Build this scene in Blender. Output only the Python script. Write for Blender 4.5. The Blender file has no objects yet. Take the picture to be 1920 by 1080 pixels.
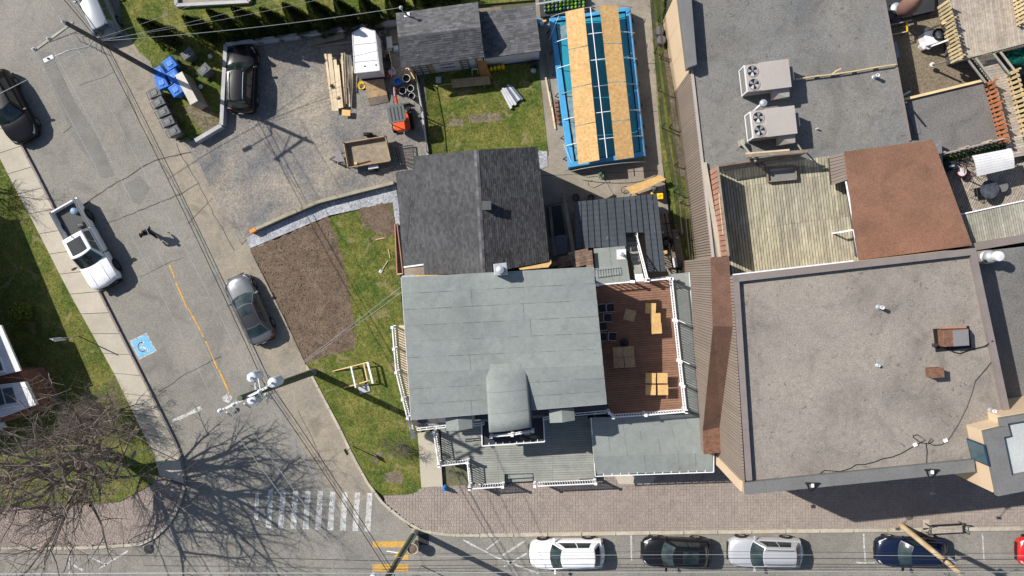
import bpy, bmesh, math, random
from mathutils import Vector, Matrix, Euler, noise
random.seed(7)
R = math.radians
SC = bpy.context.scene
COL = SC.collection
# ---------------------------------------------------------------- camera
CAM_H = 51.8; FPX = 1528.0
RC = Euler((-0.0131, 0.0406, 0)).to_matrix()
cd = bpy.data.cameras.new('camera'); cam = bpy.data.objects.new('camera', cd); COL.objects.link(cam)
cam.location = (0, 0, CAM_H); cam.rotation_euler = (-0.0131, 0.0406, 0)
cd.sensor_width = 36; cd.lens = FPX/1920*36; cd.clip_start = 0.5; cd.clip_end = 900
SC.camera = cam
# ---------------------------------------------------------------- light
SUN_EL = 43.5; SDX, SDY = 0.908, -0.419            # direction in which shadows fall
w = bpy.data.worlds.new("World"); SC.world = w; w.use_nodes = True
nt = w.node_tree; nt.nodes.clear()
sky = nt.nodes.new('ShaderNodeTexSky'); sky.sky_type = 'NISHITA'; sky.sun_disc = False
sky.sun_elevation = R(SUN_EL); sky.sun_rotation = math.atan2(-SDX, -SDY)
bg = nt.nodes.new('ShaderNodeBackground'); bg.inputs[1].default_value = 0.082
ow = nt.nodes.new('ShaderNodeOutputWorld'); nt.links.new(sky.outputs[0], bg.inputs[0]); nt.links.new(bg.outputs[0], ow.inputs[0])
sl = bpy.data.lights.new('sun', 'SUN'); sl.energy = 4.6; sl.angle = R(0.5); sl.color = (1, .952, .872)
so = bpy.data.objects.new('sun', sl); COL.objects.link(so); so.location = (-40, 20, 60)
ce = math.cos(R(SUN_EL))
so.rotation_euler = Vector((SDX*ce, SDY*ce, -math.sin(R(SUN_EL)))).to_track_quat('-Z', 'Y').to_euler()
SC.view_settings.view_transform = 'Standard'; SC.view_settings.look = 'None'
SC.view_settings.gamma = 1; SC.view_settings.exposure = 0.39; SC.view_settings.use_curve_mapping = False
SC.cycles.max_bounces = 5

# ---------------------------------------------------------------- helpers
def g(px, py, z=0.0):
    "point of the place at height z that the photograph shows at pixel (px, py) of 1920x1080"
    d = RC @ Vector(((px-960)/FPX, -(py-540)/FPX, -1)); t = (z-CAM_H)/d.z
    return Vector((d.x*t, d.y*t, z))
def gl(pts, z=0.0): return [g(p[0], p[1], p[2] if len(p) > 2 else z) for p in pts]
ORG = {}
def lerp(a, b, t): return a+(b-a)*t
class MB:
    def __init__(s): s.v = []; s.f = []
    def add(s, vs, fs):
        o = len(s.v); s.v += [Vector(v) for v in vs]; s.f += [tuple(i+o for i in f) for f in fs]; return s
    def prism(s, poly, z0, z1):
        n = len(poly)
        return s.add([(p[0], p[1], z0) for p in poly]+[(p[0], p[1], z1) for p in poly],
              [tuple(range(n-1, -1, -1)), tuple(range(n, 2*n))]+[(i, (i+1) % n, n+(i+1) % n, n+i) for i in range(n)])
    def slab(s, top, th):
        n = len(top); dn = Vector((0, 0, -th))
        return s.add([Vector(p)+dn for p in top]+list(top),
              [tuple(range(n-1, -1, -1)), tuple(range(n, 2*n))]+[(i, (i+1) % n, n+(i+1) % n, n+i) for i in range(n)])
    def box(s, c, sx, sy, sz, rz=0, m=None):
        "box centred at c"
        mm = m or Matrix.Rotation(rz, 3, 'Z'); c = Vector(c)
        vs = [c+mm@Vector((x*sx/2, y*sy/2, z*sz/2)) for z in (-1, 1) for x, y in ((-1, -1), (1, -1), (1, 1), (-1, 1))]
        return s.add(vs, [(3, 2, 1, 0), (4, 5, 6, 7), (0, 1, 5, 4), (1, 2, 6, 5), (2, 3, 7, 6), (3, 0, 4, 7)])
    def beam(s, a, b, wd, h, ext=0):
        "bar from a to b, wd wide sideways, h high"
        a = Vector(a); b = Vector(b); d = b-a; L = d.length
        if L < 1e-5: return s
        x = d/L; up = Vector((0, 0, 1)) if abs(x.z) < .98 else Vector((0, 1, 0))
        y = up.cross(x).normalized(); z = x.cross(y)
        return s.box((a+b)/2, L+ext, wd, h, m=Matrix((x, y, z)).transposed())
    def tube(s, pts, r, n=6, r1=None, cap=True):
        pts = [Vector(p) for p in pts]; N = len(pts); o = len(s.v); prev = None
        for i, p in enumerate(pts):
            d = (pts[min(i+1, N-1)]-pts[max(i-1, 0)])
            d = d.normalized() if d.length > 1e-6 else Vector((0, 0, 1))
            a = prev if prev is not None else (Vector((0, 0, 1)) if abs(d.z) < .9 else Vector((1, 0, 0)))
            u = (a-d*a.dot(d)); u = u.normalized() if u.length > 1e-5 else d.orthogonal().normalized(); prev = u; v = d.cross(u)
            if isinstance(r, (list, tuple)): rr = r[i]
            else: rr = r if r1 is None else r+(r1-r)*i/max(1, N-1)
            for k in range(n):
                t = 2*math.pi*k/n; s.v.append(p+(u*math.cos(t)+v*math.sin(t))*rr)
        for i in range(N-1):
            for k in range(n):
                s.f.append((o+i*n+k, o+i*n+(k+1) % n, o+(i+1)*n+(k+1) % n, o+(i+1)*n+k))
        if cap: s.f.append(tuple(o+k for k in range(n-1, -1, -1))); s.f.append(tuple(o+(N-1)*n+k for k in range(n)))
        return s
    def cyl(s, c, r, h, n=16, r2=None):
        c = Vector(c); return s.tube([c, c+Vector((0, 0, h))], r, n, r if r2 is None else r2)
    def lathe(s, c, prof, n=16):
        "prof: list of (radius, z)"
        c = Vector(c); o = len(s.v); N = len(prof)
        for r, z in prof:
            for k in range(n):
                t = 2*math.pi*k/n; s.v.append(c+Vector((r*math.cos(t), r*math.sin(t), z)))
        for i in range(N-1):
            for k in range(n): s.f.append((o+i*n+k, o+i*n+(k+1) % n, o+(i+1)*n+(k+1) % n, o+(i+1)*n+k))
        s.f.append(tuple(o+k for k in range(n-1, -1, -1))); s.f.append(tuple(o+(N-1)*n+k for k in range(n)))
        return s
    def torus(s, c, R0, r, n=20, m=6, mat=None):
        c = Vector(c); o = len(s.v); mat = mat or Matrix.Identity(3)
        for i in range(n):
            a = 2*math.pi*i/n
            for k in range(m):
                b = 2*math.pi*k/m
                s.v.append(c+mat@Vector(((R0+r*math.cos(b))*math.cos(a), (R0+r*math.cos(b))*math.sin(a), r*math.sin(b))))
        for i in range(n):
            for k in range(m): s.f.append((o+i*m+k, o+((i+1) % n)*m+k, o+((i+1) % n)*m+(k+1) % m, o+i*m+(k+1) % m))
        return s
    def grid(s, fn, nu, nv):
        o = len(s.v)
        for i in range(nu+1):
            for j in range(nv+1): s.v.append(Vector(fn(i/nu, j/nv)))
        for i in range(nu):
            for j in range(nv): s.f.append((o+i*(nv+1)+j, o+(i+1)*(nv+1)+j, o+(i+1)*(nv+1)+j+1, o+i*(nv+1)+j+1))
        return s
    def mesh(s, name, org=(0, 0, 0), smooth=False, fix=True):
        me = bpy.data.meshes.new(name); o = Vector(org)
        me.from_pydata([v-o for v in s.v], [], s.f); me.update()
        if fix:
            bm = bmesh.new(); bm.from_mesh(me); bmesh.ops.recalc_face_normals(bm, faces=bm.faces); bm.to_mesh(me); bm.free()
        if smooth:
            me.polygons.foreach_set('use_smooth', [True]*len(me.polygons)); me.set_sharp_from_angle(angle=R(38))
        return me
    def build(s, name, mat, parent=None, smooth=False, bevel=0, fix=True, **kw):
        org = ORG.get(parent.name, Vector()) if parent else Vector()
        me = s.mesh(name, org, smooth, fix); me.materials.append(mat)
        o = bpy.data.objects.new(name, me); COL.objects.link(o)
        if parent: o.parent = parent; ORG[o.name] = org
        if bevel:
            b = o.modifiers.new('bevel', 'BEVEL'); b.width = bevel; b.segments = 2; b.limit_method = 'ANGLE'; b.angle_limit = R(40)
        tag(o, **kw); return o
def tag(o, label=None, cat=None, group=None, kind=None):
    if label: o['label'] = label
    if cat: o['category'] = cat
    if group: o['group'] = group
    if kind: o['kind'] = kind
    return o
def thing(name, label, cat, loc=(0, 0, 0), group=None):
    o = bpy.data.objects.new(name, None); COL.objects.link(o); o.location = loc; o.empty_display_size = .3
    ORG[o.name] = Vector(loc); return tag(o, label, cat, group)
def inst(name, me, parent, loc, rz=0.0, rot=None, **kw):
    "an object that shares a mesh; loc is in the place's own coordinates"
    o = bpy.data.objects.new(name, me); COL.objects.link(o)
    org = ORG.get(parent.name, Vector()) if parent else Vector()
    o.location = Vector(loc)-org; o.rotation_euler = rot if rot is not None else (0, 0, rz)
    if parent: o.parent = parent
    ORG[o.name] = Vector(); return tag(o, **kw)
def dup(root, loc, rz=0.0, label=None, sc=None):
    r = root.copy(); COL.objects.link(r); r.location = loc; r.rotation_euler = (0, 0, rz)
    if sc: r.scale = sc
    if label: r['label'] = label
    for ch in list(root.children):
        c = ch.copy(); COL.objects.link(c); c.parent = r
        for q in list(ch.children):
            d = q.copy(); COL.objects.link(d); d.parent = c
    return r
def put(root, loc, rz=0.0): root.location = loc; root.rotation_euler = (0, 0, rz); return root
def inside(x, y, poly):
    c = False; n = len(poly); j = n-1
    for i in range(n):
        if (poly[i][1] > y) != (poly[j][1] > y) and x < (poly[j][0]-poly[i][0])*(y-poly[i][1])/(poly[j][1]-poly[i][1])+poly[i][0]: c = not c
        j = i
    return c

# ---------------------------------------------------------------- materials
def M(name, col, rough=.85, v=.15, vs=.6, grain=.12, gsc=14, rnd=0, isl=0, metal=0, bump=0, col2=None, rot=0, st=(1, 1, 1), spots=None, spec=.4, mid=0, stain=None):
    m = bpy.data.materials.new(name); m.use_nodes = True; t = m.node_tree; N = t.nodes; L = t.links
    b = N['Principled BSDF']; b.inputs['Roughness'].default_value = rough; b.inputs['Metallic'].default_value = metal
    b.inputs['Specular IOR Level'].default_value = spec
    geo = N.new('ShaderNodeNewGeometry'); mp = N.new('ShaderNodeMapping'); mp.vector_type = 'POINT'
    mp0 = N.new('ShaderNodeMapping'); mp0.inputs['Rotation'].default_value = (0, 0, rot); L.new(geo.outputs['Position'], mp0.inputs[0])
    mp.inputs['Scale'].default_value = st; L.new(mp0.outputs[0], mp.inputs[0])
    def noise_(sc, det=4, dist=0, rg=.55):
        n = N.new('ShaderNodeTexNoise'); n.inputs['Scale'].default_value = sc; n.inputs['Detail'].default_value = det
        n.inputs['Distortion'].default_value = dist; n.inputs['Roughness'].default_value = rg; L.new(mp.outputs[0], n.inputs['Vector']); return n
    def rng(src, a, c, lo, hi):
        r = N.new('ShaderNodeMapRange'); r.inputs[1].default_value = a; r.inputs[2].default_value = c
        r.inputs[3].default_value = lo; r.inputs[4].default_value = hi; L.new(src, r.inputs[0]); return r.outputs[0]
    c = Vector(col); ca = c*(1-v); cb = Vector(col2) if col2 else c*(1+v)
    if col2: ca = c
    n1 = noise_(vs, 6, .3, .62); mx = N.new('ShaderNodeMix'); mx.data_type = 'RGBA'
    mx.inputs[6].default_value = (*ca, 1); mx.inputs[7].default_value = (*cb, 1); L.new(rng(n1.outputs[0], .36, .64, 0, 1), mx.inputs[0])
    out = mx.outputs[2]; fac = None
    def mul(a, bq):
        if a is None: return bq
        q = N.new('ShaderNodeMath'); q.operation = 'MULTIPLY'; L.new(a, q.inputs[0]); L.new(bq, q.inputs[1]); return q.outputs[0]
    n2 = noise_(gsc, 3, 0, .7)
    if grain: fac = mul(fac, rng(n2.outputs[0], .3, .7, 1-grain, 1+grain))
    if mid: fac = mul(fac, rng(noise_(3.3, 5, .5, .7).outputs[0], .3, .7, 1-mid, 1+mid))
    if stain:
        for sc_, lo_, hi_, am in stain:
            fac = mul(fac, rng(noise_(sc_, 5, .9, .6).outputs[0], lo_, hi_, 1, 1-am))
    if rnd:
        oi = N.new('ShaderNodeObjectInfo'); fac = mul(fac, rng(oi.outputs['Random'], 0, 1, 1-rnd, 1+rnd))
    if isl: fac = mul(fac, rng(geo.outputs['Random Per Island'], 0, 1, 1-isl, 1+isl))
    if fac is not None:
        vm = N.new('ShaderNodeVectorMath'); vm.operation = 'SCALE'; L.new(out, vm.inputs[0]); L.new(fac, vm.inputs['Scale']); out = vm.outputs[0]
    if spots:
        sc, th, scol = spots; n3 = noise_(sc, 3, .6, .6); mx2 = N.new('ShaderNodeMix'); mx2.data_type = 'RGBA'
        L.new(rng(n3.outputs[0], th, th+.05, 0, .75), mx2.inputs[0]); L.new(out, mx2.inputs[6]); mx2.inputs[7].default_value = (*scol, 1); out = mx2.outputs[2]
    L.new(out, b.inputs['Base Color'])
    if bump:
        bp = N.new('ShaderNodeBump'); bp.inputs['Strength'].default_value = bump; bp.inputs['Distance'].default_value = .04
        L.new(n2.outputs[0], bp.inputs['Height']); L.new(bp.outputs[0], b.inputs['Normal'])
    return m
def paint(name, col, rough=.25, metal=0, coat=.6, spec=.5):
    m = M(name, col, rough, v=.03, vs=2, grain=.03, gsc=40, metal=metal, spec=spec)
    m.node_tree.nodes['Principled BSDF'].inputs['Coat Weight'].default_value = coat; m.node_tree.nodes['Principled BSDF'].inputs['Coat Roughness'].default_value = .08
    return m
ASPH = M('asphalt_old', (.195, .187, .166), .9, vs=.25, grain=.30, gsc=12, mid=.12, bump=.3, col2=(.25, .233, .205), stain=((.45, .54, .72, .22), (1.7, .60, .72, .18)))
SHOUL = M('worn_road_edge', (.30, .258, .20), .9, vs=.5, grain=.22, gsc=11, mid=.14, bump=.3, col2=(.235, .21, .175), stain=((.6, .53, .70, .25), (2.4, .6, .7, .2)))
PATCH = M('asphalt_patch', (.182, .175, .158), .9, v=.12, grain=.28, gsc=12, bump=.3)
CRACK = M('crack_sealer', (.055, .055, .055), .8, v=.1)
LOT = M('gravel_lot', (.145, .147, .152), .95, vs=.30, grain=.42, gsc=11, mid=.16, bump=.6, col2=(.30, .262, .215), stain=((.5, .52, .7, .2), (1.5, .58, .70, .18)))
GRAVL = M('light_gravel', (.33, .34, .37), .95, v=.12, vs=.8, grain=.55, gsc=9, bump=.8)
CONC = M('pavement_concrete', (.42, .38, .31), .9, v=.07, vs=.7, grain=.1, gsc=16, rnd=.06, mid=.06, bump=.15)
CONCW = M('pale_concrete', (.40, .40, .41), .85, v=.12, vs=.9, grain=.12)
PATIO = M('patio_concrete', (.22, .19, .155), .9, vs=.5, grain=.16, gsc=12, mid=.12, col2=(.30, .26, .21))
KERB = M('kerb_stone', (.40, .36, .29), .9, v=.14, vs=1.5, grain=.18, rnd=.08, mid=.1)
SOIL = M('bare_soil', (.125, .088, .062), 1, vs=1.2, grain=.36, gsc=9, stain=((1.3, .5, .68, .25),), mid=.25, bump=1, col2=(.155, .115, .082))
MULCH = M('dry_ground', (.16, .13, .09), 1, v=.2, vs=1.5, grain=.5, gsc=8, bump=.8)
GROUND = M('far_ground', (.10, .10, .06), 1, v=.3, vs=.2, grain=.3)
TURF = M('turf', (.062, .095, .014), 1, vs=.7, grain=.5, gsc=8, mid=.28, bump=.8, col2=(.155, .15, .035), spots=(1.1, .60, (.22, .185, .085)))
BLADE = M('grass_blades', (.080, .130, .014), .8, vs=.7, grain=.1, isl=.5, col2=(.21, .195, .045), mid=.2, spots=(1.1, .60, (.26, .22, .10)))
THUJA = M('cedar_foliage', (.045, .070, .010), .8, v=.25, vs=2, isl=.5)
THUJA2 = M('cedar_tips', (.17, .20, .022), .8, v=.25, vs=2, isl=.4)
BARK = M('bark', (.17, .14, .115), .95, v=.3, vs=2, grain=.3, isl=.25)
TWIG = M('twigs', (.30, .24, .20), .95, v=.3, vs=1.2, isl=.4)
PAVER = M('pavers', (.31, .26, .23), .95, vs=.5, grain=.16, gsc=16, isl=.09, mid=.12, stain=((.5, .52, .7, .18), (2.2, .6, .7, .18)), col2=(.355, .30, .262))
PAVJ = M('paver_joints', (.20, .17, .15), 1, v=.2, grain=.3)
PAVER2 = M('plaza_pavers', (.32, .265, .235), .95, v=.12, vs=.5, grain=.15, isl=.16)
WHITE = M('white_trim', (.78, .78, .80), .6, v=.03, grain=.03)
WHITE2 = M('white_weathered', (.62, .62, .63), .7, v=.1, grain=.08)
PWHITE = M('road_paint_white', (.54, .54, .52), .8, vs=3, grain=.3, gsc=9, spots=(6, .56, (.2, .19, .18)), col2=(.36, .355, .34))
PWH2 = M('symbol_white', (.62, .62, .60), .8, v=.1, vs=3, grain=.15)
PYEL = M('road_paint_yellow', (.62, .33, .05), .8, vs=2.5, grain=.2, gsc=8, spots=(6, .60, (.21, .2, .18)), col2=(.45, .28, .08))
PBLUE = M('road_paint_blue', (.16, .42, .66), .8, v=.12, vs=4, grain=.12, spots=(9, .66, (.25, .25, .24)))
ROLL = M('roll_roofing', (.218, .240, .232), .95, vs=.55, grain=.12, gsc=20, rnd=.022, mid=.09, col2=(.250, .270, .256), stain=((.35, .52, .68, .16), (1.3, .56, .70, .12)), spots=(1.6, .70, (.19, .195, .175)))
SHING = M('shaded_slope_shingles', (.052, .052, .056), .95, v=.12, vs=.7, grain=.15, isl=.38)  # house shingles darkened to put the east slope's shade in the colour
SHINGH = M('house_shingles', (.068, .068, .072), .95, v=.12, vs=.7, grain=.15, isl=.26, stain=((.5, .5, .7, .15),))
SHINGB = M('grey_shingles', (.105, .105, .112), .95, v=.15, vs=.7, grain=.15, isl=.32)
ROOFU = M('shingle_underlay', (.035, .035, .038), 1, v=.1)
METALR = M('dark_metal_roof', (.060, .070, .085), .5, v=.15, vs=1, grain=.2, gsc=16, metal=.1, rnd=.10, spots=(5, .68, (.13, .15, .17)), st=(1, .3, 1))
GRROOF = M('gravel_roof_north', (.205, .195, .18), 1, vs=.16, grain=.30, gsc=14, stain=((.22, .50, .68, .24), (.9, .56, .70, .22), (3.5, .62, .68, .35)), mid=.11, bump=.7, col2=(.165, .17, .175), spots=(1.6, .69, (.11, .11, .11)))
GRROOF2 = M('gravel_roof_south', (.295, .262, .228), 1, vs=.18, grain=.24, gsc=14, stain=((.20, .50, .66, .22), (.7, .54, .70, .22), (3.2, .62, .68, .40)), mid=.11, bump=.6, col2=(.235, .208, .185), spots=(2.6, .68, (.12, .11, .10)))
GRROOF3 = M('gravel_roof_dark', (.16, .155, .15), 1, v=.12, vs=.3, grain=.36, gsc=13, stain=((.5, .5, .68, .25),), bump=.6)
GRROOF4 = M('gravel_roof_brown', (.19, .155, .11), 1, v=.12, vs=.5, grain=.45, gsc=8, mid=.1, bump=.6)
REDROOF = M('red_granule_roof', (.205, .108, .072), 1, v=.12, vs=.5, grain=.24, gsc=11, mid=.07, stain=((.35, .5, .7, .22), (1.4, .56, .7, .14)))
STAIRRF = M('brown_granule_roof', (.150, .082, .058), 1, v=.12, vs=.8, grain=.24, gsc=11, mid=.1, stain=((.7, .5, .7, .28),))
PARAP = M('parapet_metal', (.205, .175, .165), .7, v=.08, vs=1, grain=.06)
PARAPG = M('parapet_grey', (.15, .15, .15), .8, v=.08, vs=1, grain=.15)
SIDING = M('ribbed_siding', (.245, .198, .165), .7, v=.05, vs=.5, grain=.05, rnd=.07)
SIDJ = M('siding_groove', (.06, .045, .035), .9, v=.1)
BEIGE = M('beige_stucco', (.58, .44, .30), .9, v=.03, vs=.5, grain=.05)
WHWALL = M('white_wall', (.62, .60, .62), .8, v=.05, grain=.05)
WALLG = M('grey_wall', (.17, .18, .20), .9, v=.1, grain=.1)
WALLD = M('dark_wall', (.07, .07, .08), .9, v=.1, grain=.1)
BRICK = M('red_brick', (.20, .09, .06), .9, v=.2, vs=3, grain=.2, rnd=.2)
DECKB = M('brown_deck', (.235, .125, .082), .8, v=.1, vs=1.2, grain=.12, gsc=10, rnd=.10, mid=.08)
DECKG = M('grey_deck', (.262, .27, .245), .85, v=.1, vs=1, grain=.1, gsc=10, rnd=.07, mid=.08)
DECKW = M('weathered_deck', (.30, .275, .215), .9, vs=.8, grain=.25, gsc=6, rnd=.18, mid=.16, col2=(.385, .355, .255), st=(1, .35, 1), rot=R(8))
DECKP = M('pale_deck', (.36, .31, .26), .9, v=.12, vs=.8, grain=.2, gsc=6, rnd=.14, mid=.1)
DECKS = M('silvered_boards', (.31, .30, .25), .9, v=.14, vs=.8, grain=.2, gsc=6, rnd=.16)
WOODY = M('yellow_lumber', (.56, .40, .20), .8, v=.12, vs=1.5, grain=.12, rnd=.12)
WOODF = M('fence_pine', (.55, .43, .24), .8, v=.12, vs=1.5, grain=.12, rnd=.16)
WOODP = M('pale_lumber', (.62, .50, .34), .8, v=.12, vs=1.5, grain=.12, rnd=.10)
WOODG = M('grey_lumber', (.22, .18, .14), .9, v=.2, vs=1.5, grain=.2, rnd=.2)
WOODR = M('red_stained_wood', (.38, .135, .055), .8, v=.15, vs=1.5, grain=.12, rnd=.28)
CLAY = M('faded_red_boards', (.36, .19, .135), .85, v=.12, vs=1.5, grain=.12, rnd=.10)
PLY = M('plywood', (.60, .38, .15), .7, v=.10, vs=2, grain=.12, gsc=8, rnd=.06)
PLYD = M('worn_and_shaded_plywood', (.36, .25, .14), .8, v=.15, vs=2, grain=.2, gsc=8, rnd=.06)  # worn plywood; on the deck tables the darker tone stands for shade
OSB = M('strand_board', (.60, .40, .19), .85, vs=6, grain=.25, gsc=24, rnd=.05, mid=.12, col2=(.48, .28, .10), spots=(5, .70, (.20, .12, .06)))
OSBD = M('dull_strand_board', (.34, .25, .14), .85, v=.15, vs=3, grain=.3, gsc=14, rnd=.05, mid=.2)
POOLB = M('pool_blue', (.06, .30, .56), .45, v=.1, vs=1, grain=.06)
WATER = M('pool_water', (.02, .24, .36), .12, vs=.5, grain=0, col2=(.04, .29, .40), spec=.7)
CLR = M('clear_plastic_sheet', (.20, .30, .34), .15, v=.2, vs=1.5, grain=.2, gsc=3, spec=.8)
BLACK = M('black_plastic', (.012, .012, .013), .5, v=.1)
DGREY = M('dark_grey_plastic', (.035, .037, .04), .5, v=.1)
CARTG = M('grey_cart', (.10, .105, .11), .45, v=.08, vs=3)
CARTB = M('blue_cart', (.035, .17, .58), .45, v=.08, vs=3)
RUBBER = M('rubber', (.012, .012, .012), .85, v=.1)
STEEL = M('galvanised', (.45, .47, .49), .45, v=.1, vs=3, metal=.5)
STEELD = M('dark_steel', (.06, .06, .065), .5, v=.1, metal=.4)
RIM = M('wheel_rim', (.40, .40, .41), .35, v=.1, metal=.7)
GLASS = M('car_glass', (.020, .034, .035), .07, v=.6, vs=1.2, grain=0, spec=.9)
WGLASS = M('window_glass', (.05, .10, .12), .08, v=.2, grain=0, spec=.8)
HLAMP = M('headlight', (.55, .57, .60), .15, v=.05, spec=.8)
RLAMP = M('tail_light', (.35, .015, .015), .25, v=.05)
AMBER = M('amber', (.7, .25, .02), .4)
ORANGE = M('orange_paint', (.72, .09, .015), .4, v=.08, grain=.1)
YELP = M('yellow_plastic', (.80, .52, .01), .45, v=.08)
HVAC = M('hvac_casing', (.37, .335, .31), .7, v=.05, grain=.05)
HVACD = M('hvac_dark_panel', (.20, .19, .20), .7, v=.05)  # darker grey than the casing
COIL = M('hvac_coil', (.19, .19, .18), .8, v=.1, grain=.3, gsc=25)
TREATED = M('treated_pole', (.10, .115, .07), .9, v=.2, vs=1.5, grain=.2)
POLEW = M('new_pole_wood', (.50, .35, .19), .85, v=.2, vs=1.2, grain=.15, col2=(.60, .47, .30))
POLEO = M('old_pole_wood', (.10, .09, .085), .9, v=.2, vs=1.5, grain=.2)
WIREB = M('wire_black', (.02, .02, .02), .6)
WIREW = M('wire_bare', (.45, .45, .45), .4, metal=.4)
TRANS = M('transformer_grey', (.62, .65, .68), .5, v=.04)
GREEN = M('green_sheet', (.01, .20, .12), .3, v=.3, vs=2)
LEAF = M('hedge_leaves', (.06, .12, .02), .8, v=.3, vs=2, isl=.5)
CLOTHK = M('black_cloth', (.008, .010, .014), .85, v=.2, vs=6)
SKIN = M('skin', (.50, .30, .21), .6)
HAIR = M('fair_hair', (.30, .19, .10), .7, v=.2, vs=20)
BLUEC = M('blue_bag', (.02, .20, .60), .5)
REDC = M('red_plastic', (.5, .03, .03), .5)
RUST = M('rusty_metal', (.17, .085, .055), .8, v=.25, vs=4, grain=.25)
TARP = M('grey_tarp', (.50, .50, .53), .5, v=.12, vs=2)
NAVY = M('navy_trim', (.02, .04, .09), .5)
# ================================================================ GROUND
def sheet(name, pts, z, mat, th=.1, kind='structure', parent=None, **kw):
    b = MB(); P = gl(pts, z); b.prism([(p.x, p.y) for p in P], z-th, z)
    return b.build(name, mat, parent, kind=kind, **kw)
def flat(name, pts, z, mat, parent, **kw):
    P = gl(pts, 0); b = MB(); b.v = [Vector((p.x, p.y, z)) for p in P]; b.f = [tuple(range(len(P)))]
    me = b.mesh(name, ORG.get(parent.name, (0, 0, 0)) if parent else (0, 0, 0), fix=False)
    if me.polygons[0].normal.z < 0: me.flip_normals()
    me.materials.append(mat); o = bpy.data.objects.new(name, me); COL.objects.link(o); o.parent = parent; return tag(o, **kw)
gb = MB(); gb.v = [Vector((x, y, -.12)) for x, y in ((-260, -260), (260, -260), (260, 260), (-260, 260))]; gb.f = [(0, 1, 2, 3)]
gb.build('ground', GROUND, kind='structure', fix=False)
road = sheet('road', [(-900, -700), (180, -700), (262, 45), (300, 100), (400, 268), (500, 465), (620, 690), (660, 800), (700, 925), (770, 990), (860, 1003), (3000, 988), (3000, 1500), (-900, 1500)], 0, ASPH)
# worn pale strip along the east side of the street
flat('worn_edge', [(118, -60), (160, 20), (207, 92), (240, 170), (275, 262), (330, 345), (390, 465), (430, 545), (480, 645), (520, 730), (575, 850), (640, 960), (700, 925), (640, 803), (578, 687), (470, 467), (345, 269), (262, 101), (229, 46), (200, -60)], .004, SHOUL, road)
flat('asphalt_patch', [(72, 96), (95, 98), (140, 190), (185, 262), (215, 330), (190, 335), (140, 262), (105, 180)], .004, PATCH, road)
flat('asphalt_patch', [(232, 345), (262, 330), (282, 352), (262, 385), (240, 372)], .004, PATCH, road)
def strip(name, pts, wd, z, mat, parent, jit=0):
    P = [g(p[0], p[1]) for p in pts]; Q = []
    if jit:
        for i in range(len(P)-1):
            n = max(2, int((P[i+1]-P[i]).length/.35))
            for k in range(n): Q.append(P[i].lerp(P[i+1], k/n)+Vector((random.uniform(-jit, jit), random.uniform(-jit, jit), 0)))
        Q.append(P[-1]); P = Q
    b = MB(); N = len(P)
    for i, p in enumerate(P):
        d = (P[min(i+1, N-1)]-P[max(i-1, 0)]).normalized(); n = Vector((-d.y, d.x, 0))*(wd/2*(random.uniform(.6, 1.3) if jit else 1))
        b.v += [Vector((p.x+n.x, p.y+n.y, z)), Vector((p.x-n.x, p.y-n.y, z))]
    for i in range(N-1): b.f.append((2*i, 2*i+1, 2*i+3, 2*i+2))
    return b.build(name, mat, parent, fix=False)
for pts, wd in [([(150, 388), (210, 348), (290, 300), (360, 285)], .07), ([(200, 420), (262, 395), (330, 368), (372, 344)], .05), ([(262, 520), (300, 500), (345, 482)], .03),
                ([(300, 735), (350, 700), (415, 668)], .05), ([(330, 270), (345, 300), (372, 345), (400, 400), (440, 470)], .045), ([(238, 170), (262, 230), (300, 300), (340, 370), (400, 500)], .03),
                ([(120, 250), (135, 235)], .04), ([(560, 770), (590, 830), (620, 900)], .03), ([(430, 545), (470, 640), (500, 700)], .03), ([(352, 420), (372, 400), (398, 372)], .04), ([(150, 160), (185, 148), (215, 135)], .03)]:
    strip('crack', pts, wd, .007, CRACK, road, jit=.045)
# ---- painted markings
for x0, y0, x1, y1 in [(318, 497, 328, 522), (330, 530, 352, 580), (353, 578, 382, 632), (386, 640, 408, 692), (410, 692, 430, 738)]:
    strip('centre_line', [(x0, y0), ((x0+x1)/2, (y0+y1)/2), (x1, y1)], .11, .009, PYEL, road, jit=.012)
strip('stop_line', [(322, 790), (350, 778), (378, 765)], .24, .009, PWHITE, road, jit=.02)
flat('line_patch', [(417, 745), (428, 737), (436, 745), (430, 756), (418, 752)], .009, PWHITE, road)
hs = flat('parking_symbol_panel', [(243, 639), (275, 624), (294, 658), (261, 675)], .009, PWHITE, road)
flat('parking_symbol_field', [(246, 640), (274, 627.5), (291, 657), (262, 671)], .013, PBLUE, road)
# wheelchair figure, drawn in the frame of the blue field
c0 = g(268.5, 649); ux = (g(262, 671)-g(246, 640)).normalized(); uy = Vector((-ux.y, ux.x, 0))
b = MB()
def L2(u, v, z=.017): q = c0+ux*u+uy*v; return Vector((q.x, q.y, z))
def stroke(pts, wd=.07):
    for i in range(len(pts)-1):
        a = Vector(pts[i]); c = Vector(pts[i+1]); d = (c-a).normalized(); n = Vector((-d.y, d.x))*wd/2; a = a-d*wd*.3; c = c+d*wd*.3
        b.add([L2(*(a+n)), L2(*(a-n)), L2(*(c-n)), L2(*(c+n))], [(0, 1, 2, 3)])
arc = [(.02+.30*math.cos(R(t)), -.08+.27*math.sin(R(t))) for t in range(150, 395, 15)]
stroke(arc, .09); stroke([(-.30, .04), (-.05, .04), (.03, -.20)]); stroke([(-.20, .16), (-.20, -.05)])
stroke([(.0, -.05), (.30, .12), (.40, .20)]); stroke([(.38, .24), (.44, .17)], .1)
b.build('wheelchair_symbol', PWH2, road, fix=False)
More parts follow.
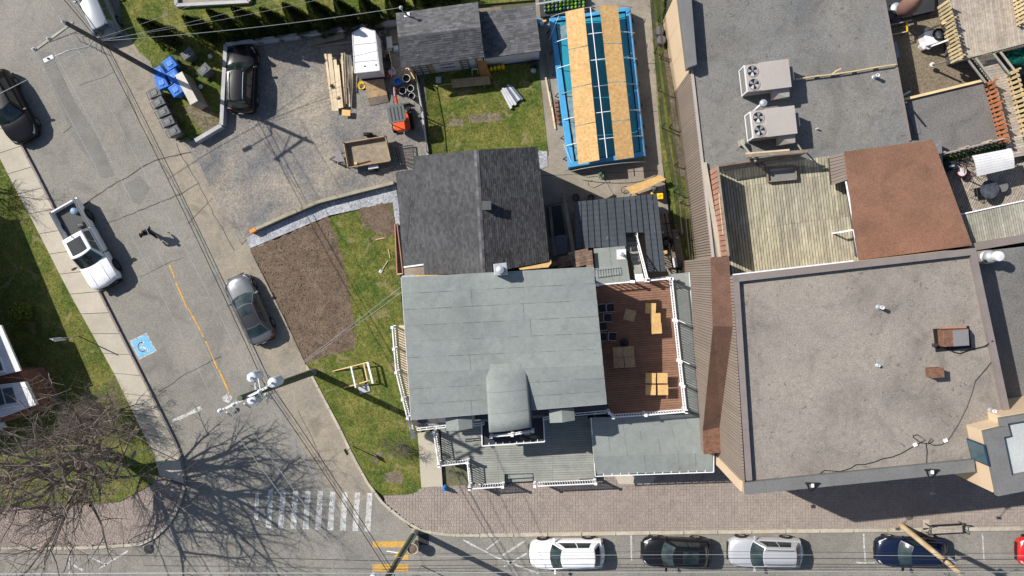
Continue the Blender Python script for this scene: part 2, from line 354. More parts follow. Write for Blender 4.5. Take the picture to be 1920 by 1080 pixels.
for i in range(9):                                           # zebra crossing, bars
    x = 501+i*23.2
    flat('crossing_bar', [(x+2, 918+i*.8), (x+12, 918+i*.8), (x+8, 990+i*.8), (x-3, 990+i*.8)], .009, PWHITE, road)
flat('crossing_bar', [(479, 925), (486, 925), (484, 975), (476, 975)], .009, PWHITE, road)
for y, h, x0, x1 in [(1015, 11, 699, 762), (1038, 11, 740, 766), (1058, 13, 698, 766)]:
    flat('yellow_crossing_bar', [(x0, y), (x1, y), (x1, y+h), (x0, y+h)], .009, PYEL, road)
for pts in [[(1183, 1003), (1184.5, 1051)], [(1619, 1001), (1622, 1051)], [(1842, 1000), (1845, 1052)], [(1399, 1001), (1400, 1008)], [(130, 1036), (130, 1075)], [(131, 1056), (155, 1069)], [(165, 1043), (200, 1059)], [(186, 1066), (240, 1033)],
            [(868, 1012), (935, 1047), (1010, 1075)], [(912, 1030), (937, 1012)], [(941, 1042), (985, 1014)], [(1606, 1055), (1640, 1055)], [(945, 1062), (1000, 1030)]]:
    strip('parking_line', pts, .11, .009, PWHITE, road, jit=.012)
# ---- lots, lawns, beds
lot = sheet('parking_lot', [(345, 268), (372, 302), (402, 370), (452, 460), (470, 440), (600, 380), (742, 345), (770, 330), (812, 300), (806, 140), (775, 125), (745, 30), (425, 80), (410, 236), (368, 262)], .03, LOT)
tree_lawn = sheet('north_lawn', [(140, -700), (229, 45), (262, 99), (282, 115), (330, 262), (368, 263), (418, 236), (425, 86), (745, 42), (760, 20), (1000, 0), (1000, -700)], .07, TURF)
west_lawn = sheet('west_lawn', [(-900, -500), (-260, -200), (0, 297), (30, 357), (60, 412), (125, 540), (215, 702), (267, 810), (295, 862), (299, 890), (287, 905), (262, 920), (225, 940), (150, 946), (50, 949), (-900, 960)], .10, TURF)
mid_lawn = sheet('front_lawn', [(617, 407), (735, 379), (750, 500), (752, 560), (790, 800), (792, 915), (777, 926), (717, 929), (690, 905), (655, 842), (640, 806), (576, 687), (572, 680), (610, 668), (668, 652), (645, 540), (630, 475)], .08, TURF)
yard_lawn = sheet('back_lawn', [(796, 140), (905, 100), (1008, 100), (1028, 290), (1000, 300), (806, 300)], .08, TURF)
def ragged(pts, a=2.2, seed=4):
    r_ = random.Random(seed); o = []
    for i, p in enumerate(pts):
        q = pts[(i+1) % len(pts)]; n = max(1, int(math.dist(p, q)/7))
        for k in range(n): o.append((p[0]+(q[0]-p[0])*k/n+r_.uniform(-a, a), p[1]+(q[1]-p[1])*k/n+r_.uniform(-a, a)))
    return o
bed = sheet('soil_bed', ragged([(470, 468), (616, 405), (640, 470), (655, 540), (669, 652), (610, 669), (573, 682), (530, 590)]), .085, SOIL)
sheet('soil_bed', ragged([(676, 392), (732, 379), (742, 440), (728, 442), (700, 436), (672, 410)], 3), .088, SOIL)
for poly in ([(842, 225), (868, 223), (870, 236), (845, 238)], [(877, 217), (940, 209), (942, 226), (880, 232)], [(700, 447), (722, 440), (726, 446), (702, 452)], [(722, 886), (745, 880), (758, 895), (752, 907), (725, 907)], [(695, 862), (712, 845), (722, 850), (708, 868)]):
    sheet('worn_turf', ragged(poly, 2.5, len(poly)*7), .086, MULCH)
sheet('mulch_bed', [(345, 205), (372, 180), (395, 200), (412, 236), (380, 248), (352, 215)], .075, MULCH)
gp = [(462, 447), (475, 438), (600, 384), (742, 347), (752, 420), (758, 505), (746, 505), (738, 440), (730, 380), (617, 404), (468, 466)]
sheet('gravel_path', gp, .05, GRAVL)
sheet('gravel_patch', [(1010, 282), (1026, 284), (1027, 312), (1012, 318), (1003, 300)], .095, GRAVL)
patio = sheet('patio', [(1000, -200), (1205, -200), (1240, 290), (1272, 540), (1290, 560), (1000, 560), (1012, 320), (1029, 290), (1006, 110)], .06, PATIO)
for pts in ([(1012, 330), (1230, 320)], [(1130, 330), (1180, 415)], [(1212, 120), (1238, 118)], [(1220, 210), (1240, 208)]): strip('joint', pts, .03, .064, CRACK, patio)
fence_verge = sheet('fence_verge', [(1205, -200), (1262, -200), (1242, 45), (1262, 170), (1314, 560), (1290, 560), (1240, 290)], .08, TURF)
sheet('mulch_bed', [(1243, 100), (1254, 90), (1266, 190), (1285, 330), (1270, 330), (1256, 200)], .084, MULCH)
sheet('entry_path', [(783, 812), (823, 807), (830, 912), (790, 914)], .13, M('entry_concrete', (.42, .38, .30), .9, v=.05, grain=.06))
# ---- concrete pavement on the west side, slab by slab, and its kerb
L0 = [(-62, 175), (0, 297), (30, 357), (60, 412), (125, 540), (215, 702), (267, 810), (295, 865), (299, 892)]
K0 = [(-20, 155), (40, 275), (70, 332), (100, 392), (184, 545), (252, 680), (318, 810), (336, 848), (346, 908)]
def along(P, t):
    ds = [(Vector(P[i+1])-Vector(P[i])).length for i in range(len(P)-1)]; T = sum(ds)*t
    for i, d in enumerate(ds):
        if T <= d or i == len(ds)-1: return Vector(P[i]).lerp(Vector(P[i+1]), min(1, T/d))
        T -= d
side = sheet('pavement', L0+K0[::-1], .05, PAVJ)
n = 19
for i in range(n):
    a, c = along(L0, (i+.012)/n), along(K0, (i+.012)/n); d, e = along(K0, (i+.988)/n), along(L0, (i+.988)/n)
    MB().slab(gl([a, c, d, e], .14), .08).build('concrete_slab', CONC, side)
def kerb(name, pts, wd, ht, n, mat, parent):
    root = parent
    for i in range(n):
        a, c = along(pts, (i+.01)/n), along(pts, (i+.99)/n); m = along(pts, (i+.5)/n)
        b = MB(); A, B_, Mi = g(a[0], a[1]), g(c[0], c[1]), g(m[0], m[1]); A.z = B_.z = Mi.z = ht/2-.02
        ps = []
        for P_, D in ((A, Mi-A), (Mi, B_-A), (B_, B_-Mi)):
            nn = Vector((-D.y, D.x, 0)).normalized()*wd/2; ps.append((P_+nn, P_-nn))
        poly = [ps[0][0], ps[1][0], ps[2][0], ps[2][1], ps[1][1], ps[0][1]]
        b.prism([(p.x, p.y) for p in poly], -.04, ht); b.build('kerbstone', mat, root, bevel=.012)
def empty_struct(name): o = bpy.data.objects.new(name, None); COL.objects.link(o); o['kind'] = 'structure'; ORG[o.name] = Vector(); return o
kw_ = empty_struct('kerb'); kerb('kerb', [(p[0]+3, p[1]) for p in K0], .14, .16, 16, PARAP, kw_)
ke = empty_struct('kerb'); kerb('kerb', [(576, 687), (640, 808), (662, 855), (690, 905), (720, 945), (762, 978), (795, 996), (850, 1003), (900, 1003)], .17, .14, 11, KERB, ke)
kerb('kerb', [(900, 1003), (1300, 997), (2300, 986)], .24, .14, 22, KERB, ke)
kb = empty_struct('kerb'); kerb('kerb', [(-400, 1034), (20, 1028), (175, 1026), (262, 1020), (295, 1005), (322, 976), (338, 940), (346, 912)], .2, .13, 14, KERB, kb)
kg = empty_struct('kerb'); kerb('kerb', [(473, 478), (530, 592), (572, 682)], .12, .13, 6, SHOUL, kg)
# ---- block paving (thousands of blocks: joined)
def paving(name, poly_px, z, mat, ang, bw=.20, bh=.10, kind='structure'):
    base = sheet(name, poly_px, z-.02, PAVJ)
    P = [(p.x, p.y) for p in gl(poly_px, 0)]; xs = [p[0] for p in P]; ys = [p[1] for p in P]; b = MB()
    ca, sa = math.cos(ang), math.sin(ang); cx, cy = (max(xs)+min(xs))/2, (max(ys)+min(ys))/2
    D = max(max(xs)-min(xs), max(ys)-min(ys))/2*1.1; n = int(D/bw)+2; r0 = random.Random(3)
    for i in range(-n, n):
        for j in range(-n, n):
            u = i*bw; v = j*bw
            x = cx+u*ca-v*sa; y = cy+u*sa+v*ca
            if not (min(xs)-.3 < x < max(xs)+.3 and min(ys)-.3 < y < max(ys)+.3): continue
            for k in range(2):
                if (i+j) % 2: du, dv, su, sv = 0, (k-.5)*bh, bw, bh
                else: du, dv, su, sv = (k-.5)*bh, 0, bh, bw
                X = cx+(u+du)*ca-(v+dv)*sa; Y = cy+(u+du)*sa+(v+dv)*ca
                if not inside(X, Y, P): continue
                su -= .022; sv -= .022; h = z+r0.uniform(0, .006); o = len(b.v); q = []
                for (a, c) in ((-1, -1), (1, -1), (1, 1), (-1, 1)):
                    q.append((X+a*su/2*ca-c*sv/2*sa, Y+a*su/2*sa+c*sv/2*ca))
                b.v += [Vector((e[0], e[1], h)) for e in q]+[Vector((e[0], e[1], z-.02)) for e in q]
                b.f += [(o, o+1, o+2, o+3)]+[(o+m_, o+4+m_, o+4+(m_+1) % 4, o+(m_+1) % 4) for m_ in range(4)]
    b.build('paving_blocks', mat, base, fix=False, kind='stuff'); return base
paving('sidewalk', [(719, 930), (777, 926), (792, 914), (832, 911), (1000, 905), (1345, 855), (1400, 850), (1920, 800), (2050, 790), (2050, 988), (1300, 996), (900, 1001), (850, 1001), (797, 994), (764, 976), (724, 943)], .125, PAVER, R(0.5))
paving('corner_plaza', [(-120, 962), (0, 952), (150, 948), (225, 942), (262, 922), (290, 906), (299, 893), (345, 911), (336, 938), (320, 973), (293, 1001), (260, 1016), (175, 1022), (0, 1026), (-120, 1028)], .12, PAVER2, R(-20))
sheet('sidewalk_slab', [(1152, 890), (1230, 893), (1222, 908), (1160, 908)], .135, CONC)
# ---- grass blades
def blades(name, poly_px, z, dens, h=.06, mat=BLADE, holes=()):
    P = [(p.x, p.y) for p in gl(poly_px, 0)]; xs = [p[0] for p in P]; ys = [p[1] for p in P]; b = MB(); r = random.Random(5)
    H = [[(p.x, p.y) for p in gl(h_, 0)] for h_ in holes]
    x0, x1, y0, y1 = min(xs), max(xs), min(ys), max(ys)
    for _ in range(int((x1-x0)*(y1-y0)*dens)):
        x, y = r.uniform(x0, x1), r.uniform(y0, y1)
        if not inside(x, y, P) or any(inside(x, y, q) for q in H): continue
        if noise.noise(Vector((x*.9, y*.9, 0))) < -.25 and r.random() < .6: continue
        for k in range(3):
            a = r.uniform(0, 6.28); l = r.uniform(.03, .09); c, s_ = math.cos(a), math.sin(a); w_ = .016
            X, Y = x+r.uniform(-.05, .05), y+r.uniform(-.05, .05); o = len(b.v)
            b.v += [Vector((X-s_*w_, Y+c*w_, z)), Vector((X+s_*w_, Y-c*w_, z)), Vector((X+c*l, Y+s_*l, z+h*r.uniform(.5, 1.2)))]; b.f.append((o, o+1, o+2))
    b.build(name, mat, fix=False, kind='stuff', label='short patchy grass blades growing on the '+name.replace('_grass', '')+' lawn', cat='grass')
blades('west_grass', [(-60, 200), (0, 297), (60, 412), (125, 540), (215, 702), (267, 810), (299, 890), (262, 920), (150, 946), (0, 950), (-60, 950)], .10, 46)
blades('north_grass', [(205, -60), (229, 45), (282, 115), (330, 262), (368, 263), (418, 236), (425, 86), (745, 42), (760, -60)], .07, 46, holes=[[(330, -60), (470, -60), (470, 10), (330, 10)]])
blades('front_grass', [(617, 407), (735, 379), (750, 500), (752, 560), (790, 800), (792, 915), (777, 926), (717, 929), (690, 905), (640, 806), (576, 687), (610, 668), (668, 652), (645, 540)], .08, 50, holes=[[(676, 392), (735, 379), (742, 440), (700, 436)], [(722, 886), (745, 880), (758, 895), (752, 907), (725, 907)]])
blades('back_grass', [(800, 140), (1006, 110), (1028, 290), (806, 300)], .08, 46, holes=[[(877, 217), (940, 209), (942, 226), (880, 232)], [(842, 225), (868, 223), (870, 236), (845, 238)]])
blades('fence_grass', [(1207, -60), (1255, -60), (1246, 60), (1262, 170), (1300, 480), (1285, 480), (1240, 290)], .08, 45)
# soil clods
b = MB(); P = [(p.x, p.y) for p in gl([(472, 472), (612, 408), (655, 540), (665, 648), (572, 680)], 0)]; r = random.Random(2)
xs = [p[0] for p in P]; ys = [p[1] for p in P]
for _ in range(4200):
    x, y = r.uniform(min(xs), max(xs)), r.uniform(min(ys), max(ys))
    if inside(x, y, P):
        s_ = .012+.05*r.random()**3; b.box((x, y, .088), s_*1.3, s_, s_*.8, m=Euler((r.random()*3, r.random()*3, r.random()*3)).to_matrix())
b.build('soil_clods', SOIL, kind='stuff', fix=False, label='loose clods of dark earth on the dug bed', cat='soil')
# round cast covers
def drain(px, py, r_, lab, sq=False):
    t = thing('drain_cover', lab, 'drain cover', g(px, py, .005)); c = g(px, py, .005); b = MB()
    b.lathe(c, [(r_, 0), (r_, .02), (r_-.04, .03)], 24) if not sq else b.box(c+Vector((0, 0, .01)), r_*2, r_*2, .02)
    b.build('frame', STEELD, t); k = MB()
    for i in range(-3, 4): k.box(c+Vector((i*r_*.25, 0, .034)), r_*.1, 1.7*math.sqrt(max(.01, r_*r_-(i*r_*.25)**2)), .012, rz=0)
    k.build('grate_bars', STEELD, t)
drain(279, 1029, .33, 'round iron drain grate in the road beside the corner plaza')
drain(794, 1012, .34, 'square iron storm grate in the gutter beside the round planter', True)
# ================================================================ BUILDINGS
UB = MB().box((0, 0, 0), 1, 1, 1).mesh('unit_piece')
UM = {}
def unit(mat):
    if mat.name not in UM: m = UB.copy(); m.materials.append(mat); UM[mat.name] = m
    return UM[mat.name]
def stick(name, a, b, wd, h, mat, parent, ext=0, **kw):
    "a straight piece as an object of its own (shared unit mesh)"
    a = Vector(a); b = Vector(b); d = b-a; L = d.length; x = d/L; up = Vector((0, 0, 1)) if abs(x.z) < .98 else Vector((0, 1, 0))
    y = up.cross(x).normalized(); z = x.cross(y); m = Matrix((x, y, z)).transposed()
    o = inst(name, unit(mat), parent, (a+b)/2, rot=m.to_euler(), **kw); o.scale = (L+ext, wd, h); return o
def body(name, pts, zt, zb, mat, parent, shrink=0, **kw):
    P = gl(pts, zt); c = sum(P, Vector())/len(P)
    Q = [c+(p-c)*(1-shrink/max(.01, (p-c).length)) for p in P]
    return MB().prism([(p.x, p.y) for p in Q], zb, zt).build(name, mat, parent, **kw)
def spans(poly, o, d):
    "intervals of line o+t*d inside polygon"
    ts = []; n = len(poly)
    for i in range(n):
        a = poly[i]; b_ = poly[(i+1) % n]; e = (b_[0]-a[0], b_[1]-a[1]); den = d[0]*e[1]-d[1]*e[0]
        if abs(den) < 1e-9: continue
        w_ = (a[0]-o[0], a[1]-o[1]); t = (w_[0]*e[1]-w_[1]*e[0])/den; u = (w_[0]*d[1]-w_[1]*d[0])/den
        if 0 <= u < 1: ts.append(t)
    ts.sort(); return list(zip(ts[::2], ts[1::2]))
def boards(name, poly_px, z, dpx, pitch, th, mat, parent, gap=.012, seams=(), maxlen=None, jit=0):
    "deck boards running along the pixel direction dpx, each a part; seams: positions in metres"
    P = [(p.x, p.y) for p in gl(poly_px, z)]; d = (g(1000+dpx[0], 500+dpx[1])-g(1000, 500)).normalized(); n = Vector((-d.y, d.x))
    pr = [q[0]*n.x+q[1]*n.y for q in P]; t = min(pr)+pitch/2; k = 0
    while t < max(pr):
        o = (n.x*t, n.y*t)
        for a, c in spans(P, o, (d.x, d.y)):
            cuts = [a]+[q for q in seams if a+.1 < q < c-.1]+[c]
            if maxlen:
                q = a+maxlen*(.35+.3*(k % 3)); cuts = [a]
                while q < c-.2: cuts.append(q); q += maxlen
                cuts.append(c)
            for u, v in zip(cuts, cuts[1:]):
                if v-u < .05: continue
                zz = z-th/2+random.uniform(-jit, jit)
                stick(name, (o[0]+d.x*(u+.004), o[1]+d.y*(u+.004), zz), (o[0]+d.x*(v-.004), o[1]+d.y*(v-.004), zz), pitch-gap, th, mat, parent)
        t += pitch; k += 1
def bil(Q, u, v): return Q[0].lerp(Q[1], u).lerp(Q[3].lerp(Q[2], u), v)   # Q: eave-left, eave-right, ridge-right, ridge-left
def shingles(Q, mat, parent, e=.14, tw=.3, name='shingles'):
    b = MB(); r = random.Random(len(Q)+int(Q[0].x*10)); n = (Q[1]-Q[0]).cross(Q[3]-Q[0]).normalized()
    if n.z < 0: n = -n
    H = ((Q[3]-Q[0]).length+(Q[2]-Q[1]).length)/2; W = ((Q[1]-Q[0]).length+(Q[2]-Q[3]).length)/2; rows = int(H/e)
    for i in range(rows):
        off = r.random(); u = -off*tw/W
        while u < 1:
            w_ = tw*r.choice((.75, 1, 1.25))/W; a, c = max(0, u), min(1, u+w_-.004/W); u += w_
            if c-a < .003: continue
            v0, v1 = i/rows, min(1, (i+1.12)/rows); hl = r.choice((.010, .016, .022)); o = len(b.v)
            A, B_, C, D = bil(Q, a, v0), bil(Q, c, v0), bil(Q, c, v1), bil(Q, a, v1)
            b.v += [A+n*hl, B_+n*hl, C+n*.003, D+n*.003, A-n*.004, B_-n*.004]; b.f += [(o, o+1, o+2, o+3), (o+4, o+5, o+1, o)]
    return b.build(name, mat, parent, fix=False, kind='stuff')
SEAM = M('bitumen_seam', (.15, .162, .15), .9)
def rollroof(Q, mat, parent, wd=.9, ln=5, seed=1, name='roofing_sheet', lift=.012):
    r = random.Random(seed); n = (Q[1]-Q[0]).cross(Q[3]-Q[0]).normalized()
    if n.z < 0: n = -n
    H = ((Q[3]-Q[0]).length+(Q[2]-Q[1]).length)/2; W = ((Q[1]-Q[0]).length+(Q[2]-Q[3]).length)/2; rows = max(1, round(H/wd))
    SM = MB()
    for i in range(rows):
        u = 0; cuts = [0, 1]
        q = r.uniform(.25, .8)*ln
        while q < W-.8: cuts.append(q/W); q += ln*r.uniform(.7, 1)
        cuts.sort()
        for a, c in zip(cuts, cuts[1:]):
            v0, v1 = i/rows, min(1, (i+1)/rows+.02); m = []
            A, B_, C, D = bil(Q, a, v0), bil(Q, c-.003/W, v0), bil(Q, c-.003/W, v1), bil(Q, a, v1)
            MB().add([A+n*(lift+.004), B_+n*lift, C+n*.003, D+n*.004, A-n*.004, B_-n*.004, C-n*.004, D-n*.004],
                     [(0, 1, 2, 3), (7, 6, 5, 4), (4, 5, 1, 0), (5, 6, 2, 1), (6, 7, 3, 2), (7, 4, 0, 3)]).build(name, mat, parent)
            if i: # bitumen that bled out along the lap, in dashes
                q = a
                while q < c:
                    dl = r.uniform(.15, .9)/W
                    if r.random() < .62: SM.beam(bil(Q, q, v0)+n*(lift+.006), bil(Q, min(c, q+dl), v0)+n*(lift+.006), r.uniform(.012, .03), .006)
                    q += dl*1.25
            if c < 1 and r.random() < .7: SM.beam(A.lerp(B_, 1)+n*(lift+.006), D.lerp(C, 1)+n*(lift+.002), .014, .006)
    if SM.f: SM.build('lap_seams', SEAM, parent, kind='stuff')
def railing(lab, pts, cat='railing', group='white turned railings of the house', bal=.15, h=1.0, mat=WHITE, posts=True):
    "pts: list of world points at floor level, a post at each"
    t = thing('porch_railing', lab, cat, pts[0], group)
    for p in pts:
        if posts:
            MB().box(p+Vector((0, 0, h/2+.03)), .11, .11, h+.06).box(p+Vector((0, 0, h+.08)), .17, .17, .05).box(p+Vector((0, 0, .09)), .17, .17, .18).build('post', mat, t)
    up = Vector((0, 0, 1)); b = MB()
    for a, c in zip(pts, pts[1:]):
        stick('top_rail', a+up*h, c+up*h, .07, .05, mat, t); stick('bottom_rail', a+up*.12, c+up*.12, .06, .05, mat, t)
        n = int((c-a).length/bal)
        for i in range(1, n):
            q = a.lerp(c, i/n); b.box(q+up*(h/2+.06), .045, .045, h-.14)
    b.build('balusters', mat, t, kind='stuff'); return t
# ---------------------------------------------------------------- main house
T = thing('main_house', 'largest house with grey green rolled roofing, balcony and front dormer', 'house', g(950, 660))
RW, RE = 8.3, 8.3
NW, NE = g(752, 520, 7.9), g(1112, 500, 7.9); MW, ME = g(765, 700, 7.36), g(1130, 685, 7.36); SW, SE = g(771, 787, 6.85), g(1137, 757, 6.85)
def inset(P, d):
    c = sum(P, Vector())/len(P); return [p+(c-p).normalized()*d for p in P]
wp = inset([NW, NE, ME, SE, SW, MW], .55)
MB().prism([(p.x, p.y) for p in wp], 0, 6.6).build('wall', WALLG, T)
dz = Vector((0, 0, .09))
MB().slab([MW-dz, ME-dz, NE-dz, NW-dz], .16).build('roof', ROOFU, T); MB().slab([SW-dz, SE-dz, ME-dz, MW-dz], .16).build('roof', ROOFU, T)
MB().prism([(p.x, p.y) for p in inset([NW, NE, ME, MW], .6)], 6.5, 7.15).build('gable_wall', WALLG, T)
rollroof([MW, ME, NE, NW], ROLL, T, .92, 9, 3); rollroof([SW, SE, ME, MW], ROLL, T, .92, 9, 8)
for a, c in ((SW, SE), (SW, MW), (MW, NW), (SE, ME), (ME, NE)): stick('eaves_trim', a-Vector((0, 0, .1)), c-Vector((0, 0, .1)), .05, .18, WHITE2, T)
# street front: windows and a door in the south wall
fw0, fw1 = wp[4], wp[3]
def front(u0, u1, z0, z1, nm, mat, o=.03, par=None):
    p, q = fw0.lerp(fw1, u0), fw0.lerp(fw1, u1); p.z = q.z = (z0+z1)/2; dv = Vector((0, -o, 0)); return stick(nm, p+dv, q+dv, .05, z1-z0, mat, T)
for u in (.05, .20, .68, .86):
    for z in ((1.6, 2.9),) if u in (.20, .68) else ((1.6, 2.9), (4.5, 5.7)):
        front(u-.008, u+.098, z[0]-.1, z[1]+.1, 'window_frame', WHITE, .02); front(u, u+.09, z[0], z[1], 'window', WGLASS, .045); front(u+.043, u+.047, z[0], z[1], 'glazing_bar', WHITE, .06)
front(.45, .54, .85, 3.0, 'door_frame', WHITE, .02); front(.458, .532, .87, 2.9, 'door', NAVY, .045)
# barrel dormer
A, B_, C, D = g(917, 811, 7.22), g(997, 801, 7.22), g(989, 700, 7.28), g(911, 706, 7.28)
D = D.lerp(A, -.22); C = C.lerp(B_, -.22)
def barrel(u, v):
    p = A.lerp(B_, u).lerp(D.lerp(C, u), v); p.z += .24*(1-(2*u-1)**2); return p
for i in range(1):
    b = MB(); b.grid(lambda u, v: barrel(u, v), 16, 6); o = b.build('dormer_roof', ROLL, T, smooth=True, fix=False)
    s_ = o.modifiers.new('thick', 'SOLIDIFY'); s_.thickness = .06; s_.offset = -1
b = MB(); [b.tube([barrel(u/12, v)+Vector((0, 0, .002)) for u in range(13)], .010, 4) for v in (.27, .58)]; b.build('lap_seams', SEAM, T)
b = MB(); f = [barrel(u/8, 0)-Vector((0, 0, .05)) for u in range(9)]; off = Vector((0, .25, 0))
q = [p+off for p in f]+[Vector((p.x, p.y+.25, 3.4)) for p in (f[-1], f[0])]; b.add(q, [tuple(range(len(q)))]); b.build('dormer_front', WALLD, T)
for s_ in (A, B_):
    k = D if s_ is A else C
    MB().add([s_+Vector((0, .3, -.03)), k+Vector((0, 0, -.03)), Vector((k.x, k.y, 6.6)), Vector((s_.x, s_.y+.3, 3.4))], [(0, 1, 2, 3)]).build('dormer_cheek', WALLD, T)
# two little gabled hoods below the eaves
for pts in ([(835, 783), (884, 779), (886, 803), (837, 808)], [(1029, 768), (1076, 764), (1078, 788), (1031, 793)]):
    a, c, d, e = gl(pts, 6.15); r0, r1 = (a+c)/2, (d+e)/2; r0.z += .28; r1.z += .28
    b = MB(); b.slab([a, r0, r1, e], .07); b.build('hood_roof', ROLL, T); b = MB(); b.slab([r0, c, d, r1], .07); b.build('hood_roof', ROLL, T)
    b = MB(); m = [p+(sum((a, c, d, e), Vector())/4-p)*.12 for p in (a, c, d, e)]; b.prism([(p.x, p.y) for p in m], 3.6, 6.05); b.build('bay_wall', WHITE2, T)
# shaded apron roof under the eaves, balcony and white gutters
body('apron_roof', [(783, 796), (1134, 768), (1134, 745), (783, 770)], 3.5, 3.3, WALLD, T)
for x0, y0, x1, y1 in ((782, 803, 836, 797), (887, 795, 908, 792), (1018, 783, 1030, 781), (1078, 775, 1136, 770)):
    a, c = g(x0, y0, 3.55), g(x1, y1, 3.55); e = Vector((0, -.13, 0))
    stick('gutter', a, c, .045, .06, WHITE, T); stick('gutter', a+e, c+e, .045, .06, WHITE, T)
    n = max(1, int((c-a).length/.5))
    for i in range(n+1): q = a.lerp(c, i/n); stick('gutter_bracket', q, q+e, .03, .03, WHITE, T)
bp = [(903, 792), (1019, 784), (1021, 828), (904, 836)]
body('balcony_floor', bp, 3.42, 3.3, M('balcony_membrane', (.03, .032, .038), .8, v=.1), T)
G = gl(bp, 3.46)
for a, c in ((G[0], G[3]), (G[3], G[2]), (G[2], G[1])): stick('balcony_edge', a, c, .06, .12, WHITE, T)
for i in range(1, 9): q = G[3].lerp(G[2], i/9); stick('balcony_bracket', q, q+Vector((0, .16, 0)), .04, .06, WHITE, T)
# chimney flashing box
t = thing('roof_vent_box', 'square bright metal vent box on the ridge joint between two roofs', 'roof vent', g(937, 506, 8.2))
body('box', [(925, 495), (950, 492), (951, 515), (927, 517)], 8.75, 8.0, STEEL, t, bevel=.02); c = g(938, 506, 8.75)
MB().lathe(c, [(.16, 0), (.16, .12), (.22, .14), (.2, .2), (.05, .24)], 14).build('cowl', STEEL, t)
# ---------------------------------------------------------------- shingled rear house
T = thing('shingled_house', 'low house with dark shingle gable roof behind the grey roofed house', 'house', g(900, 400))
ew0, ew1, r0, r1, ee0, ee1 = g(776, 293, 5.2), g(796, 514, 5.2), g(893, 281, 6.7), g(906, 513, 6.7), g(1008, 275, 5.2), g(1030, 490, 5.2)
r1b = g(913, 515, 6.7); ee1b = g(1030, 492, 5.2)
MB().slab([ew1, ew0, r0, r1], .15).build('roof', ROOFU, T); MB().slab([ee0, ee1, r1, r0], .15).build('roof', ROOFU, T)
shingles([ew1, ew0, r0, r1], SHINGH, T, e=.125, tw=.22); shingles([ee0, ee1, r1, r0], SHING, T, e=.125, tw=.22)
MB().prism([(p.x, p.y) for p in inset([ew0, ee0, ee1, ew1], .5)], 0, 5.1).build('wall', WALLD, T)
b = MB(); n = 30
for i in range(n):
    a, c = r0.lerp(r1, i/n), r0.lerp(r1, (i+1.1)/n); b.slab([a+Vector((-.14, 0, -.02)), a+Vector((0, 0, .03)), c+Vector((0, 0, .018)), c+Vector((-.14, 0, -.03))], .01); b.slab([a+Vector((0, 0, .03)), a+Vector((.14, 0, -.02)), c+Vector((.14, 0, -.03)), c+Vector((0, 0, .018))], .01)
b.build('ridge_shingles', SHINGB, T, kind='stuff')
l0, l1, l2, l3 = g(742, 322, 3.0), g(757, 500, 3.0), g(797, 497, 3.7), g(779, 317, 3.7)
MB().slab([l1, l0, l3, l2], .12).build('side_roof', ROOFU, T); shingles([l1, l0, l3, l2], SHINGH, T, e=.125, tw=.22)
MB().prism([(p.x, p.y) for p in inset([l0, l3, l2, l1], .3)], 0, 2.85).build('side_wall', WALLD, T)
body('porch_roof', [(758, 501), (794, 497), (797, 516), (758, 519)], 3.6, 3.45, WOODG, T)
stick('flashing', g(757, 501, 3.66), g(794, 496, 3.7), .09, .04, WHITE, T)
body('flashing_sheet', [(753, 517), (776, 515), (777, 524), (752, 526)], 4.6, 4.5, STEEL, T)
body('bare_sheathing', [(776, 516), (873, 515), (840, 519), (777, 524)], 6.2, 6.0, PLY, T)
body('bare_sheathing', [(973, 503), (1030, 492), (1033, 487), (1034, 493), (1028, 501), (975, 506)], 6.2, 6.0, PLY, T)
t = thing('roof_vent', 'small dark square vent on the east slope of the shingled roof', 'roof vent', g(914, 385, 6.6))
c = g(914, 387, 6.55); MB().box(c+Vector((0, 0, .2)), .42, .42, .45).build('base', STEELD, t); MB().box(c+Vector((0, 0, .5)), .5, .5, .12).build('cap', SHINGB, t, bevel=.02)
# weathered board roof + pergola beams in the gap
T = thing('lean_to', 'small weathered brown board roof between the house and the grey flat roof', 'lean-to', g(1075, 485))
boards('roof_board', [(1031, 493), (1078, 469), (1110, 467), (1113, 499), (1034, 501)], 3.5, (10, -2.2), .16, .03, M('weathered_brown_boards', (.17, .115, .085), .9, v=.4, vs=2.5, grain=.3, rnd=.2), T, maxlen=1.1)
body('wall', [(1036, 496), (1108, 472), (1110, 497)], 3.4, 0, WALLD, T)
T = thing('pergola_frame', 'two weathered beams spanning the dark gap beside the shingled roof', 'pergola', g(1050, 420))
stick('beam', g(1056, 362, 2.9), g(1076, 476, 2.9), .22, .1, WOODG, T); stick('beam', g(1031, 388, 2.3), g(1040, 480, 2.3), .17, .1, WOODG, T); stick('crossbar', g(1020, 387, 2.5), g(1066, 377, 2.6), .05, .05, STEELD, T)
for p in ((1056, 366), (1074, 470), (1032, 392), (1039, 474)): q = g(p[0], p[1], 2.3); stick('post', Vector((q.x, q.y, 0)), Vector((q.x, q.y, 2.3)), .09, .09, WOODG, T)
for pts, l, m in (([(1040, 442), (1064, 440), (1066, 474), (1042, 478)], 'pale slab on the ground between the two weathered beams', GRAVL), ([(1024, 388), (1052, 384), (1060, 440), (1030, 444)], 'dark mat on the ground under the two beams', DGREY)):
    P = gl(pts, .1); MB().prism([(p.x, p.y) for p in P], .055, .12).build('ground_slab', m, label=l, cat='slab')
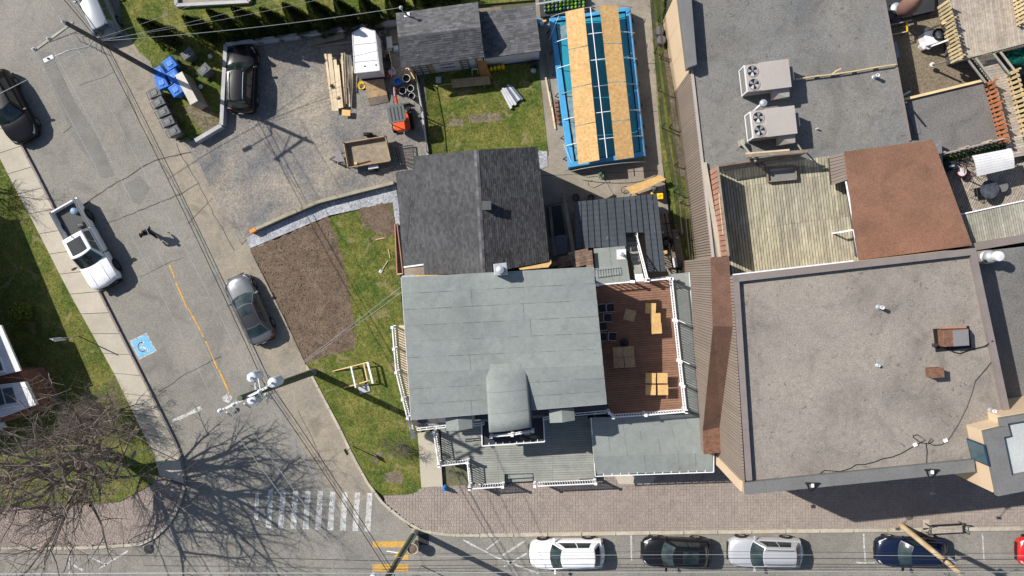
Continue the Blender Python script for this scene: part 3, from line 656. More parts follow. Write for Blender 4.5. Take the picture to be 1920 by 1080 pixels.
# ---------------------------------------------------------------- flat roofs, roof deck, front porch
T = thing('side_wing', 'low wing with grey flat roofs and brown roof deck beside the main house', 'house wing', g(1200, 690))
e = [(1108, 783), (1312, 776), (1336, 849), (1113, 857)]; f_ = [(1113, 857), (1336, 849), (1337, 883), (1116, 890)]
MB().prism([(p.x, p.y) for p in inset(gl([(1110, 785), (1312, 778), (1336, 850), (1336, 880), (1118, 887)], 3.2), .3)], 0, 2.7).build('wall', WALLG, T)
MB().prism([(p.x, p.y) for p in inset(gl([(1114, 466), (1172, 461), (1180, 522), (1258, 514), (1292, 511), (1312, 778), (1110, 785), (1118, 535)], 3.2), .2)], 0, 3.0).build('wall', WALLG, T)
def qpx(pts, zs): return [g(p[0], p[1], z) for p, z in zip(pts, zs)]
def colroof(Q, mat, parent, wd, seed): rollroof([Q[1], Q[2], Q[3], Q[0]], mat, parent, wd, 20, seed)
Q = qpx(e, (3.35, 3.35, 3.2, 3.2)); MB().slab(Q, .12).build('flat_roof', ROOFU, T); rollroof([Q[0], Q[3], Q[2], Q[1]], ROLL, T, .95, 30, 2)
Q = qpx(f_, (3.2, 3.2, 2.95, 2.95)); MB().slab(Q, .12).build('flat_roof', ROOFU, T); rollroof([Q[0], Q[3], Q[2], Q[1]], ROLL, T, .95, 30, 5)
Q = qpx([(1258, 514), (1292, 511), (1312, 776), (1285, 779)], (3.15,)*4); MB().slab(Q, .12).build('flat_roof', ROOFU, T); rollroof([Q[3], Q[2], Q[1], Q[0]], ROLL, T, 1.0, 30, 6)
Q = qpx([(1113, 466), (1172, 461), (1182, 530), (1118, 534)], (3.1,)*4); MB().slab(Q, .12).build('flat_roof', ROOFU, T); rollroof([Q[0], Q[3], Q[2], Q[1]], ROLL, T, .9, 30, 7)
a, c, d = g(1116, 893, 2.95), g(1338, 885, 2.95), g(1338, 850, 3.1); e_ = Vector((0, .16, 0)); stick('gutter', a, c, .05, .08, WHITE, T); stick('gutter', c, d, .05, .08, WHITE, T)
stick('edge_trim', g(1108, 783, 3.35), g(1116, 892, 3.0), .05, .1, WHITE, T); stick('edge_trim', g(1292, 511, 3.15), g(1312, 776, 3.15), .05, .08, WHITE2, T)
for i in range(15): q = a.lerp(c, i/14); stick('gutter_bracket', q, q+e_, .04, .05, WHITE, T)
for p in ((1214, 462), (1300, 700), (1122, 886), (1330, 880)): pass
c = g(1165, 477, 3.12); MB().box(c+Vector((0, 0, .01)), .56, .6, .03, rz=R(3)).build('vent_flashing', WHITE2, T); MB().lathe(c, [(.1, 0), (.09, .35), (.13, .37), (.13, .45), (.03, .47)], 12).build('vent_pipe', STEEL, T)
c = g(1271, 527, 3.2); MB().lathe(c, [(.08, 0), (.07, .3), (.1, .32)], 12).build('vent_pipe', STEELD, T)
dk = [(1118, 534), (1190, 528), (1213, 527), (1257, 522), (1283, 766), (1147, 777), (1139, 760), (1118, 560)]
body('deck_base', dk, 3.30, 3.05, WALLD, T)
boards('deck_board', dk, 3.4, (100, -8), .14, .035, DECKB, T, gap=.022, maxlen=3.6)
# railings
up = Vector((0, 0, 1))
railing('long white balustrade on the east edge of the brown roof deck', gl([(1255, 523), (1263, 600), (1271, 675), (1276, 720), (1281, 765)], 3.4))
railing('white balustrade on the street side of the brown roof deck', gl([(1281, 767), (1207, 773), (1147, 777), (1140, 769)], 3.4))
railing('short white balustrade on the north edge of the deck beside the stair head', gl([(1252, 522), (1211, 526)], 3.4), bal=.3)
railing('white rail on the north edge of the deck between the roof and the stair', gl([(1118, 534), (1184, 528)], 3.4), bal=.3)
railing('white front porch balustrade east of the steps', gl([(1003, 904), (1115, 899)], .8))
railing('white front porch balustrade west of the steps', gl([(883, 909), (944, 905)], .8))
railing('white return balustrade stepping down the front porch', gl([(827, 867), (879, 861), (883, 906)], .8))
railing('white balustrade beside the pale entry path', gl([(817, 806), (826, 864)], .8))
railing('white balustrade along the west porch facing the lawn', gl([(741, 612), (744, 652), (748, 695), (760, 745), (769, 780), (778, 814)], .8))
railing('short white balcony balustrade in front of the barrel dormer', gl([(922, 815), (961, 812), (999, 805)], 4.0), h=.6)
T = thing('front_porch', 'grey board front porch with two steps facing the paved sidewalk', 'porch', g(970, 850))
pp = [(783, 800), (826, 806), (830, 866), (880, 861), (886, 908), (946, 905), (946, 889), (1000, 886), (1001, 903), (1115, 899), (1109, 783), (1000, 775), (790, 780)]
boards('porch_board', pp, .8, (100, -4), .145, .035, DECKG, T, gap=.016, seams=[(g(921, 850)-g(0, 0)).x*0+g(921, 850).x, g(1022, 850).x])
body('skirt', [(p[0]*.996+3.9, p[1]*.996+3.3) for p in pp], .74, 0, WALLD, T)
boards('porch_board', [(743, 612), (770, 608), (800, 790), (780, 816), (762, 745), (750, 695)], .8, (100, -4), .145, .035, WOODP, T)
for i, y in enumerate((889, 896)):
    P = gl([(947, y), (999, y-3), (999, y+6), (947, y+9)], .56-.26*i); MB().prism([(p.x, p.y) for p in P], 0, .56-.26*i).build('step', DECKG, T, bevel=.01)
# ---------------------------------------------------------------- stair up to the roof deck
T = thing('outside_stair', 'grey outside stair rising from the yard to the brown roof deck', 'stair', g(1182, 480))
for i in range(11):
    y = 437+i*8.6; z = 1.25+i*.2; x = 1168+i*1.9+(5 if i > 3 else 0)
    P = gl([(x, y), (1188+i*1.9, y-1), (1189+i*1.9+1, y+8), (x+1, y+9)], z)
    MB().prism([(p.x, p.y) for p in P], z-.06, z).build('tread', DECKG if i < 9 else WHITE, T)
    MB().prism([(p.x, p.y) for p in P[2:]+[P[0].lerp(P[3], .9), ][:1]+[P[1].lerp(P[2], .9)]], z-.25, z-.05).build('riser', WALLD, T)
pr = [g(1190, 441, 1.3), g(1211, 524, 3.4)]; railing('sloping white balustrade of the outside stair', pr, bal=.2)
# ---------------------------------------------------------------- dark metal roof
T = thing('metal_roof_shed', 'shed with dark grey steel tile roof notched round the stair', 'shed', g(1160, 420))
tx = [1076, 1088, 1099, 1110, 1121, 1136, 1151, 1167, 1179, 1190, 1200, 1211, 1222, 1232]
for i, (x0, x1) in enumerate(zip(tx, tx[1:])):
    def yt(x): return 379-(x-1075)*.1
    yb = 466-(x0-1075)*.06 if x1 < 1168 else (436 if x1 < 1201 else 509)
    zb = 2.75; zt = 2.75
    def P_(x, y): s_ = (y-370)*.118; return g(x+s_*(.35+.65*(x-1075)/157), y, 2.75)
    a, c, d, e = P_(x0, yt(x0)), P_(x1, yt(x1)), P_(x1, yb), P_(x0, yb); n = int((a-e).length/.30)
    b = MB()
    def fn(u, v):
        p = a.lerp(c, u*.985).lerp(e.lerp(d, u*.985), v); q = v*n; k = q-math.floor(q) if v < .999 else .99
        p.z += .014*k+(.05 if u < .10 else 0)+.15*(1-v); return p
    o0 = 0; N_ = n*3
    b.grid(lambda u, v: fn(u, min(.999, v)), 8, N_); b.build('roof_panel', METALR, T, fix=False)
MB().prism([(p.x, p.y) for p in inset(gl([(1078, 381), (1228, 366), (1232, 432), (1170, 434), (1172, 458), (1084, 463)], 2.6), .2)], 0, 2.6).build('wall', WALLD, T)
# ---------------------------------------------------------------- two sheds
T = thing('shingled_shed', 'shed with grey shingle gable roof and unfinished wrapped wall', 'shed', g(825, 75))
a, b_, c, d, e, f2 = g(742, 25, 2.9), g(896, 4, 2.9), g(901, 51, 3.9), g(746, 69, 3.9), g(908, 107, 2.8), g(753, 127, 2.8)
MB().slab([a, b_, c, d], .12).build('roof', ROOFU, T); MB().slab([d, c, e, f2], .12).build('roof', ROOFU, T)
shingles([b_, a, d, c], SHINGB, T); shingles([f2, e, c, d], SHINGB, T, tw=.32)
W = gl([(765, 122), (903, 104), (893, 12), (750, 30)], 2.65)
MB().prism([(p.x, p.y) for p in W], .05, 2.7).build('wall', WHWALL, T)
w0, w1 = W[0], W[1]; nrm = Vector((0, -1, 0)); s0 = w0.lerp(w1, 0)+nrm*.02
def onwall(u0, u1, z0, z1, nm, mat, th=.03):
    p, q = w0.lerp(w1, u0), w0.lerp(w1, u1); p.z = q.z = (z0+z1)/2; stick(nm, p+nrm*(.015+th/2), q+nrm*(.015+th/2), th, z1-z0, mat, T)
for u in (.02, .12, .22, .68, .78, .90): onwall(u, u+.025, .3, 2.6, 'stud', WOODG)
onwall(.26, .31, .3, 2.6, 'stud', OSBD)
for u in (.04, .14, .70): 
    for z in (.7, 1.2, 1.7, 2.2): onwall(u, u+.07, z, z+.06, 'strap', WALLD)
# printed house wrap: two rows of dark blue print too blurred to read
INK = M('wrap_ink', (.03, .07, .28), .7); b = MB(); r = random.Random(9)
for z in (1.05, 1.75):
    u = .40
    while u < .60:
        du = r.uniform(.008, .016); p, q = w0.lerp(w1, u), w0.lerp(w1, u+du*.7); zz = z+r.uniform(-.03, .03); p.z = q.z = zz; b.beam(p+nrm*.022, q+nrm*.022, .004, r.uniform(.12, .28)); u += du
b.build('wrap_print', INK, T)
stick('corner_board', g(762, 128, 1.6), g(775, 150, .15), .14, .05, WOODP, T)
t = thing('service_mast', 'small grey service mast at the corner of the shingled shed roof', 'mast', g(757, 22)); c = g(752, 15, 4.3); stick('pole', Vector((c.x, c.y, 2.4)), c, .06, .06, STEEL, t); MB().lathe(c, [(.1, 0), (.12, .08), (.03, .16)], 10).build('weatherhead', STEEL, t)
t = thing('plumbing_vent', 'black vent pipe on a white square flashing on the shed roof', 'roof vent', g(763, 29, 3)); c = g(763, 29, 3.1); MB().box(c, .34, .34, .05, rz=R(5)).build('flashing', WHITE, t); MB().lathe(c, [(.05, 0), (.05, .5), (.07, .5), (.07, .56)], 10).build('pipe', STEELD, t)
T = thing('low_shed', 'lower grey shingled shed with white wall next to the pool', 'shed', g(955, 60))
a, b_, e, f2 = g(897, 23, 2.5), g(1003, 9, 2.5), g(1014, 95, 2.3), g(909, 109, 2.3)
MB().slab([a, b_, e, f2], .12).build('roof', ROOFU, T); shingles([f2, e, b_, a], SHINGB, T, tw=.34)
W = gl([(907, 108), (1011, 95), (1001, 14), (898, 26)], 2.2); MB().prism([(p.x, p.y) for p in W], .05, 2.25).build('wall', WHWALL, T)
stick('base_trim', W[0].lerp(W[1], .02)+Vector((0, -.04, -2.05)), W[1]+Vector((0, -.04, -2.05)), .05, .14, NAVY, T)
# ---------------------------------------------------------------- neighbour house at the left edge
T = thing('brick_house', 'brick house corner with white porch and windows at the left edge', 'house', g(-60, 720))
body('wall', [(-160, 698), (36, 697), (52, 722), (64, 766), (4, 792), (-160, 806)], 2.6, 0, BRICK, T)
P = gl([(-104, 355), (60, 750), (-500, 850), (-600, 400)], 0); MB().prism([(p.x, p.y) for p in P], 0, 5.0).build('upper_storey', BRICK, T); P = gl([(-98, 350), (70, 752), (-500, 860), (-610, 395)], 0); MB().prism([(p.x, p.y) for p in P], 5.0, 5.15).build('main_roof', SHINGB, T)
body('porch_roof', [(-200, 590), (2, 610), (39, 695), (2, 704), (-260, 760)], 3.1, 2.95, WHITE2, T)
body('window_frame', [(-60, 640), (2, 672), (10, 698), (-60, 706)], 3.2, 3.1, WHITE, T); body('window', [(-55, 660), (0, 678), (5, 694), (-55, 700)], 3.24, 3.2, WGLASS, T)
body('bay_roof', [(-120, 735), (46, 716), (67, 759), (4, 782), (-120, 800)], 3.1, 2.8, WHITE2, T)
for i in range(3): body('window', [(-40+i*22, 732+1-i*2), (-22+i*22, 730-i*2), (-14+i*22, 762-i*4), (-32+i*22, 765-i*4)], 3.16, 3.1, WGLASS, T)
t = body('shed_roof', [(-100, 802), (6, 790), (12, 800), (-90, 840)], 2.2, 2.1, WHITE2, T)
# concrete pad of a neighbour on the north lawn
T = thing('concrete_pad', 'corner of a concrete pad with a pale rim on the north lawn', 'concrete pad', g(400, -5))
body('pad', [(338, -60), (462, -60), (462, 5), (338, 7)], .12, 0, PATIO, T)
for a, c in (((331, -60), (332, 11)), ((332, 11), (468, 4)), ((468, 4), (467, -60))): stick('rim', g(a[0], a[1], .2), g(c[0], c[1], .2), .2, .35, CONCW, T)
# retaining wall
T = thing('retaining_wall', 'low pale retaining wall round the parking lot', 'wall')
wl = [(745, 43), (426, 86), (418, 236), (369, 265)]
for a, c in zip(wl, wl[1:]):
    n = max(1, int((Vector(a)-Vector(c)).length/60))
    for i in range(n):
        p, q = Vector(a).lerp(Vector(c), i/n), Vector(a).lerp(Vector(c), (i+1)/n); stick('wall_block', g(p.x, p.y, .35), g(q.x, q.y, .35), .24, .6, CONCW, T, ext=-.01)
# timber edging of the lot
T = thing('timber_edging', 'long timber retaining edge between parking lot and gravel path', 'edging')
for a, c in (((474, 433), (532, 407)), ((532, 407), (598, 379)), ((598, 379), (668, 361)), ((668, 361), (739, 343))): stick('timber', g(*a, .3), g(*c, .3), .19, .55, M('edging_timber', (.30, .27, .20), .9, v=.15, vs=2, rnd=.15) if a[0] == 474 else bpy.data.materials['edging_timber'], T)
stick('painted_end', g(471, 435, .32), g(482, 430, .32), .21, .56, AMBER, T)
# ================================================================ COMMERCIAL BUILDINGS ON THE RIGHT
ZN, ZS = 5.3, 9.6
T = thing('north_commercial_building', 'flat gravel roofed building with ribbed brown side wall', 'building', g(1480, 200))
rp = [(1271, -15), (1296, 130), (1312, 270), (1336, 482), (1372, 522), (1780, 478), (1760, 262), (1706, 264), (1652, -15), (1640, -200), (1250, -200)]
rp = [(1271, -15), (1296, 130), (1312, 270), (1336, 482), (1372, 522), (1780, 478), (1765, 262), (1706, 264), (1655, -15)]
body('wall', rp, ZN-.12, 0, WALLD, T, shrink=.02); P = gl(rp, ZN); MB().prism([(p.x, p.y) for p in P], ZN-.12, ZN).build('roof', GRROOF, T)
for a, c in zip([(1272, -15), (1297, 130), (1313, 270)], [(1297, 130), (1313, 270), (1337, 482)]): stick('roof_edge', g(*a, ZN+.04), g(*c, ZN+.04), .14, .14, HVAC, T)
stick('roof_edge', g(1655, -15, ZN+.03), g(1706, 264, ZN+.03), .12, .12, PARAP, T)
stick('roof_curb', g(1320, 305, ZN+.1), g(1352, 492, ZN+.1), .22, .25, CONC, T)
bs = [g(1271, -15, ZN), g(1296, 133, ZN)]
for i in range(3):
    a, c = bs[0].lerp(bs[1], i/3), bs[0].lerp(bs[1], (i+1)/3); a.z = c.z = ZN/2; o = Vector((-.05, 0, 0)); stick('stucco_panel', a+o, c+o, .09, ZN, BEIGE, T, ext=-.012)
cp = [(1273, -12), (1296, -15), (1307, 121), (1290, 127)]; body('roof_upstand', cp, 6.15, ZN, PARAPG, T, bevel=.02)
def ribs(pts, zt, pitch, parent, mat=SIDING, zb=0, off=(-.05, 0, 0), name='siding_panel'):
    L = [g(*p) for p in pts]; tot = sum((L[i+1]-L[i]).length for i in range(len(L)-1)); n = int(tot/pitch)
    for i in range(n):
        def at(t):
            T_ = t*tot
            for k in range(len(L)-1):
                d = (L[k+1]-L[k]).length
                if T_ <= d or k == len(L)-2: return L[k].lerp(L[k+1], T_/d)
                T_ -= d
        a, c = at((i+.0)/n), at((i+.78)/n); zt_ = (a.z+c.z)/2; m = (zt_+zb)/2; a = Vector((a.x, a.y, m)); c = Vector((c.x, c.y, m)); stick(name, a+Vector(off), c+Vector(off), .09, zt_-zb, mat, parent)
ribs([(1296, 134, ZN-.02), (1312, 270, ZN-.02), (1336, 484, ZN-.02)], 0, .155, T)
body('groove_backing', [(1296, 134), (1312, 270), (1336, 484), (1338, 484), (1314, 270), (1298, 134)], ZN-.05, 0, SIDJ, T)
# roof furniture
def pipe(px, py, z, lab, r_=.09, h=.45, tilt=0):
    t = thing('vent_pipe', lab, 'vent pipe', g(px, py, z), 'vent pipes on the flat roofs'); c = g(px, py, z)
    MB().lathe(c, [(r_*1.7, 0), (r_*1.6, .04), (r_, .06), (r_, h)], 12).build('pipe', STEEL, t, smooth=True); MB().lathe(c+Vector((0, 0, h)), [(r_*1.15, 0), (r_*1.15, .1), (r_*.8, .1), (r_*.8, .02)], 12).build('cap', WHITE2, t); return t
pipe(1639, 145, ZN, 'white vent pipe near the yellow line on the north gravel roof')
pipe(1531, 242, ZN, 'tiny dark vent stub right of the lower rooftop unit', .04, .15)
# gas line over the roof
t = thing('roof_gas_line', 'yellowish pipe on small blocks crossing the north gravel roof', 'pipe', g(1500, 145, ZN))
gp_ = [(1492, 149), (1530, 143), (1560, 140), (1600, 134), (1640, 127), (1680, 121)]
MB().tube([g(p[0], p[1], ZN+.22) for p in gp_], .045, 8).build('pipe', WOODF, t); MB().tube([g(1560, 140, ZN+.2), g(1568, 133, ZN+.3), g(1577, 129, ZN+.35)], .04, 8).build('branch_pipe', WOODF, t)
for p in gp_[1:-1]: MB().box(g(p[0], p[1], ZN+.08), .16, .2, .16, rz=R(8)).build('support_block', WOODG, t)
def hvac(lab):
    t = thing('rooftop_unit', lab, 'air conditioner', (0, 0, 0), 'rooftop air conditioners')
    MB().box((0, 0, .72), 2.35, 1.48, 1.2).build('casing', HVAC, t, bevel=.02); MB().box((.38, 0, 1.36), 1.62, 1.54, .06).build('cover', HVAC, t, bevel=.01)
    MB().box((0, 0, .06), 2.3, 1.4, .12).build('curb', STEELD, t)
    MB().box((-1.185, 0, .72), .03, 1.3, 1.05).build('coil', COIL, t)
    for sy in (-1, 1): MB().box((-1.2, sy*.70, .72), .06, .08, 1.2).build('frame', WHITE2, t)
    MB().box((-1.2, 0, 1.29), .07, 1.48, .07).build('frame', WHITE2, t); MB().box((-1.2, 0, .16), .07, 1.48, .07).build('frame', WHITE2, t)
    for sy in (-1, 1):
        c = Vector((-.80, sy*.36, 1.325)); f = MB().torus(c+Vector((0, 0, .015)), .31, .025, 24).build('fan_ring', HVAC, t, smooth=True)
        MB().lathe(c, [(.30, 0), (.30, .008)], 24).build('fan_well', BLACK, t)
        b = MB()
        for k in range(4):
            a = k*math.pi/2+.4+sy; u = Vector((math.cos(a), math.sin(a), 0)); v = Vector((-u.y, u.x, 0))
            b.add([c+u*.06-v*.03+Vector((0, 0, .02)), c+u*.26-v*.10+Vector((0, 0, .014)), c+u*.27+v*.10+Vector((0, 0, .06)), c+u*.06+v*.04+Vector((0, 0, .03))], [(0, 1, 2, 3)])
        b.build('fan_blades', STEEL, t, fix=False); MB().cyl(c, .05, .06, 12).build('fan_hub', RUST, t)
    MB().box((1.32, .02, .75), .3, .75, .7).build('side_box', HVACD, t, bevel=.01)
    MB().add([(.25, -.74, 1.1), (1.15, -.74, 1.1), (1.15, -1.2, .95), (.9, -1.2, .95), (.25, -1.2, .55), (.25, -.74, .5), (1.15, -.74, .5), (1.15, -1.2, .5)], [(0, 1, 2, 3), (0, 3, 4), (5, 0, 4), (1, 6, 7, 2), (2, 7, 4, 3), (5, 4, 7, 6)]).build('intake_hood', HVAC, t)
    return t
ax = g(100, 0)-g(0, 0); rz_ = math.atan2(9, 77)
q = g(1425, 145, ZN); q = Vector((q.x, q.y, ZN))
u1 = hvac('upper rooftop air conditioner with two fans on the north gravel roof')
def at_roof(px, py, z, h): p = g(px, py, z+h); return Vector((p.x, p.y, z))
put(u1, at_roof(1440, 142, ZN, 1.35), rz_)
dup(u1, at_roof(1451, 229, ZN, 1.35), rz_, 'lower rooftop air conditioner with two fans beside the bent white flue')
t = thing('bent_flue', 'bent grey flue pipe between the two rooftop air conditioners', 'flue', g(1424, 202, ZN)); c = at_roof(1424, 200, ZN, .9)
MB().tube([c+Vector((-.35, -.3, 0)), c+Vector((-.35, -.3, .7)), c+Vector((-.1, -.05, 1.0)), c+Vector((.12, .12, 1.1))], .09, 12).build('pipe', STEEL, t, smooth=True); MB().lathe(c+Vector((.14, .14, 1.05)), [(.19, 0), (.21, .08), (.19, .2), (.05, .24)], 16).build('cap', STEEL, t)
# ---- deck on that roof
T = thing('rooftop_deck', 'weathered green tinged board deck on the north building roof', 'deck', g(1470, 400, ZN))
dk = [(1349, 322), (1556, 292), (1585, 345), (1612, 489), (1372, 516)]
dd_ = (g(1000-12.5, 400)-g(1000, 500)).normalized(); boards('deck_board', dk, ZN+.12, (-12.5, -100), .158, .04, DECKW, T, gap=.03, seams=sorted([g(1440, 425, ZN).dot(Vector((dd_.x, dd_.y, 0))), g(1495, 337, ZN).dot(Vector((dd_.x, dd_.y, 0)))]), jit=.004)
body('deck_joists', [(p[0]*.99+14.6, p[1]*.99+4) for p in dk], ZN+.06, ZN, WALLD, T)
T = thing('privacy_screen', 'faded red board screen along the west side of the rooftop deck', 'fence', g(1340, 400, ZN), 'screens round the rooftop deck')
a, c = g(1331, 320, ZN), g(1351, 482, ZN); n = 17
for i in range(n):
    p, q = a.lerp(c, i/n), a.lerp(c, (i+.86)/n); p.z = q.z = ZN+1.0; stick('fence_board', p, q, .04, 2.0, CLAY, T)
stick('backing', Vector((a.x+.035, a.y, ZN+1.0)), Vector((c.x+.035, c.y, ZN+1.0)), .015, 1.9, WALLD, T)
for z in (.3, 1.7): stick('rail', a+up*z+Vector((.07, 0, 0)), c+up*z+Vector((.07, 0, 0)), .05, .09, WOODG, T)
stick('top_rail', a+up*2.02, c+up*2.02, .12, .04, WOODG, T)
T = thing('privacy_screen', 'dark slatted screen on the north side of the rooftop deck', 'fence', g(1430, 305, ZN), 'screens round the rooftop deck')
a, c = g(1336, 318, ZN), g(1500, 292, ZN); n = 34
for i in range(n): p = a.lerp(c, (i+.5)/n); stick('fence_board', p, p+up*1.5, .10, .03, WOODG, T)
stick('top_rail', a+up*1.52, c+up*1.52, .11, .05, WOODG, T)
T = thing('timber_trestle', 'grey timber frame with leaning beam at the edge of the rooftop deck', 'timber frame', g(1400, 285, ZN))
stick('beam', g(1399, 293, ZN+1.9), g(1514, 283, ZN+1.9), .16, .12, WOODG, T); stick('beam', g(1398, 288, ZN+1.7), g(1480, 281, ZN+1.7), .09, .07, WOODP, T); stick('brace', g(1390, 268, ZN+.5), g(1417, 303, ZN+1.7), .1, .1, DECKS, T)
MB().box(g(1390, 268, ZN+.3), .25, .3, .5, rz=.3).build('block', DECKS, T)
stick('post', g(1405, 296, ZN), g(1406, 296, ZN+1.9), .1, .1, WOODG, T); stick('brace', g(1494, 268, ZN+.3), g(1503, 282, ZN+1.8), .06, .06, DECKS, T)
T = thing('framed_panel', 'dark mesh panel in a wooden frame lying on the rooftop deck', 'panel', g(1463, 325, ZN))
fp = gl([(1437, 313), (1490, 309), (1493, 336), (1440, 341)], ZN+.35); MB().prism([(p.x, p.y) for p in fp], ZN+.2, ZN+.26).build('mesh_panel', COIL, T)
for i in range(4): stick('frame_rail', fp[i], fp[(i+1) % 4], .06, .2, WOODG, T)
stick('hanging_pole', g(1355, 318, ZN+1.5), g(1347, 350, ZN+1.4), .035, .035, WOODP, T)
tw = [g(1347, 350, ZN+1.4), g(1350, 385, ZN+2.1), g(1356, 440, ZN+2.1)]; MB().tube(tw, .018, 5).build('cord', WOODP, T)
# ---- red brown roof
T = thing('red_roofed_penthouse', 'rooftop room with plain red brown granule roof', 'penthouse', g(1700, 370, ZN))
rr = [(1584, 284), (1750, 262), (1823, 460), (1611, 488), (1601, 430)]
body('wall', rr, 6.5, ZN, WALLD, T, shrink=.3); body('roof', rr, 6.62, 6.5, REDROOF, T)
stick('white_trim', g(1586, 340, 6.5), g(1602, 430, 6.5), .05, .12, WHITE, T); stick('white_trim', g(1600, 430, 6.5), g(1611, 488, 6.5), .05, .12, WHITE, T); stick('railing_arm', g(1571, 436, 6.3), g(1598, 431, 6.3), .09, .1, WHITE, T); q = g(1572, 436, 6.3); stick('railing_post', Vector((q.x, q.y, ZN)), q, .07, .07, WHITE, T)
T = thing('ribbed_hood', 'small brown ribbed metal hood next to the red brown roof', 'hood', g(1570, 320, ZN))
body('base', [(1556, 294), (1583, 287), (1590, 336), (1561, 347)], 6.3, 5.9, SIDJ, T, shrink=.04)
a, c, d, e = gl([(1555, 293), (1584, 286), (1591, 337), (1560, 348)], 6.38)
for i in range(9):
    p, q = a.lerp(e, (i+.4)/9), c.lerp(d, (i+.4)/9); stick('rib', p, q, .15, .07, SIDING, T)
# ---- south building
T = thing('south_commercial_building', 'big building with brown gravel roof, parapet and ribbed side wall', 'building', g(1620, 700))
sr = [(1372, 517), (1826, 465), (1893, 782), (1898, 870), (1825, 884), (1397, 928)]
P = gl(sr, ZS); MB().prism([(p.x, p.y) for p in inset(P, .05)], 0, ZS-.4).build('wall', BEIGE, T)
MB().prism([(p.x, p.y) for p in inset(P, .03)], ZS-.4, ZS-.3).build('roof', GRROOF2, T)
def cap(a, b_, wd, mat, side=1, ext=0):
    A, B2 = g(*a, ZS-.16), g(*b_, ZS-.16); d = (B2-A).normalized(); nn = Vector((-d.y, d.x, 0))*side*wd/2
    n = max(1, round((B2-A).length/3))
    for i in range(n): stick('parapet', A.lerp(B2, i/n)+nn, A.lerp(B2, (i+1)/n)+nn, wd, .34, mat, T, ext=-.008 if i else ext)
cap((1372, 517), (1826, 465), .34, PARAP, -1); cap((1826, 466), (1893, 782), .28, PARAP, -1); cap((1373, 519), (1398, 900), .30, PARAP, 1); cap((1397, 926), (1826, 883), .62, PARAPG, 1)
stick('parapet_coping', g(1374, 515, ZS+.03), g(1600, 489, ZS+.03), .06, .05, WHITE, T)
ribs([(1374, 519, ZS-.05), (1397, 905, ZS-.05)], 0, .16, T); body('groove_backing', [(1373, 518), (1396, 910), (1399, 910), (1376, 518)], ZS-.3, 0, SIDJ, T)
a, c = g(1396.5, 906, ZS), g(1397, 927, ZS); a.z = c.z = 4.5; o = Vector((-.04, 0, 0)); stick('corner_panel', a+o, c+o, .1, 9, BEIGE, T)
# stair enclosure climbing the side wall
E_ = thing('covered_stair', 'brown granule roofed covered stair climbing the side wall of the big building', 'covered stair', g(1310, 600))
n0, n1, m0, m1, s0, s1, t0, t1 = g(1333, 483, 9.3), g(1367, 480, 9.3), g(1337, 612, 9.3), g(1374, 612, 9.3), g(1318, 808, 4.4), g(1353, 800, 4.4), g(1320, 852, 4.3), g(1356, 848, 4.3)
for Q in ([n0, n1, m1, m0], [m0, m1, s1, s0], [s0, s1, t1, t0]): MB().slab(Q, .12).build('roof', STAIRRF if Q[0] is not s0 else RUST, E_)
def hollow(L, mat, nm):
    for a, c in zip(L, L[1:]): MB().add([a+Vector((.1, 0, -.1)), c+Vector((.1, 0, -.1)), Vector((c.x+.1, c.y, 0)), Vector((a.x+.1, a.y, 0))], [(0, 1, 2, 3)]).build(nm, mat, E_)
hollow([n0, m0, s0, t0], SIDJ, 'wall'); hollow([t0, t1], SIDING, 'wall'); hollow([n0, n1], SIDING, 'wall')
for a, c, nn in ((n0, m0, 27), (m0, s0, 38), (s0, t0, 8)):
    for i in range(nn):
        p, q = a.lerp(c, i/nn), a.lerp(c, (i+.8)/nn); z = (p.z+q.z)/2-.12; o = Vector((.03, 0, 0)); stick('siding_panel', Vector((p.x, p.y, z/2))+o, Vector((q.x, q.y, z/2))+o, .06, z, SIDING, E_)
# roof furniture south
ZR = ZS-.3
pipe(1647, 576, ZR, 'white vent pipe casting a short shadow high on the big brown roof'); pipe(1645, 685, ZR, 'short white vent pipe in the middle of the big brown roof', .07, .12); pipe(1857, 769, ZR, 'white vent pipe near the southeast corner of the big brown roof', .09, .35)
t = thing('exhaust_hood', 'rusty exhaust fan housing on a black square pad', 'exhaust fan', g(1785, 635, ZR))
body('pad', [(1750, 617), (1817, 611), (1822, 652), (1755, 660)], ZR+.05, ZR, BLACK, t); c = at_roof(1790, 633, ZR, .5)
MB().box(c+Vector((0, 0, .35)), 1.25, .85, .6, rz=R(4)).build('housing', RUST, t, bevel=.02); MB().box(c+Vector((.22, 0, .68)), .75, .8, .06, rz=R(4)).build('lid', HVACD, t); stick('side_rail', c+Vector((-.8, .5, .6)), c+Vector((.5, .55, .6)), .1, .1, CLAY, t); MB().box(c+Vector((-.85, -.4, .2)), .15, .15, .3).build('motor', STEELD, t)
MB().tube([g(1779, 652, ZR+.15), g(1787, 660, ZR+.03), g(1800, 663, ZR+.03), g(1822, 655, ZR+.03), g(1845, 650, ZR+.03), g(1862, 639, ZR+.35)], .03, 6).build('cable', BLACK, t)
t = thing('chimney_stub', 'small square rusty chimney on the big brown roof', 'chimney', g(1757, 700, ZR)); c = at_roof(1757, 699, ZR, .6); MB().box(c+Vector((0, 0, .3)), .62, .45, .6, rz=R(4)).build('stack', RUST, t, bevel=.02); MB().box(c+Vector((0, 0, .63)), .66, .5, .04, rz=R(4)).build('cap', RUST, t)
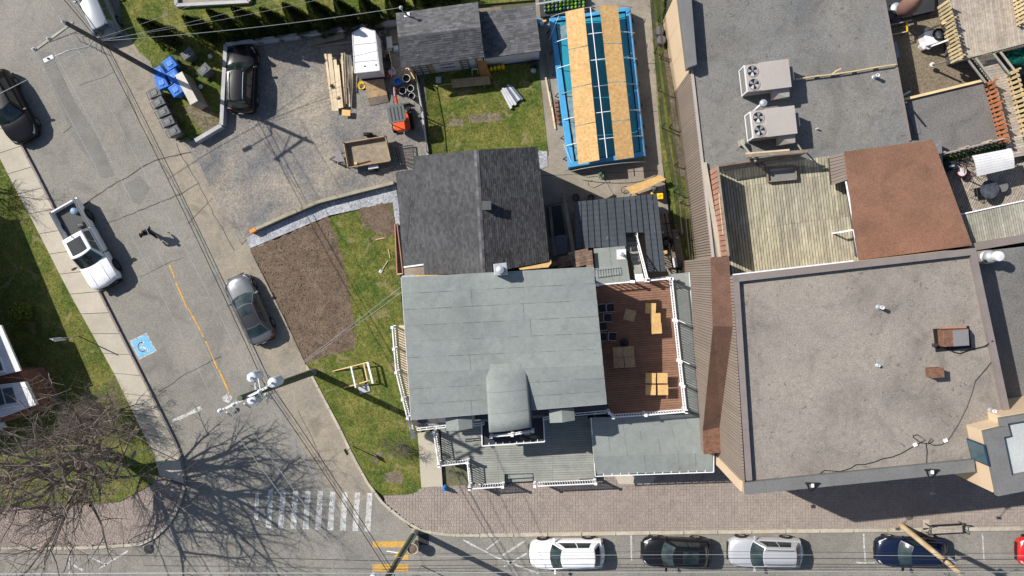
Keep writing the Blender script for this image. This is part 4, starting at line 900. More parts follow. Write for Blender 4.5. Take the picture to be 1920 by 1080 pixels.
cab = [(1867, 667), (1850, 690), (1828, 715), (1823, 735), (1812, 765), (1797, 795), (1786, 812), (1777, 826), (1765, 834), (1750, 835), (1740, 830), (1746, 822), (1750, 826), (1742, 832), (1726, 830), (1712, 820), (1712, 817), (1720, 815), (1735, 825), (1716, 835), (1690, 850), (1672, 857), (1655, 860), (1640, 866), (1620, 871), (1605, 871), (1595, 878), (1575, 884), (1545, 882), (1532, 892), (1527, 903)]
MB().tube([g(p[0], p[1], ZR+.03) for p in cab]+[g(1526, 908, ZS+.05)], .022, 5).build('light_cable', BLACK, label='thin black cable looping across the big brown roof to the sign lamps', cat='cable')
MB().tube([g(1736, 832, ZR+.03), g(1738, 845, ZR+.03), g(1737, 868, ZR+.03), g(1745, 880, ZS+.05)], .022, 5).build('light_cable', BLACK, label='short branch of black cable running to the right sign lamp', cat='cable')
for p, l in (((1716, 834), 'white connector box on the roof cable, left one'), ((1773, 826), 'white connector box on the roof cable, right one')): MB().box(g(p[0], p[1], ZR+.06), .2, .17, .1, rz=.4).build('connector_box', WHITE, label=l, cat='connector box', bevel=.01)
def signlamp(px, py, lab):
    t = thing('sign_lamp', lab, 'lamp', g(px, py, ZS+.1), 'sign lamps on arms over the sidewalk'); c = g(px, py, ZS+.12)
    stick('bracket', c+Vector((-.36, 0, 0)), c+Vector((.36, 0, 0)), .07, .06, BLACK, t); e = g(px+2, py+44, ZS-1.2)
    for s_ in (-1, 1): stick('brace', c+Vector((s_*.3, 0, 0)), c+Vector((s_*.1, -.4, -.1)), .05, .05, BLACK, t)
    stick('brace', c+Vector((-.12, -.4, -.1)), c+Vector((.12, -.4, -.1)), .05, .05, BLACK, t)
    MB().box(c+Vector((0, -.1, .06)), .12, .18, .1).build('junction_box', WHITE, t); MB().tube([c+Vector((0, -.2, 0)), e], .02, 6).build('arm', STEELD, t); MB().box(e, .24, .15, .12).build('lamp_head', STEELD, t, bevel=.02)
signlamp(1523, 906, 'left sign lamp on a thin arm at the roof edge above the sidewalk'); signlamp(1747, 881, 'right sign lamp on a thin arm at the roof edge in the shade')
# adjoining roof east
T = thing('east_building', 'adjoining building with dark gravel roof in the shadow at the right edge', 'building', g(1900, 600)); er = [(1832, 472), (2150, 436), (2200, 800), (1893, 800)]
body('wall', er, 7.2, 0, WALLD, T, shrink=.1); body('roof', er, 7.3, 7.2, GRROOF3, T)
t = thing('turbine_vent', 'round white metal turbine vent at the north end of the dark roof', 'roof vent', g(1852, 485, 7.3)); c = at_roof(1848, 482, 7.3, .4)
MB().box(c+Vector((0, 0, .2)), .7, .7, .4, rz=R(6)).build('base', PARAP, t, bevel=.02); MB().lathe(c+Vector((0, 0, .4)), [(.36, 0), (.36, .15), (.30, .2), (.34, .3), (.33, .55), (.24, .68), (.05, .74)], 20).build('head', STEEL, t, smooth=True); MB().lathe(c+Vector((.18, .02, 1.1)), [(.26, 0), (.28, .1), (.25, .3), (.06, .34)], 18).build('cap', WHITE2, t, smooth=True)
# corner tower
T = thing('corner_tower', 'taller beige corner block with grey parapet and pale roof', 'building', g(1900, 860)); ZT = 11.0
tp = [(1843, 808), (1887, 797), (1885, 782), (2100, 745), (2120, 880), (1868, 929)]
P = gl(tp, ZT); MB().prism([(p.x, p.y) for p in inset(P, .06)], 0, ZT-.4).build('wall', BEIGE, T); MB().prism([(p.x, p.y) for p in inset(P, .3)], ZT-.4, ZT-.25).build('roof', M('pale_membrane', (.42, .44, .44), .8, v=.08), T)
for a, c, wd, sd in ((tp[0], tp[5], .85, 1), (tp[0], tp[1], .5, -1), (tp[1], tp[2], .3, 1), (tp[2], tp[3], .3, -1), (tp[5], tp[4], .85, 1)):
    A, B2 = g(*a, ZT-.12), g(*c, ZT-.12); d = (B2-A).normalized(); nn = Vector((-d.y, d.x, 0))*sd*wd/2; stick('parapet', A+nn, B2+nn, wd, .3+random.uniform(0, .01), PARAPG, T)
a, c = g(1846, 836, ZT), g(1855, 872, ZT); a.z = c.z = 10.2; o = Vector((-.02, 0, 0)); stick('window', a+o, c+o, .06, 1.5, WGLASS, T); o = Vector((-.01, 0, 0)); stick('window_frame', a+o, c+o, .06, 1.66, NAVY, T, ext=.12)
# ---------------------------------------------------------------- yards behind, far right
T = thing('brown_gravel_terrace', 'low roof terrace of brown gravel beside the north building', 'terrace', g(1760, 80)); tp = [(1640, -120), (2100, -120), (2100, 110), (1843, 152), (1690, 188)]
body('base', tp, 2.95, 0, WALLD, T); body('gravel_surface', tp, 3.0, 2.95, GRROOF4, T)
stick('edge_board', g(1693, 187, 4.4), g(1842, 151, 4.4), .14, .16, WOODF, T)
T = thing('grey_gravel_terrace', 'grey gravel roof terrace between the red picket fence and the gravel roof', 'terrace', g(1780, 230)); tp = [(1680, 190), (1842, 151), (1878, 272), (1755, 298), (1700, 300)]
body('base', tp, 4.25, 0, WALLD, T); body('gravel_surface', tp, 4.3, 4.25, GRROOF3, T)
body('puddle_tray', [(1706, 217), (1717, 213), (1727, 250), (1716, 252)], 4.34, 4.3, PARAPG, T)
T = thing('tiled_patio', 'raised patio with slatted tiles behind the red brown roof', 'patio', g(1850, 360)); tp = [(1745, 296), (1878, 270), (2150, 215), (2200, 420), (1812, 475), (1800, 470)]
body('base', tp, 3.75, 0, WALLD, T); boards('floor_slat', [(1750, 300), (1878, 278), (1930, 268), (1935, 385), (1815, 420), (1790, 420)], 3.85, (-30, 60), .13, .04, DECKP, T, gap=.03, maxlen=1.0)
T = thing('grey_board_roof', 'silver grey corrugated board roof with blue white front edge', 'roof', g(1870, 420)); tp = [(1797, 404), (1990, 362), (2000, 425), (1813, 459)]
boards('roof_board', tp, 5.6, (6, 30), .13, .05, DECKS, T, gap=.03, jit=.008); body('wall', tp, 5.5, 0, WALLD, T, shrink=.3); stick('front_edge', g(1796, 403, 5.62), g(1990, 361, 5.62), .07, .12, WHITE, T); stick('fascia', g(1797, 405.5, 5.5), g(1990, 363.5, 5.5), .05, .1, POOLB, T)
stick('parapet', g(1812, 465, 5.9), g(2000, 433, 5.9), .4, .6, PARAP, T)
def picket(lab, p0, p1, zb, h, n, mat, wfrac=.62, post=True, tex=None):
    T = thing('picket_fence', lab, 'picket fence', g(*p0, zb)); a, c = g(*p0, zb), g(*p1, zb); d = (c-a)/n; nn = Vector((-d.y, d.x, 0)).normalized()*.05
    for i in range(n):
        p, q = a+d*i, a+d*(i+wfrac); p = Vector((p.x, p.y, zb+h/2+.05)); q = Vector((q.x, q.y, zb+h/2+.05)); stick('picket', p, q, .03, h, mat, T)
    for z in (.25, h-.2): stick('rail', a+up*z+nn, c+up*z+nn, .05, .09, WOODG if mat is WOODR else mat, T)
    for i in range(0, n+1, 5): q = a+d*i; stick('post', q+nn*2, q+nn*2+up*(h+.1), .09, .09, mat, T)
    return T
picket('yellow picket fence along the west edge of the upper wooden deck', (1757, 14), (1783, 123), 4.2, 1.35, 16, WOODF)
picket('yellow picket fence at the top right corner of the wooden deck', (1896, -14), (1906, 52), 4.6, 1.35, 9, WOODF)
picket('red stained picket fence beside the grey gravel terrace', (1845, 158), (1873, 274), 4.3, 1.1, 14, WOODR, .6)
picket('pale picket fence along the right edge of the board walkway', (1885, 140), (1916, 262), 4.4, 1.2, 14, WOODF, .55)
picket('short grey picket fence above the hedge of the tiled patio', (1757, 293), (1876, 263), 4.3, .9, 14, DECKP, .5)
T = thing('upper_deck', 'pale weathered wooden deck at the top right corner', 'deck', g(1850, 50)); dk = [(1772, -60), (2080, -110), (2080, 70), (1920, 88), (1850, 97), (1796, 112)]
body('base', dk, 4.5, 0, WALLD, T, shrink=.1); boards('deck_board', dk, 4.6, (8, 60), .145, .04, DECKP, T, gap=.014, maxlen=3)
T = thing('board_walkway', 'pale board walkway leading down between the two picket fences', 'walkway', g(1860, 150)); 
boards('walkway_board', [(1815, 100), (1862, 93), (1895, 150), (1925, 290), (1892, 300), (1862, 160)], 4.45, (-60, 12), .15, .04, DECKP, T)
for a, c in (((1825, 103), (1862, 152)), ((1815, 112), (1848, 155)), ((1860, 97), (1893, 139)), ((1873, 94), (1903, 133))): stick('handrail', g(*a, 5.2), g(*c, 5.2), .1, .08, DECKS, T)
stick('handrail', g(1840, 104, 5.0), g(1908, 90, 5.0), .09, .08, WOODF, T)
T = thing('picket_fence', 'low fence with rails along the bottom edge of the upper deck', 'picket fence', g(1850, 95, 4.6)); a, c = g(1782, 120, 4.4), g(1930, 82, 4.4)
for i in range(34): p = a.lerp(c, (i+.5)/34); stick('picket', p, p+up*.9, .08, .03, WOODF if i % 3 else DECKS, T)
stick('rail', a+up*.92, c+up*.92, .1, .05, DECKS, T)
# pond cover
b = MB(); pc = gl([(1868, 110), (1880, 97), (1990, 80), (1990, 130), (1905, 128), (1885, 122)], 3.6)
b.grid(lambda u, v: (pc[1].lerp(pc[2], u)).lerp(pc[5].lerp(pc[3], u), v)+Vector((0, 0, .25+.18*noise.noise(Vector((u*14, v*5, 0))))), 40, 14)
b.build('pool_cover', GREEN, smooth=True, fix=False, label='wrinkled emerald green pool cover below the pale walkway', cat='pool cover')
# hedge strips
def leafmass(name, poly_px, z, h, n, lab, cat, mat=LEAF, s0=.05):
    P = [(p.x, p.y) for p in gl(poly_px, z)]; xs = [p[0] for p in P]; ys = [p[1] for p in P]; b = MB(); r = random.Random(n)
    k = 0
    while k < n:
        x, y = r.uniform(min(xs), max(xs)), r.uniform(min(ys), max(ys))
        if not inside(x, y, P): continue
        k += 1; c = Vector((x, y, z+h*r.random()**.6)); m = Euler((r.random()*6, r.random()*6, r.random()*6)).to_matrix(); s_ = s0*r.uniform(.6, 1.3)
        b.add([c+m@Vector((-s_, -s_*.6, 0)), c+m@Vector((s_, -s_*.6, 0)), c+m@Vector((s_*.8, s_*.7, 0)), c+m@Vector((-s_*.8, s_*.7, 0))], [(0, 1, 2, 3)])
    return b.build(name, mat, fix=False, label=lab, cat=cat)
leafmass('hedge', [(1760, 298), (1876, 270), (1878, 276), (1764, 305)], 3.8, .6, 900, 'thin green hedge under the grey picket fence of the tiled patio', 'hedge')
leafmass('hedge', [(1911, 258), (1960, 250), (1960, 345), (1917, 330)], 3.8, 1.1, 1600, 'green shrub at the right edge beside the white cover', 'shrub')
# stuff on the terraces
T = thing('barbecue_cover', 'long white ribbed canopy on the tiled patio', 'canopy', g(1860, 310)); cv = gl([(1823, 292), (1896, 278), (1902, 315), (1832, 331)], 5.5)
for i in range(8):
    a, c = cv[0].lerp(cv[3], i/8), cv[1].lerp(cv[2], i/8); d, e = cv[1].lerp(cv[2], (i+.93)/8), cv[0].lerp(cv[3], (i+.93)/8); h0 = .12*math.sin(math.pi*(i+.1)/8); h1 = .12*math.sin(math.pi*(i+.9)/8)
    for p, h_ in ((a, h0), (c, h0), (d, h1), (e, h1)): p.z += h_
    MB().slab([a, c, d, e], .04).build('canopy_panel', WHITE2, T)
for p in cv: q = p+(sum(cv, Vector())/4-p)*.12; stick('leg', Vector((q.x, q.y, 3.8)), Vector((q.x, q.y, 5.45)), .06, .06, STEELD, T)
t = thing('patio_table', 'round dark glass patio table on the tiled patio', 'table', g(1856, 356, 3.85)); c = at_roof(1856, 355, 3.87, .75); MB().lathe(c+Vector((0, 0, .72)), [(.52, 0), (.53, .02), (.52, .035)], 28).build('table_top', M('smoked_glass', (.06, .065, .08), .15, v=.5, vs=3), t); MB().lathe(c, [(.25, 0), (.25, .03), (.04, .05), (.04, .7)], 12).build('pedestal', STEELD, t)
def chair(lab, mat=STEELD, grp=None):
    t = thing('patio_chair', lab, 'chair', (0, 0, 0), grp); MB().box((0, 0, .43), .44, .42, .04).build('seat', BLACK, t, bevel=.01)
    b = MB(); b.tube([(-.22, .2, .43), (-.24, .24, .8), (-.12, .27, .86), (.12, .27, .86), (.24, .24, .8), (.22, .2, .43)], .018, 6)
    for x in (-.1, 0, .1): b.tube([(x, .21, .43), (x, .27, .86)], .012, 5)
    b.build('backrest', mat, t)
    for sx in (-1, 1):
        MB().tube([(sx*.24, -.22, .0), (sx*.24, -.2, .62), (sx*.24, .22, .64)], .016, 6).build('armrest', mat, t)
        for sy in (-1, 1): MB().tube([(sx*.21, sy*.2, .43), (sx*.23, sy*.23, 0)], .016, 5).build('leg', mat, t)
    return t
def stool(px, py, z, r_, h, mat, lab, cat): t = thing('stool', lab, cat, g(px, py, z)); c = at_roof(px, py, z, h); MB().lathe(c+Vector((0, 0, h-.06)), [(r_, 0), (r_, .05), (r_*.9, .06)], 20).build('seat', mat, t); [MB().tube([c+Vector((r_*.6*math.cos(k*2.1), r_*.6*math.sin(k*2.1), h-.06)), c+Vector((r_*.8*math.cos(k*2.1), r_*.8*math.sin(k*2.1), 0))], .015, 5).build('leg', STEELD, t) for k in range(3)]
stool(1881, 350, 3.87, .3, .45, PARAPG, 'round grey stool right of the round glass table', 'stool')
put(chair('dark metal patio chair left of the round glass table'), at_roof(1835, 360, 3.87, .5), R(100))
t = thing('clock_table', 'small round white topped side table in the shade of the patio', 'table', g(1804, 322, 3.87)); c = at_roof(1804, 322, 3.87, .6); MB().lathe(c+Vector((0, 0, .55)), [(.24, 0), (.26, .02), (.25, .04)], 20).build('table_top', WHITE2, t); MB().torus(c+Vector((0, 0, .58)), .25, .02, 24).build('rim', REDC, t); MB().cyl(c, .03, .55, 8).build('stem', STEELD, t)
t = thing('covered_grill', 'covered barbecue in the dark corner beside the red brown roof', 'barbecue', g(1779, 312, 3.87)); c = at_roof(1779, 312, 3.87, .8); MB().box(c+Vector((0, 0, .45)), .9, .5, .9, rz=.2).build('cover', CLOTHK, t, bevel=.06); MB().box(c+Vector((.1, 0, .93)), .3, .1, .05, rz=.2).build('handle', STEEL, t)
t = thing('dead_plant', 'bare grey potted plant beside the white canopy', 'plant', g(1815, 315, 3.87)); c = at_roof(1815, 312, 3.87, .5); MB().lathe(c, [(.14, 0), (.2, .3), (.17, .3)], 14).build('pot', STEELD, t); b = MB(); r = random.Random(4)
for k in range(26): a = r.random()*6.28; b.tube([c+up*.28, c+Vector((math.cos(a)*.2, math.sin(a)*.2, .6)), c+Vector((math.cos(a+.3)*.55, math.sin(a+.3)*.55, .7+r.random()*.4))], .012, 4)
b.build('twigs', TWIG, t)
# terrace clutter top right
t = thing('washing_drum', 'white appliance with round black rimmed drum leaning on the picket fence', 'appliance', g(1750, 70, 3.0)); c = at_roof(1748, 70, 3.0, .8)
MB().box(c+Vector((0, 0, .45)), .85, .8, .9, rz=.3).build('cabinet', WHITE, t, bevel=.08); MB().box(c+Vector((-.25, -.35, .3)), .5, .4, .5, rz=.7).build('bundle', WHITE2, t, bevel=.1); MB().torus(c+Vector((.28, .12, 1.0)), .28, .07, 26, 8).build('drum_rim', RUBBER, t, smooth=True); MB().lathe(c+Vector((.28, .12, .94)), [(.24, 0), (.24, .04), (.1, .09), (.02, .1)], 20).build('drum', STEEL, t, smooth=True)
for a, c2, m, l in (((1737, 57), (1775, 42), WOODF, 'yellow prop pole resting above the white appliance'), ((1740, 89), (1778, 75), WHITE2, 'grey prop pole resting below the white appliance'), ((1747, 122), (1775, 114), WOODG, 'dark prop pole at the foot of the yellow picket fence')):
    t = thing('prop_pole', l, 'pole', g(*a, 3.0)); stick('pole', g(*a, 3.5), g(*c2, 4.8), .09, .09, m, t); MB().lathe(g(*a, 3.45), [(.14, 0), (.14, .12), (.1, .14)], 12).build('foot', WHITE2, t)
t = thing('spinning_vent', 'round silver turbine vent in the dark corner at the top', 'roof vent', g(1684, 14, 3)); c = at_roof(1683, 14, 3.0, .8); MB().box(c+Vector((0, 0, .25)), .6, .6, .5, rz=.3).build('base', STEELD, t); MB().lathe(c+Vector((0, 0, .5)), [(.28, 0), (.34, .1), (.33, .2), (.22, .3), (.1, .34)], 20).build('head', STEEL, t, smooth=True)
t = thing('dark_shed', 'dark shed roof corner at the top edge beside the gravel roof', 'shed', g(1700, 10)); body('roof', [(1650, -60), (1755, -80), (1752, 20), (1664, 40)], 3.5, 3.0, DGREY, t); stick('gutter', g(1702, -10, 3.6), g(1707, 33, 3.6), .1, .1, BLACK, t)
t = thing('closed_parasol', 'large closed brown parasol at the top edge', 'parasol', g(1735, 0, 3.5)); c = at_roof(1722, -2, 3.5, 3.0)
MB().lathe(c+Vector((0, 0, .8)), [(.25, 0), (.45, .5), (.5, 1.2), (.34, 2.0), (.1, 2.7)], 16).build('canopy', M('brown_canvas', (.20, .11, .085), .9), t, smooth=True); MB().cyl(c, .04, 3.4, 8).build('pole', STEELD, t); MB().lathe(c, [(.35, 0), (.35, .08), (.1, .14)], 16).build('base', STEELD, t)
t = thing('metal_trestle', 'yellow edged metal frame beside the gravel roof', 'frame', g(1690, 50, 3)); L = [g(1664, 48, 4.0), g(1699, 40, 4.0), g(1701, 59, 3.9), g(1668, 66, 3.9)]
stick('rail', L[0], g(1709, 38, 4.0), .05, .05, STEEL, t); stick('rail', L[1]+up*.03, L[2], .07, .06, YELP, t); stick('rail', L[2], L[3], .05, .05, WOODF, t)
for p in L[1:3]: stick('leg', p, Vector((p.x, p.y, 3.0)), .04, .04, STEELD, t)
body('leaning_panel', [(1671, 80), (1681, 78), (1687, 107), (1677, 110)], 3.4, 3.3, M('blue_grey_panel', (.22, .27, .36), .6), None, label='blue grey panel lying in the shade beside the gravel roof', cat='panel')
t = stick('white_plank', g(1691, 180, 4.1), g(1707, 171, 4.1), .1, .03, WHITE2, None, label='short white plank at the corner of the brown gravel terrace', cat='plank')
stick('blank_pole', g(1699, 192, 6.4), g(1700, 193, 4.3), .09, .09, STEELD, None, label='thin dark post casting a shadow on the grey gravel terrace', cat='post')
# ================================================================ VEHICLES
def make_car(name, lab, L=4.6, Wd=1.84, Ht=1.62, hood=1.05, hb=.92, ws0=.27, ws1=.42, rf1=.86, rw=.95, rear_z=1.0, col=None, kind='suv', rails=False, sunroof=False, cat='car', grp='cars parked on the streets', glass=None, roofmat=None, mirror=None):
    """x forward; ws0 = windshield foot, ws1 = roof start, rf1 = roof end, rw = rear glass foot, as fractions of the length from the front"""
    m = col; t = thing(name, lab, cat, (0, 0, 0), grp); hw = Wd/2; gl_ = glass or GLASS; rm = roofmat or m
    X = lambda f: L/2-f*L
    # body: loft of sections; shoulder height sh(x), plan half width hwid(x)
    st = [(0, .74, .50, .62), (.012, .86, .56, .72), (.04, .93, .66, .79), (.09, .975, .74, .84), (.18, .99, hb-.06, hb), (ws0, 1.0, hb, hb+.05), (.40, 1.0, hb+.03, hb+.06), (.6, 1.0, hb+.05, hb+.08), (.8, .99, hb+.06, rear_z), (rw, .965, rear_z-.08, rear_z), (.975, .92, rear_z-.16, rear_z-.08), (.992, .86, rear_z-.30, rear_z-.20), (1, .80, .62, .70)]
    b = MB(); rows = []
    for f, wf, sh, ct in st:
        w_ = hw*wf; x = X(f); bow = .0
        sec = [(0, .20), (w_*.90, .20), (w_*.985, .34), (w_, .55), (w_*.985, sh-.10), (w_*.93, sh-.01), (w_*.80, (sh+ct)/2+.01), (w_*.45, ct+.005), (0, ct+.02)]
        full = [(y, z) for y, z in sec]+[(-y, z) for y, z in sec[-2:0:-1]]
        cv = .22*(1 if f < .1 else (-.6 if f > .95 else 0))*max(0, 1-abs(f-(0 if f < .1 else 1))/.1)
        rows.append([(x-cv*(y/hw)**2, y, z) for y, z in full])
    n = len(rows[0])
    for r_ in rows: b.v += [Vector(p) for p in r_]
    for i in range(len(rows)-1):
        for k in range(n): b.f.append((i*n+k, i*n+(k+1) % n, (i+1)*n+(k+1) % n, (i+1)*n+k))
    b.f.append(tuple(range(n-1, -1, -1))); b.f.append(tuple((len(rows)-1)*n+k for k in range(n)))
    bd = b.build('body', m, t, smooth=True)
    # cabin surfaces
    zb = hb+.05; wb = hw*.90; wt = hw*.64 if kind != 'van' else hw*.72; bx = .22; zt = Ht
    F0 = lambda u: Vector((X(ws0)-bx*u*u, wb*u, zb+.02*(1-u*u))); F1 = lambda u: Vector((X(ws1)-.14*u*u, wt*u, zt-.03-.05*u*u))
    R1 = lambda u: Vector((X(rf1)+.07*u*u, wt*.96*u, zt-.06-.05*u*u)); R0 = lambda u: Vector((X(rw)+.14*u*u, wb*.93*u, rear_z+.015))
    sg = lambda a: a*2-1
    def off(fn, d):                                          # surface pushed outward along its normal
        def f(u, v):
            e = .01; p = fn(u, v); du = fn(min(1, u+e), v)-fn(max(0, u-e), v); dv = fn(u, min(1, v+e))-fn(u, max(0, v-e)); q = du.cross(dv)
            q = q.normalized() if q.length > 1e-9 else Vector((0, 0, 1))
            if q.dot(p-Vector((0, 0, .6))) < 0: q = -q
            return p+q*d
        return f
    def sub(fn, u0, u1, v0, v1): return lambda u, v: fn(lerp(u0, u1, u), lerp(v0, v1, v))
    wsf = lambda u, v: F0(sg(u)).lerp(F1(sg(u)), v)+Vector((0, 0, .03*math.sin(math.pi*v)))
    rwf = lambda u, v: R0(sg(u)).lerp(R1(sg(u)), v)+Vector((0, 0, .04*math.sin(math.pi*v)))
    rff = lambda u, v: F1(sg(u)).lerp(R1(sg(u)), v)+Vector((0, 0, .035*math.sin(math.pi*v)))
    def side(s_): return lambda u, v: (F0(s_).lerp(R0(s_), u)).lerp(F1(s_).lerp(R1(s_), u), v)+Vector((0, s_*.03*math.sin(math.pi*v), 0))
    b = MB()
    for fn in (wsf, rwf, rff, side(1), side(-1)): b.grid(fn, 12, 6)
    cb = b.build('cabin', m, t, smooth=True)
    MB().grid(off(sub(wsf, .045, .955, .04, .96), .012), 12, 6).build('windshield', gl_, cb, smooth=True); MB().grid(off(sub(rwf, .08, .92, .12, .90), .012), 12, 6).build('rear_window', gl_, cb, smooth=True)
    for s_ in (1, -1):
        sd = side(s_); lo, hi = .10, .88
        for u0, u1 in ((.10, .475), (.505, .84)): MB().grid(off(sub(sd, u0, u1, lo, hi), .012), 8, 4).build('side_window', gl_, cb, smooth=True)
    MB().grid(off(sub(rff, .03, .97, .02, .98), .010), 12, 8).build('roof', rm, t, smooth=True)
    if sunroof: MB().grid(off(sub(rff, .2, .8, *(sunroof if isinstance(sunroof, tuple) else (.08, .45))), .018), 8, 4).build('sunroof', gl_, t, smooth=True)
    if rails:
        for s_ in (.12, .88): 
            f = off(rff, .05); MB().tube([f(s_, .04)-Vector((0, 0, .04)), f(s_, .10), f(s_, .5), f(s_, .9), f(s_, .96)-Vector((0, 0, .04))], .022, 6).build('roof_rail', STEELD if m is not BLK else STEEL, t, smooth=True)
    wr = .345 if kind != 'sedan' else .325
    for fx in (.19, .79):
        for s_ in (1, -1):
            c = Vector((X(fx), s_*(hw-.005), wr)); ro = Matrix.Rotation(R(90), 3, 'X')
            b = MB(); b.tube([c-Vector((0, s_*.06, -.02)), c+Vector((0, s_*.012, .02))], wr+.06, 26); b.build('wheel_arch', BLACK, t)
            b = MB(); b.tube([c-Vector((0, s_*.2, 0)), c+Vector((0, s_*.0, 0)), c+Vector((0, s_*.03, 0))], [wr, wr, wr-.03], 26); w_ = b.build('wheel', RUBBER, t, smooth=True)
            b = MB(); b.tube([c+Vector((0, s_*.02, 0)), c+Vector((0, s_*.04, 0))], wr*.66, 20)
            b.build('rim', STEELD, w_)
            b = MB()
            for k in range(5): a = k*1.2566; v = Vector((math.cos(a), 0, math.sin(a))); b.beam(c+Vector((0, s_*.045, 0)), c+v*wr*.64+Vector((0, s_*.043, 0)), .02, .055)
            b.build('rim_spokes', RIM, w_)
    for s_ in (1, -1):
        p0 = Vector((X(.035)+.0, s_*hw*.80, .70)); MB().grid(lambda u, v: Vector((X(.018+.085*u)-.10*(1-u)*0+.035, s_*hw*(.60+.345*u**.6), .66+.10*v+.06*u))+Vector((0, 0, .02)), 6, 3)
        b = MB(); b.grid(lambda u, v: Vector((X(.030+.09*u+.02*v), s_*hw*(.62+.325*u**.55), lerp(.66, .775, v)+.045*u+.015)), 6, 3); b.build('headlight', HLAMP, t, smooth=True)
        b = MB(); b.grid(lambda u, v: Vector((X(.992-.075*u-.012*v)-.008*(1-u), s_*hw*(.62+.345*u**.5), lerp(rear_z-.30, rear_z-.12, v)+.02*u)), 6, 3); b.build('tail_light', RLAMP, t, smooth=True)
        b = MB(); c = Vector((X(ws0)-.32, s_*(hw+.09), zb+.05)); b.box(c, .13, .22, .13, rz=-s_*.2); b.beam(c-Vector((0, s_*.2, .05)), c, .08, .05); b.build('mirror', mirror or m, t, bevel=.03)
    MB().box((X(0)+.0, 0, .42), .06, Wd*.62, .18).build('grille', BLACK, t, bevel=.02); MB().box((X(1)-.0, 0, .36), .08, Wd*.72, .14).build('bumper_trim', DGREY, t, bevel=.02)
    MB().box((X(1)-.035, 0, .66), .01, .32, .15).build('license_plate', WHITE2, t)
    b = MB()
    for y in (-.25, .3): f = off(wsf, .022); b.tube([f(.5+y*.9, .03), f(.5+y*.9+.20, .22)], .008, 4)
    b.build('wipers', BLACK, cb)
    return t
BLK = paint('black_car_paint', (.008, .009, .012), .3, coat=.12, spec=.25); WHT = paint('white_car_paint', (.80, .80, .82), .3); SLV = paint('silver_car_paint', (.36, .37, .40), .3, .5); GRY = paint('grey_car_paint', (.035, .037, .04), .3, .2, coat=.2)
BLU = paint('dark_blue_car_paint', (.006, .012, .036), .3, coat=.25, spec=.3); RED = paint('red_car_paint', (.55, .015, .015)); SLL = paint('light_silver_car_paint', (.52, .53, .56), .3, .3); SLD = paint('graphite_car_paint', (.13, .137, .15), .3, .4); BLK2 = paint('black_car_paint_2', (.012, .012, .014), .3, coat=.12, spec=.25); BGR = paint('blue_grey_car_paint', (.17, .20, .24), .35, 0, coat=.2)
def place(t, px, py, hd, h=.8):
    "centre of the car at pixel px,py taken at height h; hd = heading in pixel direction"
    p = g(px, py, h); d = (g(px+hd[0], py+hd[1], 0)-g(px, py, 0)); put(t, (p.x, p.y, .005), math.atan2(d.y, d.x)); return t
place(make_car('parked_car', 'white crossover car parked first from the round planter', 4.75, 1.86, 1.64, col=WHT, rails=False), 1063, 1040, (-1, .02))
place(make_car('parked_car', 'black crossover car parked behind the white one', 4.35, 1.80, 1.62, col=BLK, rf1=.87, sunroof=(.3, .8)), 1269, 1037, (-1, -.03))
place(make_car('parked_car', 'silver crossover car parked behind the black one', 4.6, 1.84, 1.66, col=SLL, rails=True, roofmat=SLL), 1436, 1037, (-1, -.02))
place(make_car('parked_car', 'dark blue hatchback parked under the leaning wooden pole', 4.35, 1.78, 1.52, col=BLU, kind='sedan', rf1=.84), 1711, 1036, (-1, -.02))
place(make_car('parked_car', 'red car just entering the picture at the right edge', 4.3, 1.78, 1.50, col=RED, kind='sedan'), 1978, 1036, (-1, 0))
place(make_car('parked_car', 'grey silver sedan parked facing up the street beside the soil bed', 4.6, 1.80, 1.46, col=SLD, kind='sedan', hb=.86, ws0=.27, ws1=.43, rf1=.76, rw=.90, rear_z=.98, roofmat=GRY, sunroof=(.06, .45)), 466, 580, (-46, -100))
place(make_car('parked_car', 'black car parked with its nose to the retaining wall of the lot', 4.35, 1.82, 1.66, col=BLK, rails=True), 452, 147, (.02, -1))
place(make_car('parked_car', 'silver hatchback cut by the top edge near the crossarm pole', 4.3, 1.76, 1.52, col=BGR, kind='sedan', rf1=.88, rw=.965, rear_z=.98, roofmat=BGR), 178, 12, (-42, -95))
place(make_car('parked_car', 'large black sport utility vehicle cut by the left edge', 4.9, 1.95, 1.82, col=BLK2, hb=1.05, rear_z=1.1, rails=False), 16, 200, (52, 100))
